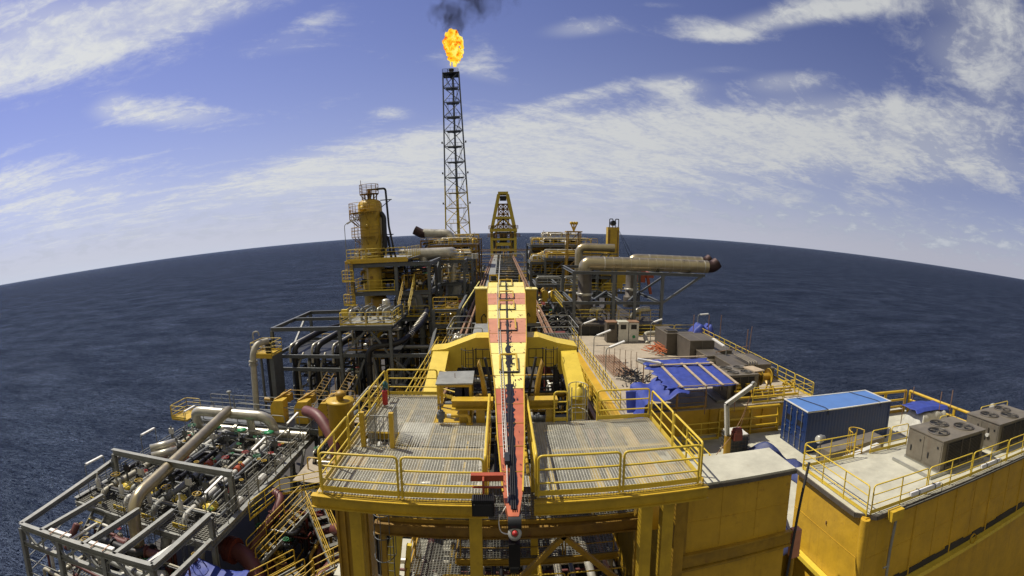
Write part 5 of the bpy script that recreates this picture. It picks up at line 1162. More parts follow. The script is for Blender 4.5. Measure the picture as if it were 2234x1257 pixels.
q = MB(); q.box(-15.1, -10.4, 48.7, 57.4, -5.42, -5.36); q.box(-10.2, -7, 48.7, 57.4, -8.12, -8.06); q.build('floor_plate', 'steel_dark', t)
for a, b, z, n in (((-15.3, 48.3), (-9.1, 48.3), -2.2, 3), ((-9.0, 48.3), (-9.0, 56), -2.2, 3), ((-15.3, 57.5), (-15.3, 48.4), -2.2, 3), ((-14.4, 48.4), (-10.5, 48.4), -5.36, 1), ((-10.2, 48.4), (-7.1, 48.4), -8.06, 1), ((-15.1, 57), (-15.1, 48.5), -5.36, 3)):
    handrail(t, (*a, z), (*b, z), n=n, r=.03, seg=6)
ladder(t, (-15.0, 48.1, -13), (-15.0, 48.1, -2.2), .5, 'yellow', cage=1, r=.03); 
for z in (-4.2, -6.6, -8.6, -10.6):
    q = MB(); q.box(-15.6, -14.3, 47.4, 48.2, z - .04, z); q.build('landing', 'yellow', t); handrail(t, (-15.6, 47.4, z), (-14.4, 47.4, z), n=1, r=.026, seg=6); handrail(t, (-15.6, 48.4, z), (-15.6, 47.5, z), n=1, r=.026, seg=6)
clutter(t, -10.1, -7.2, 49, 57, -5.4, -3, 20, 14, ['steel', 'clad', 'steel_dark', 'yellow_dull', 'steel_dark'], valves=8)
clutter(t, -14.6, -10.5, 50.5, 57, -5.3, -2.8, 26, 16, ['steel_dark', 'yellow_dull', 'steel', 'pipe_dark', 'yellow_dark'], valves=10, vessels=2)
for y_ in (53, 57): handrail(t, (-15, y_, -3.9), (-10.4, y_, -3.9), n=2, m='yellow_dull', r=.03, seg=5)
clutter(t, -14.7, -7.2, 49, 57, -15, -5.8, 46, 15, ['yellow_dull', 'steel', 'clad', 'pipe_dark', 'steel_dark', 'yellow'], valves=10, vessels=2)
pipe(t, [(-10, 50, -5.9), (-8.4, 50, -5.9), (-8.1, 50, -8), (-8.1, 50, -14)], .33, 'steel_light', name='grey_bend', bend=.9, n=16, flanges=((2, .4),))
pipe(t, [(-14.2, 49.3, -2.1), (-14.2, 49.3, -1.2), (-13.2, 49.3, -1.2), (-13.2, 49.3, -2.1)], .09, 'yellow_dull')
for k in range(9): valve(t, (-14.4 + k * .62, 49.2 + (k % 2) * .6, -1.6), .10, rnd.choice(('clad', 'yellow_dull', 'steel_dark')), 'yellow', stem=.4)
pipe(t, [(-10.4, 52, -6.4), (-9.2, 52.0, -6.4), (-9.2, 52, -12)], .3, 'clad', bend=.8, n=14)
t = thing('process_column', 'tall yellow process column with ringed platforms standing above the left tower frame', 'process column', (-13.35, 51.5, -15))
cx, cy = -13.35, 51.5; q = MB()
q.lathe((cx, cy, -13), [(0, 1.18), (11.5, 1.18), (14.8, 1.16), (15.4, 1.25), (16.35, 1.27), (16.65, 1.12), (16.83, .8), (16.92, .35), (16.94, .01)], n=36); q.build('shell', 'yellow', t)
q = MB(); q.lathe((cx - .45, cy - 1.3, 2.95), [(0, .26), (.12, .30), (.16, .30), (.17, 0)], (-.3, -1, 0), 16); q.lathe((cx - .1, cy - 1.25, 1.15), [(0, .2), (.12, .22), (.14, 0)], (-.1, -1, 0), 16); q.build('manhole', 'yellow', t)
def ringplat(z, a0, a1, r0, r1, m='yellow', rail=True, h=1.0, cage=False):
    N = 12; q = MB(); pts = [(cx + math.cos(R(a0 + (a1 - a0) * k / N)), cy + math.sin(R(a0 + (a1 - a0) * k / N))) for k in range(N + 1)]
    for k in range(N):
        A, B = [(p[0] - cx, p[1] - cy) for p in (pts[k], pts[k + 1])]
        q.extrude([(cx + A[0] * r0, cy + A[1] * r0, z), (cx + A[0] * r1, cy + A[1] * r1, z), (cx + B[0] * r1, cy + B[1] * r1, z), (cx + B[0] * r0, cy + B[1] * r0, z)], (0, 0, .06))
    for k in range(0, N + 1, 3): A = (pts[k][0] - cx, pts[k][1] - cy); q.bar((cx + A[0] * r0, cy + A[1] * r0, z - .8), (cx + A[0] * r1, cy + A[1] * r1, z), .06, .06)
    o = q.build('ring_platform', m, t)
    if rail:
        q = MB()
        for hh in (h, h * .66, h * .33): q.tube([(cx + (p[0] - cx) * r1, cy + (p[1] - cy) * r1, z + hh) for p in pts], .028, 5, 0)
        for p in pts[::1 if cage else 2]: q.tube([(cx + (p[0] - cx) * r1, cy + (p[1] - cy) * r1, z), (cx + (p[0] - cx) * r1, cy + (p[1] - cy) * r1, z + h)], .028, 5, 0)
        q.build('handrail', m, o)
ringplat(2.55, 150, 310, 1.3, 2.2, 'yellow_dull'); ringplat(.1, 150, 305, 1.2, 2.1, 'yellow_dull'); ringplat(1.9, 140, 205, 1.3, 2.2, 'yellow_dull')
ringplat(4.4, 0, 359.9, .1, 1.0, 'yellow_dark', h=.95, cage=True)
q = MB()
for k in range(10): a = k * .628; q.cyl((cx + .75 * math.cos(a), cy + .75 * math.sin(a), 3.65), (cx + .8 * math.cos(a), cy + .8 * math.sin(a), 4.4), .05, n=6)
q.cyl((cx, cy, 3.8), (cx, cy, 4.9), .2, n=10); q.cyl((cx - .7, cy - .5, 4.4), (cx - .7, cy - .5, 5.8), .03, n=5); q.build('top_nozzle', 'yellow_dark', t)
pipe(t, [(cx + .2, cy, 4.85), (cx + 1.8, cy - .2, 4.85), (cx + 1.95, cy - .2, 1), (cx + 2.5, cy - .2, -2.2)], .11, 'pipe_dark', name='black_downpipe', bend=.3)
pipe(t, [(cx + 1.2, cy - .3, 2.4), (cx + 1.55, cy - .5, 2.0), (cx + 1.5, cy - .5, -1), (cx + 1.1, cy - .5, -2)], .26, 'pipe_dark', name='black_downpipe', bend=.4)
pipe(t, [(cx + 1.3, cy, -.0), (cx + 1.75, cy, 0), (cx + 2.0, cy, -2.2)], .13, 'pipe_dark', name='black_downpipe', bend=.3)
for z in (.0, 3.5): q = MB(); q.bar((cx + 1.1, cy - .2, z - .6), (cx + 2.3, cy - .2, z + .2), .07, .07); q.bar((cx + 1.2, cy - .2, z + .2), (cx + 2.4, cy - .2, z + .2), .09, .09); q.build('pipe_bracket', 'pipe_dark', t)
ladder(t, (cx - .1, cy - 1.5, 3), (cx - .1, cy - 1.05, 4.4), .45, 'yellow_dark', r=.025)
ladder(t, (cx - 1.35, cy - .9, -2), (cx - 1.35, cy - .9, 2.5), .45, 'yellow_dull', r=.025)
lamp_post((-15.3, 48.4, -2.2), 3.6, (1, 0, 0), 'curved lamp post on the corner of the column tower top floor', None, tilt=.45)
t = thing('process_vessel', 'smaller yellow domed vessel on the second floor of the column tower', 'vessel', (-12.9, 49.9, -5.4)); q = MB(); q.vessel((-12.9, 49.9, -6), 3.3, .78, n=28, head=.6); q.build('shell', 'yellow', t)
q = MB(); q.cyl((-12.9, 49.9, -2.8), (-12.9, 49.9, -2.6), .15); q.cyl((-13.0, 49.1, -4), (-13.0, 48.95, -4), .14, n=14); q.build('nozzle', 'yellow_dark', t)
t = thing('process_vessel', 'yellow square-shouldered vessel below the second floor of the column tower', 'vessel', (-12.2, 50.4, -9)); q = MB(); q.vessel((-12.6, 50.2, -9.3), 3.3, .9, n=24); q.build('shell', 'yellow_dull', t)

# ================================================================ riser pipe and railed landing on the left edge
t = thing('riser_pipe', 'tall cream riser pipe with a swan neck beside the railed landing on the left edge', 'pipe', (-19.8, 35, -18))
pipe(t, [(-19.9, 34.6, -18), (-19.75, 35.0, -8.6), (-19.6, 35.6, -7.9), (-19.0, 36.5, -7.85)], .26, 'pipe_cream', bend=1.0, n=18, seg=8, flanges=((0, .90), (0, .93)))
q = MB(); q.tube([(-20.1, 36, -7.6), (-20.1, 36, -7.0), (-19.6, 36, -6.9), (-19.5, 36, -7.3)], .06, 8, .25); q.build('vent', 'pipe_cream', t)
t = thing('railed_landing', 'yellow railed landing with black pipes on the left edge of the ship', 'platform', (-20.6, 37.5, -9))
q = MB(); q.box(-20.9, -18.9, 36.8, 38.9, -9.3, -9.2); q.box(-20.9, -18.9, 36.7, 36.8, -9.45, -9.1); q.build('floor', 'yellow', t)
for a, b in (((-20.9, 36.8), (-18.9, 36.8)), ((-18.9, 36.8), (-18.9, 38.9)), ((-20.9, 38.9), (-20.9, 36.8)), ((-20.9, 38.9), (-18.9, 38.9))): handrail(t, (*a, -9.2), (*b, -9.2), n=1, r=.026, seg=6)
q = MB(); q.cyl((-19.7, 37.8, -17), (-19.7, 37.8, -8.2), .28, n=16); q.cyl((-19.7, 37.8, -8.3), (-19.7, 37.8, -8.0), .36, n=16); q.build('black_pipe', 'pipe_dark', t)
q = MB(); q.cyl((-20.2, 37.2, -17), (-20.2, 37.2, -9.4), .12, n=10); q.box(-19.3, -18.9, 37, 38.8, -17, -9.3); q.build('support', 'steel', t)
q = MB(); q.cyl((-20.0, 36.8, -13.2), (-19.4, 36.8, -13.2), .25, n=12); q.build('clamp', 'yellow_dull', t)

# ================================================================ yellow gear boxes and filter in front of the manifold frame
for k, (x, y, z, lab) in enumerate(((-16.7, 32.4, -13.4, 'yellow boxed winch housing furthest left behind the metering skid'), (-14.7, 32.4, -13.4, 'middle one of the three yellow boxed winch housings behind the metering skid'), (-11.6, 29.6, -13.2, 'tall yellow boxed winch housing beside the yellow filter vessel'))):
    t = thing('winch_housing', lab, 'machine housing', (x, y, z), 'yellow winch housings')
    w_ = 1.1 if k < 2 else 1.3; h_ = 1.75 if k < 2 else 2.55
    q = MB(); q.extrude([(x - w_ / 2, y, z), (x + w_ / 2, y, z), (x + w_ / 2, y, z + h_), (x - w_ / 2 + .3, y, z + h_ - .05), (x - w_ / 2, y, z + h_ - .5)], (0, .9, 0)); q.build('casing', 'yellow', t)
    q = MB(); q.box(x - .2, x + .6, y + 1.2, y + 1.9, z + h_ - .5, z + h_ + .1); q.bar((x - .3, y + .3, z + h_ - .05), (x + .5, y + 1.9, z + h_ + .3), .12, .12); q.build('top_gear', 'yellow_dull', t)
    q = MB()
    for i in range(7 if k == 2 else 0): q.bar((x + .1, y - .02, z + .4 + i * .33), (x + .6, y - .02, z + .65 + i * .33), .02, .05)
    if k == 2: q.build('vent_slots', 'black', t)
    handrail(t, (x - .6, y + 3.0, z + h_ - 1.2), (x + 1.2, y + 3.0, z + h_ - 1.2), n=1, toe=None, m='yellow_dull', r=.03, seg=6)
    ladder(t, (x + 1.2, y + 3.3, z), (x + 2.4, y + 6, z + 2.3), .7, 'yellow_dull', out=(0, -.5, 1), r=.03)
t = thing('filter_vessel', 'yellow bolted filter vessel beside the left platform stair', 'vessel', (-9.6, 27, -12.5))
q = MB(); q.lathe((-9.6, 27, -12.6), [(0, .1), (.05, .75), (.1, .78), (3.0, .78), (3.02, .86), (3.12, .86), (3.14, .3), (3.15, 0)], n=28); q.build('shell', 'yellow', t)
q = MB(); q.cyl((-9.6, 27, -9.5), (-9.6, 27, -9.2), .22); q.lathe((-9.5, 26.9, -9.2), [(0, .1), (.02, .32), (.15, .36), (.3, .2), (.34, 0)], n=14); q.build('top_valve', 'yellow_dull', t)
q = MB(); q.wheel((-9.9, 26.8, -9.15), .22); q.build('handwheel', 'steel_dark', t)
pipe(t, [(-8.9, 26.8, -12), (-8.3, 26.4, -11.2), (-7.6, 26.2, -11.2)], .3, 'clad', flanges=((1, .5),))
t = thing('red_pipe', 'dull red swan-neck pipe curving down between the metering skid and the left platform', 'pipe', (-10.5, 26, -18)); pipe(t, [(-12.6, 28.6, -10.9), (-11.3, 27.6, -10.75), (-9.7, 26.1, -12), (-9.5, 25.2, -18.8)], .36, 'pipe_red', bend=1.7, n=22, seg=9)

# ================================================================ metering skid
SX0, SX1 = -24.2, -13.9
t = thing('metering_skid', 'grey metering skid deck with parallel cream pipes, valves and handrails at lower left', 'skid', (SX0, 18, -14.3))
ZS = -14.3
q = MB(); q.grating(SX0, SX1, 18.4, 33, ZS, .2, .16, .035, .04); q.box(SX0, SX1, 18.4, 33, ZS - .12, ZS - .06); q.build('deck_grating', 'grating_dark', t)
for y in (18.3, 23, 28, 33): q = MB(); q.beam((SX0, y, ZS - .25), (SX1, y, ZS - .25), .2, .35); q.build('deck_beam', 'steel_light', t)
for x in (SX0 + .02, SX1): q = MB(); q.beam((x, 18.3, ZS - .1), (x, 33.2, ZS - .1), .3, .42); q.build('edge_beam', 'steel_light', t)
for x, y in ((SX0, 23), (SX0, 33), (SX1, 23), (SX1, 28.5), (SX1, 33), (SX0, 28.5)): q = MB(); q.beam((x, y, -20), (x, y, ZS - .3), .24, .24, .03, (0, 1, 0)); q.build('column', 'steel', t)
for a, b in (((SX1, 28.3, ZS - .4), (SX1 + 1.2, 24.6, -19)), ((SX1 + .3, 30, ZS), (SX1 + .5, 26, -18.5))): q = MB(); q.bar(a, b, .16, .16); q.build('brace', 'steel_light', t)
# goal-post beam over the skid
q = MB(); q.beam((-23.4, 21.4, -12.1), (-14.2, 21.4, -12.1), .3, .36); q.build('goalpost_beam', 'steel_light', t)
for x in (-23.3, -14.3): q = MB(); q.beam((x, 21.4, ZS), (x, 21.4, -12.28), .26, .3, .03, (0, 1, 0)); q.build('goalpost_leg', 'steel_light', t)
# big U-shaped header pipe
t2 = thing('header_pipe', 'big warm grey header pipe rising from the skid, running back and splitting into two legs', 'pipe', (-19, 19, -18))
pipe(t2, [(-17.9, 17.2, -18), (-18.2, 17.4, -12.55), (-19.7, 30.2, -11.9)], .36, 'clad_warm', bend=1.2, n=24, seg=9, flanges=())
pipe(t2, [(-23.1, 31.2, -14.2), (-23.1, 30.3, -12.15), (-16.3, 30.3, -12.15), (-16.3, 31.2, -14.2)], .38, 'clad', bend=1.0, n=24, seg=9)
q = MB(); q.lathe((-19.7, 29.7, -11.95), [(0, .4), (.3, .42), (.7, .40)], (-.05, 1, -.05), 20); q.build('tee', 'clad_warm', t2)
pipe(t2, [(-18.0, 30.4, -12.2), (-18.0, 30.6, -14.2)], .3, 'clad', n=18)
# cream meter runs
for k, x in enumerate((-22.6, -20.6, -18.4, -16.2)):
    pp = thing('meter_run', ('outermost', 'second', 'third', 'innermost')[k] + ' of four long cream meter pipes laid along the skid deck', 'pipe', (x, 19, ZS), 'parallel meter pipes')
    r = .19 if k % 2 == 0 else .16
    pipe(pp, [(x, 19.2, ZS - .6), (x, 19.2, ZS + .45), (x, 31.6, ZS + .45)], r, ('pipe_cream', 'white_paint', 'steel_light', 'white_paint')[k], bend=.7, n=16, flanges=((1, .1), (1, .27), (1, .42), (1, .60), (1, .83)))
    q = MB(); q.cyl((x, 24.9, ZS + .45), (x, 25.25, ZS + .45), r * 1.7, n=18); q.cyl((x, 25.45, ZS + .45), (x, 25.65, ZS + .45), r * 1.7, n=18); q.build('orange_flange', 'orange_red', pp)
    for y, wm, m in ((20.6, 'yellow', 'steel_light'), (22.8, 'steel_dark', 'steel_dark'), (27.2, 'steel_dark', 'steel_light'), (29.3, 'green', 'white_paint')):
        valve(pp, (x, y, ZS + .48), r * .95, m, wm, d=(0, 1, 0), stem=.85 if wm == 'green' else .6)
    if k: q = MB(); q.lathe((x + .3, 29.3, ZS + 1.36), [(0, .34), (.05, .36), (.06, .0)], n=18); q.build('green_cap', 'green', pp)
    q = MB(); q.lathe((x + .7, 20.8, ZS + .2), [(0, .38), (.1, .46), (.2, .46), (.22, .3), (.3, .26), (.36, .1), (.38, 0)], n=16)
    for i in range(10): a_ = i * .628; q.cyl((x + .7 + .4 * math.cos(a_), 20.8 + .4 * math.sin(a_), ZS + .38), (x + .7 + .4 * math.cos(a_), 20.8 + .4 * math.sin(a_), ZS + .46), .05, n=6)
    q.m = 0; q.build('yellow_gearbox', 'lemon', pp)
    q = MB(); q.lathe((x + .05, 19.0, ZS + .7), [(0, .1), (.35, .16), (.75, .14), (.8, .06), (1.1, .05), (1.15, .1), (1.2, 0)], n=12); q.build('transmitter', 'white_paint', pp)
    q = MB(); q.box(x + .35, x + .95, 30.2, 30.5, ZS + .9, ZS + 1.02); q.tube([(x + .2, 30.35, ZS + .96), (x + 1.2, 30.35, ZS + .96)], .07, 8, 0); q.build('actuator', 'white_paint', pp)
    # sign
    q = MB(); q.box(x - .1, x + .85, 18.30, 18.34, ZS + .30, ZS + .55); o = q.build('sign_plate', 'lemon', pp)
    tx = bpy.data.curves.new('sign_text', 'FONT'); tx.body = 'STREAM - ' + str(4 - k); tx.size = .17; tx.extrude = .003; tx.align_x = 'CENTER'; tx.align_y = 'CENTER'
    to = bpy.data.objects.new('sign_text', tx); COL.objects.link(to); to.parent = o; to.location = V((x + .375, 18.28, ZS + .42)) - wloc(o); to.rotation_euler = (math.pi / 2, 0, 0); tx.materials.append(MATS['black'])
    bpy.context.view_layer.update(); sm_ = bpy.data.meshes.new_from_object(to.evaluated_get(bpy.context.evaluated_depsgraph_get())); so_ = bpy.data.objects.new('sign_lettering', sm_); COL.objects.link(so_); so_.parent = o; so_.location = to.location; so_.rotation_euler = to.rotation_euler; bpy.data.objects.remove(to)
# railed bays in front of the runs
for k in range(4):
    x = -22.9 + 2.2 * k; handrail(t, (x, 18.6, ZS), (x + 1.3, 18.6, ZS), n=1, toe=None, m='steel', r=.022, seg=6); handrail(t, (x, 18.6, ZS), (x, 20.4, ZS), n=1, toe=None, m='steel', r=.022, seg=6)
    pipe(t, [(x + 1.5, 18.6, -17.5), (x + 1.5, 18.2, -15.3), (x + 1.5, 18.9, -14.6)], .3, 'steel_light', name='flex_hose', bend=.6, n=16)
clutter(t, SX0 + .4, SX1 - .3, 19.5, 31, ZS, ZS + .72, 30, 41, ['steel_light', 'steel', 'steel', 'steel_dark', 'pipe_cream', 'steel_dark', 'pipe_dark'], rmax=.1, valves=46)
for k in range(16):
    x = SX0 + .7 + (k % 8) * 1.25; y = 21.3 + 6.5 * (k // 8); q = MB(); q.bar((x, y, ZS), (x, y, ZS + 1.7), .1, .1); q.build('instrument_post', 'steel', t)
    q = MB(); q.box(x - .18, x + .18, y - .1, y + .1, ZS + 1.1, ZS + 1.5); q.build('instrument_box', ('steel', 'steel_dark', 'white_paint')[k % 3], t)
q = MB(); q.lathe((-22.4, 24.0, -12.75), [(0, .01), (.0, .26), (1.8, .26), (1.8, .01)], (.9, .9, .1), 18); q.lathe((-22.0, 23.6, -13.1), [(0, .01), (.0, .26), (1.8, .26), (1.8, .01)], (.9, .9, .1), 18); q.build('silencer', 'clad', t)
for y in (21.5, 24.5, 27.3): q = MB(); q.cyl((-14.4, y, ZS + .15), (-14.4, y + .8, ZS + .15), .24, n=16); q.build('white_canister', 'white_paint', t)
# handrails along edges, grey hooped stanchions
rail_loop(t, [(SX1 + .05, 18.8, ZS + .1), (SX1 + .05, 32.9, ZS + .1)], m='steel_light', toe=None, r=.026, seg=6, pl=2.2)
rail_loop(t, [(SX0, 32.9, ZS + .1), (SX0, 18.6, ZS + .1)], m='steel_light', toe=None, r=.026, seg=6, pl=2.2, h=.55)
rail_loop(t, [(SX0 - .8, 33, ZS + .9), (-12.4, 33, ZS + .9)], m='steel_light', toe=None, r=.026, seg=6, pl=2.0)
for a, b in (((-14.6, 23.4), (-14.2, 25.8)), ((-15.0, 27.5), (-14.7, 30.2)), ((-14.5, 19.3), (-14.4, 21.0))):
    q = MB(); q.tube([(*a, ZS), (*a, ZS + 1.3), (*b, ZS + 1.5), (*b, ZS)], .04, 6, .1); q.build('hoop_rail', 'steel_light', t)
# rear raised deck of the skid
t = thing('railed_deck', 'flat grey railed deck across the far end of the metering skid', 'platform', (-25, 33, -13.5))
q = MB(); q.box(-24.6, -12.5, 31.9, 35.2, -13.6, -13.45); q.build('floor', 'steel', t)
q = MB(); q.beam((-24.6, 31.8, -13.7), (-12.5, 31.8, -13.7), .2, .4); q.build('edge_beam', 'steel', t)
pipe(t, [(-21.5, 31.6, -14.0), (-14.0, 31.6, -14.0)], .34, 'clad', name='bright_header', n=20, flanges=((0, .2), (0, .4), (0, .6), (0, .8)))
for k in range(5): q = MB(); x = -23.4 + k * 2.1; q.tube([(x, 32.0, -13.45), (x, 32.0, -12.7), (x + 1.2, 32.0, -12.7), (x + 1.2, 32.0, -13.45)], .04, 6, .25); q.build('hoop_rail', 'steel_light', t)
handrail(t, (-24.6, 35.1, -13.45), (-12.6, 35.1, -13.45), n=5, toe=None, m='steel_light', r=.025, seg=6)
q = MB(); q.tube([(-22, 34.2, -13.4), (-22, 34.2, -11.9)], .06, 6, 0); q.lathe((-22, 34.2, -11.9), [(0, .1), (.1, .22), (.2, .2), (.25, 0)], n=10); q.build('vent_pipe', 'steel_light', t)
q = MB(); q.bar((-20.6, 33.3, -12.3), (-12.6, 32.0, -12.2), .06, .06); q.build('long_rod', 'galv', t)
t = thing('corner_landing', 'small yellow railed landing at the far outer corner of the metering skid', 'platform', (-25.4, 31.5, -13.5)); q = MB(); q.box(-26.2, -24.6, 31.3, 33.6, -13.6, -13.45); q.build('floor', 'yellow', t)
for a, b in (((-26.2, 31.3), (-24.7, 31.3)), ((-26.2, 33.6), (-26.2, 31.4)), ((-26.2, 33.6), (-24.7, 33.6))): handrail(t, (*a, -13.45), (*b, -13.45), n=1, r=.03, seg=6)
# outboard lamps
for k, (y, lab) in enumerate(((19.6, 'nearest of the tube lamps on grey brackets along the outer edge of the skid'), (25.2, 'middle tube lamp on a grey bracket along the outer edge of the skid'), (30.6, 'furthest tube lamp on a grey bracket beside the yellow corner landing'))):
    t = thing('bracket_lamp', lab, 'lamp', (-24.4, y, ZS), 'tube lamps along the outer skid edge')
    q = MB()
    for yy in (y, y + 1.7): q.tube([(-24.3, yy, ZS - .4), (-24.3, yy, ZS + 1.75)], .03, 6, 0)
    q.tube([(-24.3, y, ZS + 1.72), (-24.3, y + 1.7, ZS + 1.72)], .02, 6, 0); q.build('bracket', 'steel_light', t)
    q = MB(); q.bar((-24.3, y + .1, ZS + 1.8), (-24.3, y + 1.6, ZS + 1.8), .17, .1); q.build('housing', 'lamp_white', t)
for k, (x, y, lab) in enumerate(((-14.7, 19.3, 'tube lamp on a bent grey bracket at the near inner edge of the skid'), (-14.9, 24.9, 'tube lamp on a bent grey bracket half way along the inner edge of the skid'), (-14.6, 29.6, 'tube lamp on a bent grey bracket at the far inner edge of the skid'))):
    t = thing('bracket_lamp', lab, 'lamp', (x, y, ZS), 'tube lamps along the inner skid edge')
    q = MB(); q.tube([(x, y, ZS), (x, y, ZS + 1.9), (x + .25, y + 1.6, ZS + 2.3), (x + .25, y + 1.6, ZS)], .03, 6, .1); q.build('bracket', 'steel_light', t); q = MB(); q.bar((x, y + .1, ZS + 1.97), (x + .25, y + 1.5, ZS + 2.3), .14, .08); q.build('housing', 'lamp_white', t)

# ================================================================ near open frame of the skid (bottom left)
ZF = -13.0
t = thing('roof_frame', 'light grey open roof frame of beams over the lower pipe deck in the bottom left corner', 'steel frame', (-22.3, 13, -20))
NL, NR, FR, FL = (-22.3, 12.9), (-13.95, 14.0), (-13.95, 18.6), (-22.6, 18.6)
FL = (-24.0, 22.6)
for n_, (a, b) in (('front_truss_top', (NL, NR)), ('side_beam', (NR, FR)), ('side_beam', (NL, FL))):
    q = MB(); q.beam((*a, ZF), (*b, ZF), .26, .3); q.build(n_, 'steel_light', t)
q = MB(); q.beam((*NL, ZF - .95), (*NR, ZF - .95), .22, .24); q.build('front_truss_bottom', 'steel_light', t)
def LR(f, dz=0): return (NL[0] + (NR[0] - NL[0]) * f, NL[1] + (NR[1] - NL[1]) * f, ZF + dz)
for k in range(8):
    a, b = (LR(k / 8, -.1), LR((k + 1) / 8, -.85)) if k % 2 == 0 else (LR(k / 8, -.85), LR((k + 1) / 8, -.1)); q = MB(); q.bar(a, b, .1, .1); q.build('truss_diagonal', 'steel_light', t)
    q = MB(); q.bar(LR((k + .5) / 8, -.1), LR((k + .5) / 8, -.85), .07, .07); q.build('truss_vertical', 'steel_light', t)
for f, y1, x1 in ((.18, 17.7, -20.8), (.52, 17.5, -17.8), (.75, 18.2, -16.0)): q = MB(); q.beam(LR(f, .0), (x1, y1, ZF), .2, .3); q.build('cross_beam', 'steel_light', t)
q = MB(); q.beam((-14.0, 14.1, ZF - 1.3), (-13.95, 18.6, ZF - 1.3), .2, .24); q.build('side_beam', 'steel_light', t)
for x, y in (NL, NR, FR, LR(.33)[:2], LR(.68)[:2]): q = MB(); q.beam((x, y, -20), (x, y, ZF - .15), .24, .26, .03, (0, 1, 0)); q.build('column', 'steel_light', t)
for z in (-14.9, -15.7): q = MB(); q.tube([(-22.3, 12.9, z), (-24, 18, z)], .03, 6, 0); q.tube([(-22.3, 12.9, z), (-17, 13.5, z)], .03, 6, 0); q.build('guard_rail', 'steel_light', t)
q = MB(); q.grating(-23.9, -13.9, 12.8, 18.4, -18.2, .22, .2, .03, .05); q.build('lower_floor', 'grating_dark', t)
clutter(t, -22, -14.3, 13.4, 18.0, -18.1, -14.6, 30, 51, ['pipe_cream', 'steel_light', 'steel_dark', 'white_paint', 'pipe_red', 'pipe_dark'], rmax=.22, valves=20)
q = MB(); q.vessel((-19.6, 14.6, -16.4), 2.6, .42, (.8, .5, 0), 22); q.build('cream_vessel', 'pipe_cream', t)
q = MB(); q.vessel((-18.2, 16.2, -16.2), 2.4, .45, (.85, .3, 0), 22); q.build('cream_vessel', 'white_paint', t)
q = MB(); q.vessel((-16.0, 14.9, -16.0), 2.2, .42, (.9, .35, 0.05), 22); q.build('cream_vessel', 'pipe_cream', t)
q = MB(); q.cyl((-16.1, 14.85, -16.0), (-15.5, 15.1, -15.97), .44, n=22); q.build('yellow_end', 'lemon', t)
for x, y in ((-17.2, 17.2), (-16.3, 16.4), (-15.7, 17.6)): q = MB(); q.lathe((x, y, -16.2), [(0, .4), (.08, .42), (.1, 0)], n=18); q.build('green_cap', 'green', t)
for k, (f0, lab) in enumerate(((.24, 'white twin tube light on the left half of the grey roof frame front beam'), (.56, 'white twin tube light on the right half of the grey roof frame front beam'))):
    tt = thing('tube_light', lab, 'lamp', LR(f0, .2), 'tube lights on the grey roof frame'); a, b = V(LR(f0, .20)), V(LR(f0 + .17, .20)); off = V((.0, .22, 0))
    q = MB(); q.bar(a + off, b + off, .22, .08); q.build('housing', 'lamp_white', tt); q = MB()
    for f in (.25, .75): p = a.lerp(b, f); q.bar(p - off * .6, p + off * 1.7 + V((0, 0, .06)), .05, .04)
    q.build('clamp', 'pole_rust', tt)
tt = thing('tube_light', 'white tube light slanting beside the right end beam of the grey roof frame', 'lamp', (-15.2, 15.5, -14)); q = MB(); q.bar((-15.4, 15.2, -13.9), (-15.0, 17.2, -13.9), .2, .1); q.build('housing', 'lamp_white', tt)
t = thing('stairway', 'yellow-edged grating stair going down inside the grey roof frame at far left', 'stair', (-22, 16, -16)); q = MB()
for k in range(12): f = k / 11; q.box(-22.6 + f * .3, -21.5 + f * .3, 18.2 - f * 4.4, 18.45 - f * 4.4, -14.6 - f * 3.2, -14.56 - f * 3.2)
q.build('treads', 'grating_dark', t)
for s in (0, 1.12): q = MB(); q.bar((-22.6 + s, 18.5, -14.5), (-22.3 + s, 13.9, -17.8), .05, .22); q.build('stringer', 'steel_light', t)
q = MB(); q.bar((-22.6, 18.5, -14.45), (-21.5, 18.5, -14.45), .12, .03); q.bar((-22.5, 17.8, -14.9), (-21.4, 17.8, -14.9), .12, .03); q.build('nosing', 'lemon', t)
for k, (x, y, lab) in enumerate(((-19.6, 18.3, 'round grey ladder cage left of the big header pipe'), (-17.4, 18.2, 'round grey ladder cage right of the big header pipe'), (-15.2, 18.3, 'round grey ladder cage at the inner corner of the skid'))):
    t = thing('ladder_cage', lab, 'ladder', (x, y, -18), 'ladder cages at the front of the skid'); ladder(t, (x, y, -18), (x, y, -13.4), .45, 'steel', cage=1.6, r=.022)
t = thing('red_fender', 'faded red cylinder float hanging outside the grating stair', 'float', (-23.2, 16.9, -16)); q = MB(); q.vessel((-23.5, 16.4, -16.6), 1.7, .22, (.15, .7, .9), 14); q.build('float', 'pipe_red', t)
cloth('tarpaulin', 'tarp', 'bright blue tarpaulin stretched at the bottom edge beside the red pipes', 'tarpaulin', -14.6, -11.6, 15.0, 18.0, lambda u, v, x, y: -15.6 + .5 * v - .25 * math.sin(u * 3.1), 34, 30, 61, rag=.6)

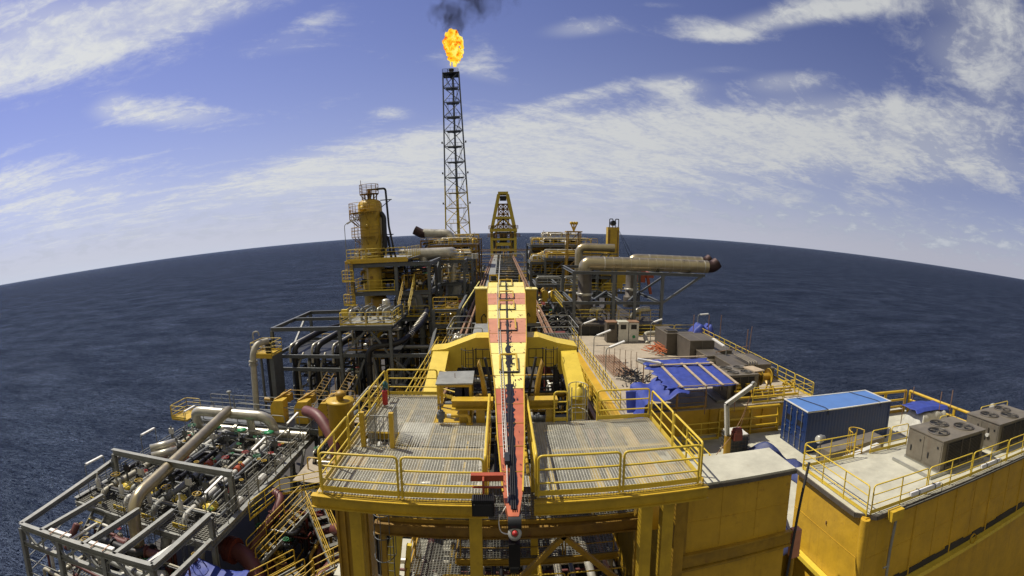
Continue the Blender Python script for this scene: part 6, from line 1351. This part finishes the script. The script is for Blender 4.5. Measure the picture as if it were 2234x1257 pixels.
# ================================================================ red pipes and yellow stairs in the well
t = thing('red_pipe', 'big dull red pipe with a flange bending down below the yellow stairs', 'pipe', (-13.5, 20.5, -18))
pipe(t, [(-15.6, 20.9, -16.3), (-12.9, 20.5, -16.3), (-11.9, 19.2, -18.0), (-11.6, 18.6, -20)], .46, 'pipe_red', bend=1.3, n=24, seg=8)
q = MB(); q.cyl((-14.6, 20.75, -16.3), (-14.35, 20.72, -16.3), .7, n=24); q.cyl((-14.3, 20.7, -16.3), (-14.05, 20.66, -16.3), .7, n=24); q.build('flange', 'hull_red', t); q = MB(); q.cyl((-16.2, 21.0, -16.3), (-14.7, 20.76, -16.3), .45, n=20); q.build('steel_end', 'clad', t)
t = thing('red_pipe', 'slimmer faded red pipe with an open flanged end rising in front of the yellow stairs', 'pipe', (-12.9, 22.6, -18))
pipe(t, [(-13.6, 20.9, -18), (-13.6, 21.2, -16.6), (-12.6, 23.3, -14.9), (-12.6, 23.9, -14.55), (-13.3, 24.3, -14.5)], .24, 'pipe_red', bend=.6, n=18, flanges=((1, .45), (1, .85)))
t = thing('red_pipe', 'dark red pipe passing behind the brown column under the left platform', 'pipe', (-9, 21, -18)); pipe(t, [(-10.8, 24.6, -17), (-8.6, 22.8, -15.3), (-7.4, 22, -15.3)], .36, 'pipe_red', n=18); pipe(t, [(-10.0, 19, -17.5), (-8.8, 23, -17.0), (-8.6, 25, -17)], .3, 'pipe_red', n=18)
def ystair(label, a, b, w=.9, m='yellow'):
    a, b = V(a), V(b); d = b - a; t = thing('stairway', label, 'stair', tuple(a)); hd = V((d.x, d.y, 0)).normalized(); sd = V((-hd.y, hd.x, 0)); n = max(3, int(abs(d.z) / .22)) if abs(d.z) > .6 else int(d.length / .35); q = MB()
    for k in range(n): p = a.lerp(b, (k + .5) / n); q.bar(p - sd * w / 2, p + sd * w / 2, .26, .04)
    q.build('treads', 'grating_dark', t)
    for s in (-1, 1):
        q = MB(); q.bar(a + sd * s * w / 2, b + sd * s * w / 2, .05, .2); q.build('stringer', 'steel_light', t); handrail(t, a + sd * s * w / 2, b + sd * s * w / 2, n=1, toe=None, m=m, r=.032)
    return t
ystair('yellow railed stair sloping up to the small landing behind the slim red pipe', (-13.1, 20.7, -16.8), (-11.0, 24.0, -14.9), 1.0)
ystair('yellow railed stair dropping right from the landing towards the brown column', (-10.6, 24.0, -14.9), (-8.2, 21.2, -16.6), .9)
ystair('short level yellow railed bridge above the blue tarpaulin', (-11.8, 17.6, -16.6), (-10.0, 20.2, -16.4), 1.0)
ystair('yellow railed stair at the bottom edge right of the blue tarpaulin', (-10.6, 16.6, -17.4), (-8.6, 19.4, -16.2), 1.0)
ystair('yellow railed walkway running right towards the white box below the left platform', (-8.8, 19.3, -16.2), (-7.0, 20.6, -15.6), 1.0)
t = thing('railed_landing', 'dark landing with yellow rails where two stairs meet left of the brown column', 'platform', (-11, 24, -15)); q = MB(); q.grating(-11.9, -10.0, 23.8, 26.4, -14.9, .12, .1, .025); q.build('grating', 'grating_dark', t)
for a, b in (((-13.0, 24.6), (-10.6, 26.4)), ((-10.6, 26.4), (-9.8, 24.4)), ((-13.5, 21.6), (-13.0, 24.6))): handrail(t, (*a, -14.9), (*b, -14.9), n=1, m='rail', r=.03)
t = thing('plated_column', 'broad ribbed brown-yellow steel column below the left platform', 'column', (-6.8, 17, -20)); q = MB(); q.box(-6.3, -5.0, 16.2, 17.0, -20, -8.2)
for k in range(5): q.box(-6.25 + k * .28, -6.17 + k * .28, 16.1, 16.2, -20, -8.4)
q.build('plating', 'yellow_dull', t); 
t = thing('white_box', 'white metal cabinet behind yellow rails below the left platform', 'cabinet', (-7.3, 19, -16)); q = MB(); q.box(-7.5, -6.3, 18.6, 19.4, -16.3, -14.9); q.build('body', 'white_paint', t); q = MB(); q.box(-7.55, -6.25, 18.55, 19.45, -14.9, -14.84); q.build('lid', 'roof_white', t)
handrail(thing('low_fence', 'low yellow pipe rail in front of the white cabinet', 'rail', (-7.5, 18, -16.3)), (-7.8, 18.2, -16.3), (-4.8, 18.2, -16.3), n=1, r=.03)
t = thing('valve_cluster', 'tangle of small dark red valves beside the skid', 'valves', (-12.5, 22, -18)); clutter(t, -13.6, -10.2, 21, 26, -18.5, -15.4, 22, 91, ['pipe_red', 'hull_red', 'steel_dark', 'pipe_dark', 'yellow_dull'], valves=26)
# pipework seen through and under the platforms
t = thing('pipe_rack', 'long pipe rack of white, yellow and black lines running under the boom between the platforms', 'pipe rack', (0, 20, -18))
for k, (x, r, m) in enumerate(((-2.2, .09, 'yellow'), (-1.9, .09, 'pipe_dark'), (-1.3, .16, 'white_paint'), (-.9, .16, 'pipe_cream'), (-.4, .1, 'pipe_dark'), (-.1, .1, 'pipe_dark'), (.4, .08, 'yellow'), (.9, .12, 'pipe_dark'), (1.5, .1, 'yellow'), (2.2, .16, 'pipe_cream'), (2.8, .1, 'steel'), (3.6, .18, 'clad'), (4.2, .1, 'pole_rust'), (-3.2, .2, 'pipe_red'), (-4.0, .1, 'steel'))):
    pipe(t, [(x, 11.5 + (k % 3), -13.4 - .2 * (k % 3)), (x, 36, -13.4 - .2 * (k % 3))], r, m)
for y in (13, 17, 21, 25, 29, 33): q = MB(); q.beam((-5, y, -14.1), (5.2, y, -14.1), .2, .3); q.build('support_beam', 'steel', t)
clutter(t, -5, 5, 17, 38, -18.6, -13.8, 34, 93, ['white_paint', 'yellow', 'steel', 'pipe_dark', 'pipe_red', 'clad', 'steel_light'], valves=20, vessels=3)
clutter(t, -5, 5, 26, 38, -13.5, -9.5, 26, 94, ['white_paint', 'yellow_dull', 'steel', 'pipe_dark', 'steel_dark'], valves=12)
q = MB(); q.box(-5.2, -2.0, 17.5, 26, -15.2, -15.1); q.build('white_plate', 'roof_white', t)
q = MB(); q.box(1.6, 4.4, 14.0, 19, -15.3, -15.2); q.build('white_plate', 'deck_tan', t)
t = thing('lower_pipework', 'dark pipework between the stair well and the left platform', 'pipework', (-8, 24, -19)); clutter(t, -12.5, -5.2, 27.5, 38.5, -18.6, -11.5, 40, 95, ['white_paint', 'yellow_dull', 'steel', 'pipe_dark', 'clad', 'yellow'], valves=22, vessels=2)
q = MB(); q.box(-12.8, -5.3, 26, 38.6, -14.6, -14.55); q.build('floor', 'deck_tan', t); handrail(t, (-9, 26, -14.5), (-5.4, 26, -14.5), n=2, toe=None); 
for y in (28, 31, 34): handrail(t, (-9.5, y, -12.4), (-5.4, y, -12.4), n=2, toe=None, m='yellow_dull', seg=6)
q = MB(); q.bar((-3.6, 16.8, -7.6), (-4.6, 16.4, -15.5), .5, .1); q.bar((-3.4, 15.8, -11), (-4.2, 15.2, -19), .18, .18); q.build('lemon_strut', 'lemon', t)
# sloping rail bundle left of the portal (stair of the gantry)
t = thing('stairway', 'long steep yellow railed stair left of the portal leg', 'stair', (-3.3, 22, -8))
for dx in (0, .22, .44, .66): q = MB(); q.tube([(-4.0 + dx * .9, 20.4, -7.0), (-3.6 + dx * .8, 31.5, -6.6)], .028, 6, 0); q.build('rail', 'yellow', t)
q = MB(); q.grating(-4.3, -3.2, 20.4, 33, -8.0, .15, .3, .03); q.build('grating', 'grating_dark', t)
handrail(t, (-4.3, 33, -8.0), (-4.3, 20.4, -8.0), n=4, toe=None); handrail(t, (-3.2, 33, -8.0), (-3.2, 20.4, -8.0), n=4, toe=None)
# ================================================================ far process modules
def module(label, x0, x1, y0, y1, z0, levels, seed, pipes=18, m='steel', rm='yellow', name='process_module', vess=2, pm=PM, top=True, rails=True, nx=3, ny=2, group=None):
    t = thing(name, label, 'process module', (x0, y0, z0), group); g = random.Random(seed)
    xs = [x0 + (x1 - x0) * i / (nx - 1) for i in range(nx)]; ys = [y0 + (y1 - y0) * i / (ny - 1) for i in range(ny)]
    frame_cols(t, xs, ys, z0, levels[-1], m, .3)
    zp = z0
    for i, z in enumerate(levels):
        frame_beams(t, xs, ys, z - .2, m, .25, .35)
        if i < len(levels) - 1 or top:
            q = MB(); q.box(x0, x1, y0 + .1, y1, z - .04, z); q.build('floor_plate', 'steel_dark', t)
        if rails: handrail(t, (x0, y0 - .1, z), (x1, y0 - .1, z), n=max(1, int((x1 - x0) / 3)), m=rm, toe=rm if g.random() < .5 else None, r=.035, seg=5)
        clutter(t, x0 + .2, x1 - .2, y0 + .3, y0 + (y1 - y0) * .7, zp, z - .3, int(pipes * 1.7) // len(levels), seed * 7 + i, pm, rmax=.26, valves=14, vessels=vess)
        for k_ in range(3):
            a_ = x0 + (x1 - x0) * (k_ + .1) / 3; q = MB(); q.bar((a_, y0, zp), (a_ + (x1 - x0) * .26, y0, z - .4), .14, .14); q.build('brace', m, t)
        zp = z
    if top: clutter(t, x0 + .3, x1 - .3, y0 + .3, y1 - .3, zp, zp + 1.3, 10, seed * 7 + 99, ['white_paint', 'clad', 'yellow', 'steel_light'], rmax=.16, valves=8)
    return t
PG = ['yellow_dull', 'yellow', 'steel', 'clad', 'steel_dark', 'steel_dark', 'yellow_dark', 'yellow_dark']
module('dense grey and yellow pipe module between the column tower and the runway', -12.5, -3.8, 62, 72, -15, (-9.5, -6.2), 201, 26, pm=PG, nx=4)
module('grey tower-like module under the elbow of the bright left duct', -7.6, -4.2, 58, 63, -15, (-8.6, -5.6, -3.0), 202, 18, pm=PG, nx=2, vess=1, top=False)
module('yellow topped module just left of the crane runway, below the flare tower', -12.5, -4.2, 88, 100, -15, (-8.5, -5.0, -1.9), 203, 40, pm=PG, m='yellow_dark')
module('far yellow module at the foot of the flare tower', -19, -5.0, 120, 134, -15, (-8, -4.2, -1.3), 204, 34, pm=PG, m='yellow_dark', vess=1)
module('right module with a row of yellow pipe bends at its left end', 5.2, 16.5, 84, 96, -15, (-8.5, -5.2, -2.0), 205, 44, pm=PG)
module('low right module with small yellow pots inside a silver rail frame', 4.6, 9.9, 62, 70, -15, (-9.3, -6.4), 206, 18, pm=PG, rm='galv', top=False)
module('shadowed module behind the exhaust frame columns', 6.5, 16.5, 72, 82, -15, (-9, -6.2, -3.6), 207, 26, pm=PG)
module('dark low module left of the column tower base', -20, -15.6, 52, 66, -18, (-11.5,), 208, 12, pm=PG, top=False)
module('slim open tower of stacked yellow-railed decks left of the runway behind the silver pipes', -7.0, -3.7, 66, 73, -15, (-9.6, -8.0, -6.4, -4.8, -3.3), 211, 40, pm=PG, nx=2, vess=1)
module('slim open tower of stacked yellow-railed decks right of the runway', 4.5, 7.6, 73, 80, -15, (-9.4, -7.6, -5.8, -4.2), 212, 34, pm=PG, nx=2, vess=1)
module('low railed pipe module between the column tower and the gantry portal', -6.2, -3.9, 45, 56, -15, (-11.5, -9.8, -8.2, -6.8), 213, 44, pm=PG + ['galv', 'clad', 'yellow'], nx=2, vess=1, top=False)
module('yellow railed pipe module behind the low right one', 8.2, 16.0, 98, 108, -15, (-6, -3, -1.0), 214, 30, pm=PG)
t = thing('yellow_bends', 'row of three thick yellow pipe bends beside the far runway', 'pipes', (6, 80, -10))
for k in range(3): pipe(t, [(5.0 + k * .75, 82.5, -9.5), (5.0 + k * .75, 82.5, -4.0 + .3 * k), (7.5 + k * .75, 82.5, -3.6 + .3 * k), (15, 82.5, -3.6 + .3 * k)], .32, 'yellow', n=12)
for k in range(4):
    x = 5.6 + k * 1.15; t = thing('yellow_pot', 'small yellow pot vessel in the row inside the silver rail frame', 'vessel', (x, 62.5, -9.3), 'row of small yellow pots'); q = MB(); q.vessel((x, 62.2, -9.0), 1.9, .42, n=14); q.build('shell', 'yellow', t); q = MB(); q.cyl((x, 62.2, -7.1), (x, 62.2, -6.6), .1, n=8); q.build('nozzle', 'galv', t)
t = thing('silver_rail_frame', 'silver tube frame with a paired centre leg over the small yellow pots', 'steel frame', (7, 61, -9)); q = MB(); q.tube([(4.4, 61, -8.6), (4.4, 61, -5.4), (7.5, 61, -5.4), (7.5, 61, -8.6)], .09, 8, .4); q.tube([(7.8, 61, -8.6), (7.8, 61, -5.4), (10.6, 61, -5.4), (10.6, 61, -8.6)], .09, 8, .4); q.build('tube', 'galv', t); q = MB(); q.tube([(4.2, 61, -8.6), (10.8, 61, -8.6)], .12, 8, 0); q.build('base_tube', 'galv', t)
t = thing('exhaust_duct', 'bright silver duct running right from the column tower and bending down by the runway', 'exhaust duct', (-12, 58, -3))
q = MB(); q.tube([(-11.6, 57, -2.15), (-5.9, 58, -2.15), (-5.6, 59, -2.15), (-5.6, 59, -5.6)], .62, 22, 1.0, seg=7); q.build('duct', 'clad', t)
q = MB(); q.lathe((-5.6, 59, -7.4), [(0, .95), (1.4, .95), (1.5, 1.0), (1.75, .95), (1.8, .66)], n=24); q.build('collar', 'galv', t); q = MB(); q.cyl((-8.9, 57.5, -4.6), (-8.9, 57.5, -2.4), .5, n=18); q.cyl((-3.0, 60, -3), (-3, 60, -2.4), .4, n=16); q.build('branch', 'clad', t)
for k, (x, y, z, l, r, lab) in enumerate(((-4.9, 66, -9.2, 2.2, .85, 'bright yellow domed tank left of the runway'), (-9.3, 58.5, -7, 3.4, .9, 'yellow vessel behind the right leg of the column tower'), (-7.6, 51.0, -13.4, 3.6, .75, 'yellow ribbed tank in the shade right of the column tower'), (-5.4, 76, -8.8, 2.2, 1.0, 'yellow domed tank further back beside the runway'))):
    t = thing('process_vessel', lab, 'vessel', (x, y, z)); q = MB(); q.vessel((x, y, z), l, r, n=24, head=.7); q.build('shell', 'yellow', t); q = MB()
    for i in range(3): q.lathe((x, y, z + l * (.3 + .2 * i)), [(0, r * 1.0), (.02, r * 1.03), (.06, r * 1.03), (.08, r)], n=24)
    q.cyl((x, y, z + l), (x, y, z + l + .25), .12, n=8); q.build('ring', 'yellow_dull', t)
t = thing('pipe_rack', 'silver and black pipes crossing between the column tower and the gantry', 'pipe rack', (-5, 52, -12))
for k, (y, z, r, m) in enumerate(((54, -8.4, .28, 'clad'), (52.5, -9.4, .24, 'galv'), (51.5, -10.1, .2, 'clad'), (50, -10.9, .22, 'pipe_cream'), (49, -11.7, .2, 'steel_dark'), (47.5, -12.4, .26, 'pipe_dark'))):
    pipe(t, [(-7.0, y, z), (-3.6, y, z), (-3.6, y, z - 2)], r, m, n=12, flanges=((0, .3), (0, .8)))
clutter(t, -7, -3.4, 44, 60, -15, -9, 24, 301, PG, valves=16)
pipe(t, [(-9.4, 46, -10.6), (-6.0, 46, -10.6), (-5.5, 46, -11.4)], .2, 'galv', n=12)
t = thing('loose_rod', 'long thin yellow pole leaning over the silver pipes left of the machinery box', 'pole', (-3, 45, -9)); q = MB(); q.cyl((-4.6, 44, -8.3), (-2.2, 52, -5.0), .06, n=6); q.build('pole', 'yellow_pale', t)
t = thing('hose_coils', 'heap of black hose coils beside the dark red skid tank', 'hoses', (5, 50, -12))
for k in range(9):
    c = V((4.3 + (k % 3) * 1.1, 49.5 + (k // 3), -9.4 + .35 * (k // 3))); q = MB(); q.tube([c + V((.45 * math.cos(a), .15 * math.sin(a * 2), .4 * math.sin(a))) for a in [i * .52 for i in range(12)]], .1, 6, 0, True); q.build('coil', 'rubber', t)
t = thing('machine_skid', 'dark machinery below the coils on the right of the runway', 'machinery', (5, 46, -15)); clutter(t, 3.9, 6.6, 38, 60, -15, -10, 26, 302, ['steel_dark', 'steel', 'hull_red', 'pipe_dark', 'white_paint', 'clad'], valves=10, vessels=2); q = MB(); q.box(3.9, 6.7, 48, 52, -15, -10); q.build('housing', 'steel_dark', t)
clutter(thing('far_pipework', 'far tangle of yellow and silver pipes left of the runway', 'pipework', (-5, 80, -14)), -12, -3.8, 74, 86, -15, -5.5, 40, 303, PG, valves=24, vessels=4)
clutter(thing('far_pipework', 'far tangle of pipes right of the runway before the silver rail frame', 'pipework', (7, 56, -14)), 4.2, 7, 53, 60, -15, -7.6, 22, 304, PG, valves=14, vessels=1)
clutter(thing('far_pipework', 'far tangle of yellow pipes under the far derrick', 'pipework', (0, 150, -10)), -18, 20, 140, 160, -15, -4, 44, 305, PG, rmax=.5, valves=20, vessels=6)
# left exhaust duct with dark mouth
t = thing('exhaust_duct', 'far silver duct with a dark mouth pointing left below the flare tower', 'exhaust duct', (-14, 100, -5)); q = MB(); q.tube([(-15.2, 100, .35), (-12.4, 100, .1), (-9.9, 100, .1), (-8.9, 100, -5)], .85, 20, 1.8, seg=7, caps=False); q.build('duct', 'clad', t)
q = MB(); q.tube([(-17.0, 100, 1.0), (-15.6, 100, .25), (-14.9, 100, .2)], .88, 20, .6, caps=False); q.build('burnt_mouth', 'clad_burnt', t)
q = MB(); q.bar((-14.8, 100, -2.0), (-9.5, 100, -2.3), .2, .2); q.bar((-14.6, 100, -.6), (-14.6, 100, -2.0), .15, .15); q.bar((-14, 100, -2.2), (-9.8, 100, -6), .2, .2); q.build('support', 'steel', t)
# ================================================================ far derrick at the end of the runway
t = thing('derrick', 'brown-yellow A-frame derrick with a dark drilling mast standing at the end of the runway', 'derrick', (1.2, 190, -8)); Y0 = 190
def dx(px): return at(px, 480, Y0).x
def dz(py): return at(1098, py, Y0).z
for s in (-1, 1):
    for y in (Y0, Y0 + 7):
        q = MB(); q.bar((dx(1098 + s * 27), y, dz(507)), (dx(1098 + s * 9.5), y, dz(424)), 1.15, 1.0, (0, 1, 0)); q.build('leg', 'yellow_far', t)
        q = MB(); q.bar((dx(1098 + s * 26), y, dz(560)), (dx(1098 + s * 26), y, dz(505)), 1.0, 1.0, (0, 1, 0)); q.build('lower_leg', 'yellow_far', t)
        q = MB(); q.bar((dx(1098 + s * 16), y, dz(560)), (dx(1098 + s * 16), y, dz(505)), .6, .6, (0, 1, 0)); q.build('lower_leg', 'yellow_dark', t)
for py, h_, w_ in ((421, .9, 11), (475, .8, 18), (502, 1.2, 30), (522, .8, 27), (533, 1.2, 16), (545, .7, 26)):
    q = MB(); q.box(dx(1098 - w_), dx(1098 + w_), Y0 - .6, Y0 + 7, dz(py) - h_ / 2, dz(py) + h_ / 2); q.build('cross_beam', 'yellow_far', t)
for s in (-1, 1): q = MB(); q.bar((dx(1098 + s * 24), Y0, dz(500)), (dx(1098 + s * 3), Y0, dz(478)), .5, .5); q.build('brace', 'yellow', t)
q = MB()
for k in range(5):
    z0, z1 = dz(500 - k * 11), dz(489 - k * 11); w_ = 12.5 - k * .6
    for s in (-1, 1): q.bar((dx(1098 + s * w_), Y0 + 2, z0), (dx(1098 + s * w_), Y0 + 2, z1), .4, .4); q.bar((dx(1098 + s * w_), Y0 + 2, z0), (dx(1098), Y0 + 2, z1), .3, .3); q.bar((dx(1098), Y0 + 2, z0), (dx(1098 + s * w_), Y0 + 2, z1), .3, .3)
    q.bar((dx(1098 - w_), Y0 + 2, z1), (dx(1098 + w_), Y0 + 2, z1), .5, .5); q.bar((dx(1098), Y0 + 2, z0), (dx(1098), Y0 + 2, z1), .5, .5)
q.build('mast_lattice', 'yellow_dark', t)
q = MB(); q.box(dx(1091), dx(1105), Y0 + 1, Y0 + 4, dz(437), dz(427)); q.box(dx(1090), dx(1106), Y0 + 1, Y0 + 5, dz(530), dz(506)); q.build('dark_housing', 'steel_dark', t)
clutter(t, dx(1076), dx(1120), Y0 + 1, Y0 + 6, dz(560), dz(507), 26, 401, ['yellow_dark', 'steel_dark', 'yellow_far', 'steel'], rmax=.4, valves=0)
handrail(t, (dx(1066), Y0 - .6, dz(500)), (dx(1130), Y0 - .6, dz(500)), n=4, toe=None, m='yellow_dark', r=.12, h=1.3, seg=5)
handrail(t, (dx(1064), Y0 - .6, dz(518)), (dx(1134), Y0 - .6, dz(518)), n=4, toe=None, m='yellow_dark', r=.12, h=1.3, seg=5)
# ================================================================ flare tower
t = thing('flare_tower', 'tall slim lattice flare tower, grey above and yellow below, with a dark burner tip', 'flare tower', (-23, 230, -8)); YF = 230
def fx(px, py=350): return at(px, py, YF).x
def fz(py): return at(985, py, YF).z
# leg lines in photo pixels: top 155, bottom 545
def fleg(py, s):
    f = (py - 155) / 390.0
    return {0: fx(966 + 7.5 * f, py), 1: fx(1000.5 + 27.5 * f, py), 2: fx(984 + 17 * f, py)}[s]
def FP(py, s): return V((fleg(py, s), YF + (0 if s < 2 else 6 + 2.5 * (py - 155) / 390), fz(py)))
HP = [157, 190, 222, 254, 285, 319, 353, 387, 421, 454, 487, 520, 550]
for a, b in ((157, 405), (405, 550)):
    m = 'grey_far' if a == 157 else 'yellow_far'
    for s in (0, 1, 2): q = MB(); q.cyl(FP(b, s), FP(a, s), .33 if s < 2 else .34, n=10); q.build('leg', m, t)
    q = MB(); f0, f1 = [V((fx(986.5 + 13 * (p - 155) / 390, p), YF + 2.6, fz(p))) for p in (a, b)]; q.cyl(f1, f0, .42, n=12); q.build('riser', m, t)
for k, (a, b) in enumerate(zip(HP[:-1], HP[1:])):
    m = 'grey_far' if b < 422 else 'yellow_far'; q = MB(); l = 0 if k % 2 else 1
    for s0, s1 in ((0, 1), (1, 2), (2, 0)):
        q.cyl(FP(a, s0), FP(a, s1), .11, n=6)
        u, w_ = (s0, s1) if k % 2 == 0 else (s1, s0); q.cyl(FP(b, u), FP(a, w_), .17, n=6)
    q.build('brace_bay', m, t)
    q = MB(); c = (FP(b, 0) + FP(b, 1) + FP(b, 2)) / 3; w_ = (fleg(b, 1) - fleg(b, 0)) * .36
    q.box(c.x - w_, c.x + w_, YF + 1, YF + 4.5, c.z - .15, c.z + .1)
    for i in range(5): x = c.x - w_ + 2 * w_ * i / 4; q.cyl((x, YF + 1, c.z), (x, YF + 1, c.z + 1.6), .07, n=4)
    q.bar((c.x - w_, YF + 1, c.z + 1.6), (c.x + w_, YF + 1, c.z + 1.6), .1, .1); q.build('rest_platform', m, t)
    q = MB(); xx = c.x + w_ * (.8 if k % 2 else -.8)
    for s in (-.35, .35): q.cyl((xx + s, YF + 1.5, fz(b)), (xx + s * .9, YF + 1.5, fz(a)), .06, n=4)
    for i in range(12): z = fz(b) + (fz(a) - fz(b)) * i / 12; q.bar((xx - .35, YF + 1.5, z), (xx + .35, YF + 1.5, z), .06, .06)
    q.build('ladder', 'galv', t)
for py in (313, 380, 446):
    q = MB()
    for s in (0, 1): p = FP(py, s); d = -1 if s == 0 else 1; q.bar(p, p + V((d * .9, 0, .2)), .12, .12); q.box(p.x + d * .9 - .3, p.x + d * .9 + .3, p.y - .3, p.y + .3, p.z + .1, p.z + .9)
    q.build('warning_lamp', 'steel_dark', t)
q = MB(); q.box(fx(965, 158), fx(1000, 158), YF - .5, YF + 6.5, fz(160), fz(158)); q.lathe((fx(983.5, 158), YF + 2.6, fz(167)), [(0, .6), (1.6, 1.8), (1.7, 1.9)], n=14); q.build('top_platform', 'steel_dark', t)
handrail(t, (fx(965, 158), YF - .5, fz(158)), (fx(1000, 158), YF - .5, fz(158)), n=3, toe=None, m='steel_dark', r=.09, h=1.4, seg=5)
q = MB(); q.cyl((fx(983.5, 158), YF + 2.6, fz(158)), (fx(983.5, 158), YF + 2.6, fz(147.5)), .95, n=16); q.cyl((fx(983.5, 158), YF + 2.6, fz(150)), (fx(983.5, 158), YF + 2.6, fz(147.2)), 1.2, n=16); q.build('burner_tip', 'black', t)

# flame: many small tongues of fire merged in one body, lit from within
fm = bpy.data.materials.new('flame'); fm.use_nodes = True; nt = fm.node_tree; nt.nodes.clear(); L = nt.links.new
o_ = _n(nt, 'ShaderNodeOutputMaterial'); em = _n(nt, 'ShaderNodeEmission'); g = _n(nt, 'ShaderNodeNewGeometry'); n1 = _n(nt, 'ShaderNodeTexNoise'); n1.inputs['Scale'].default_value = .30; n1.inputs['Detail'].default_value = 9; n1.inputs['Distortion'].default_value = .8
L(g.outputs['Position'], n1.inputs['Vector']); cr = _n(nt, 'ShaderNodeValToRGB'); e = cr.color_ramp.elements
e[0].position = .30; e[0].color = (.55, .05, .004, 1); e[1].position = .62; e[1].color = (1, .80, .16, 1)
for p, c in ((.38, (.85, .15, .008, 1)), (.45, (.98, .42, .015, 1)), (.53, (1, .62, .03, 1))): k = cr.color_ramp.elements.new(p); k.color = c
L(n1.outputs['Fac'], cr.inputs[0]); L(cr.outputs[0], em.inputs[0]); em.inputs[1].default_value = 1.15; L(em.outputs[0], o_.inputs[0])
g_ = random.Random(8); q = MB()
def flame_w(f):   # half width in photo pixels against height (0 bottom .. 1 top)
    return 3 + 19 * math.sin(min(1, f * 1.25 + .12) * math.pi * .5) * (1 if f < .75 else max(.15, 1 - (f - .75) * 3.0))
for k in range(620):
    f = g_.random() ** .9; py = 138 - 74 * f; w_ = flame_w(f); a = g_.uniform(-1, 1); px = 988 + 3 * math.sin(f * 5) + a * w_; r = g_.uniform(.22, 1.0) * (1.15 - .5 * abs(a)) * (.55 if f < .12 else 1)
    c = V((fx(px, py), YF + 2.6 + g_.uniform(-2, 2), fz(py))); h_ = r * g_.uniform(1.5, 3.4); lean = V((g_.uniform(-.5, .7), g_.uniform(-.3, .3), 1)).normalized(); q.lathe(c - lean * h_ * .4, [(0, .02), (h_ * .15, r * .7), (h_ * .35, r), (h_ * .62, r * .62), (h_ * .85, r * .22), (h_, .01)], lean, 7)
tag(q.build('flame', fm), 'orange and yellow gas flame burning on top of the flare tower', 'flame')
bpy.context.view_layer.update()
# smoke
sm = bpy.data.materials.new('smoke'); sm.use_nodes = True; nt = sm.node_tree; nt.nodes.clear(); L = nt.links.new
o_ = _n(nt, 'ShaderNodeOutputMaterial'); pv = _n(nt, 'ShaderNodeVolumePrincipled'); pv.inputs['Color'].default_value = (.05, .045, .045, 1); g = _n(nt, 'ShaderNodeNewGeometry'); tcn = _n(nt, 'ShaderNodeTexCoord')
n1 = _n(nt, 'ShaderNodeTexNoise'); n1.inputs['Scale'].default_value = .16; n1.inputs['Detail'].default_value = 5; n1.inputs['Distortion'].default_value = .8; L(g.outputs['Position'], n1.inputs['Vector'])
ln = _n(nt, 'ShaderNodeVectorMath', operation='LENGTH'); L(tcn.outputs['Object'], ln.inputs[0])
fr = _n(nt, 'ShaderNodeMapRange'); fr.inputs[1].default_value = .45; fr.inputs[2].default_value = 1.0; fr.inputs[3].default_value = .02; fr.inputs[4].default_value = -.20; L(ln.outputs['Value'], fr.inputs[0])
ad = _n(nt, 'ShaderNodeMath', operation='ADD'); L(n1.outputs['Fac'], ad.inputs[0]); L(fr.outputs[0], ad.inputs[1])
r2 = _n(nt, 'ShaderNodeMapRange'); r2.inputs[1].default_value = .36; r2.inputs[2].default_value = .72; r2.inputs[3].default_value = 0; r2.inputs[4].default_value = .11; L(ad.outputs[0], r2.inputs[0]); L(r2.outputs[0], pv.inputs['Density']); L(pv.outputs[0], o_.inputs['Volume'])
root = thing('smoke_plume', 'dark grey smoke drifting right above the flare flame', 'smoke', (fx(1000, 30), YF + 2, fz(30))); root['kind'] = 'stuff'
for px, py, rx_, rz_ in ((988, 50, 7, 7), (1000, 16, 14, 10), (1050, -4, 18, 9), (965, 20, 8, 5)):
    q = MB(); q.sphere((0, 0, 0), 1, 20); o = q.build('smoke_puff', sm); o.location = V((fx(px, py), YF + 3, fz(py))) - root.location; o.scale = (rx_, 6, rz_); o.parent = root
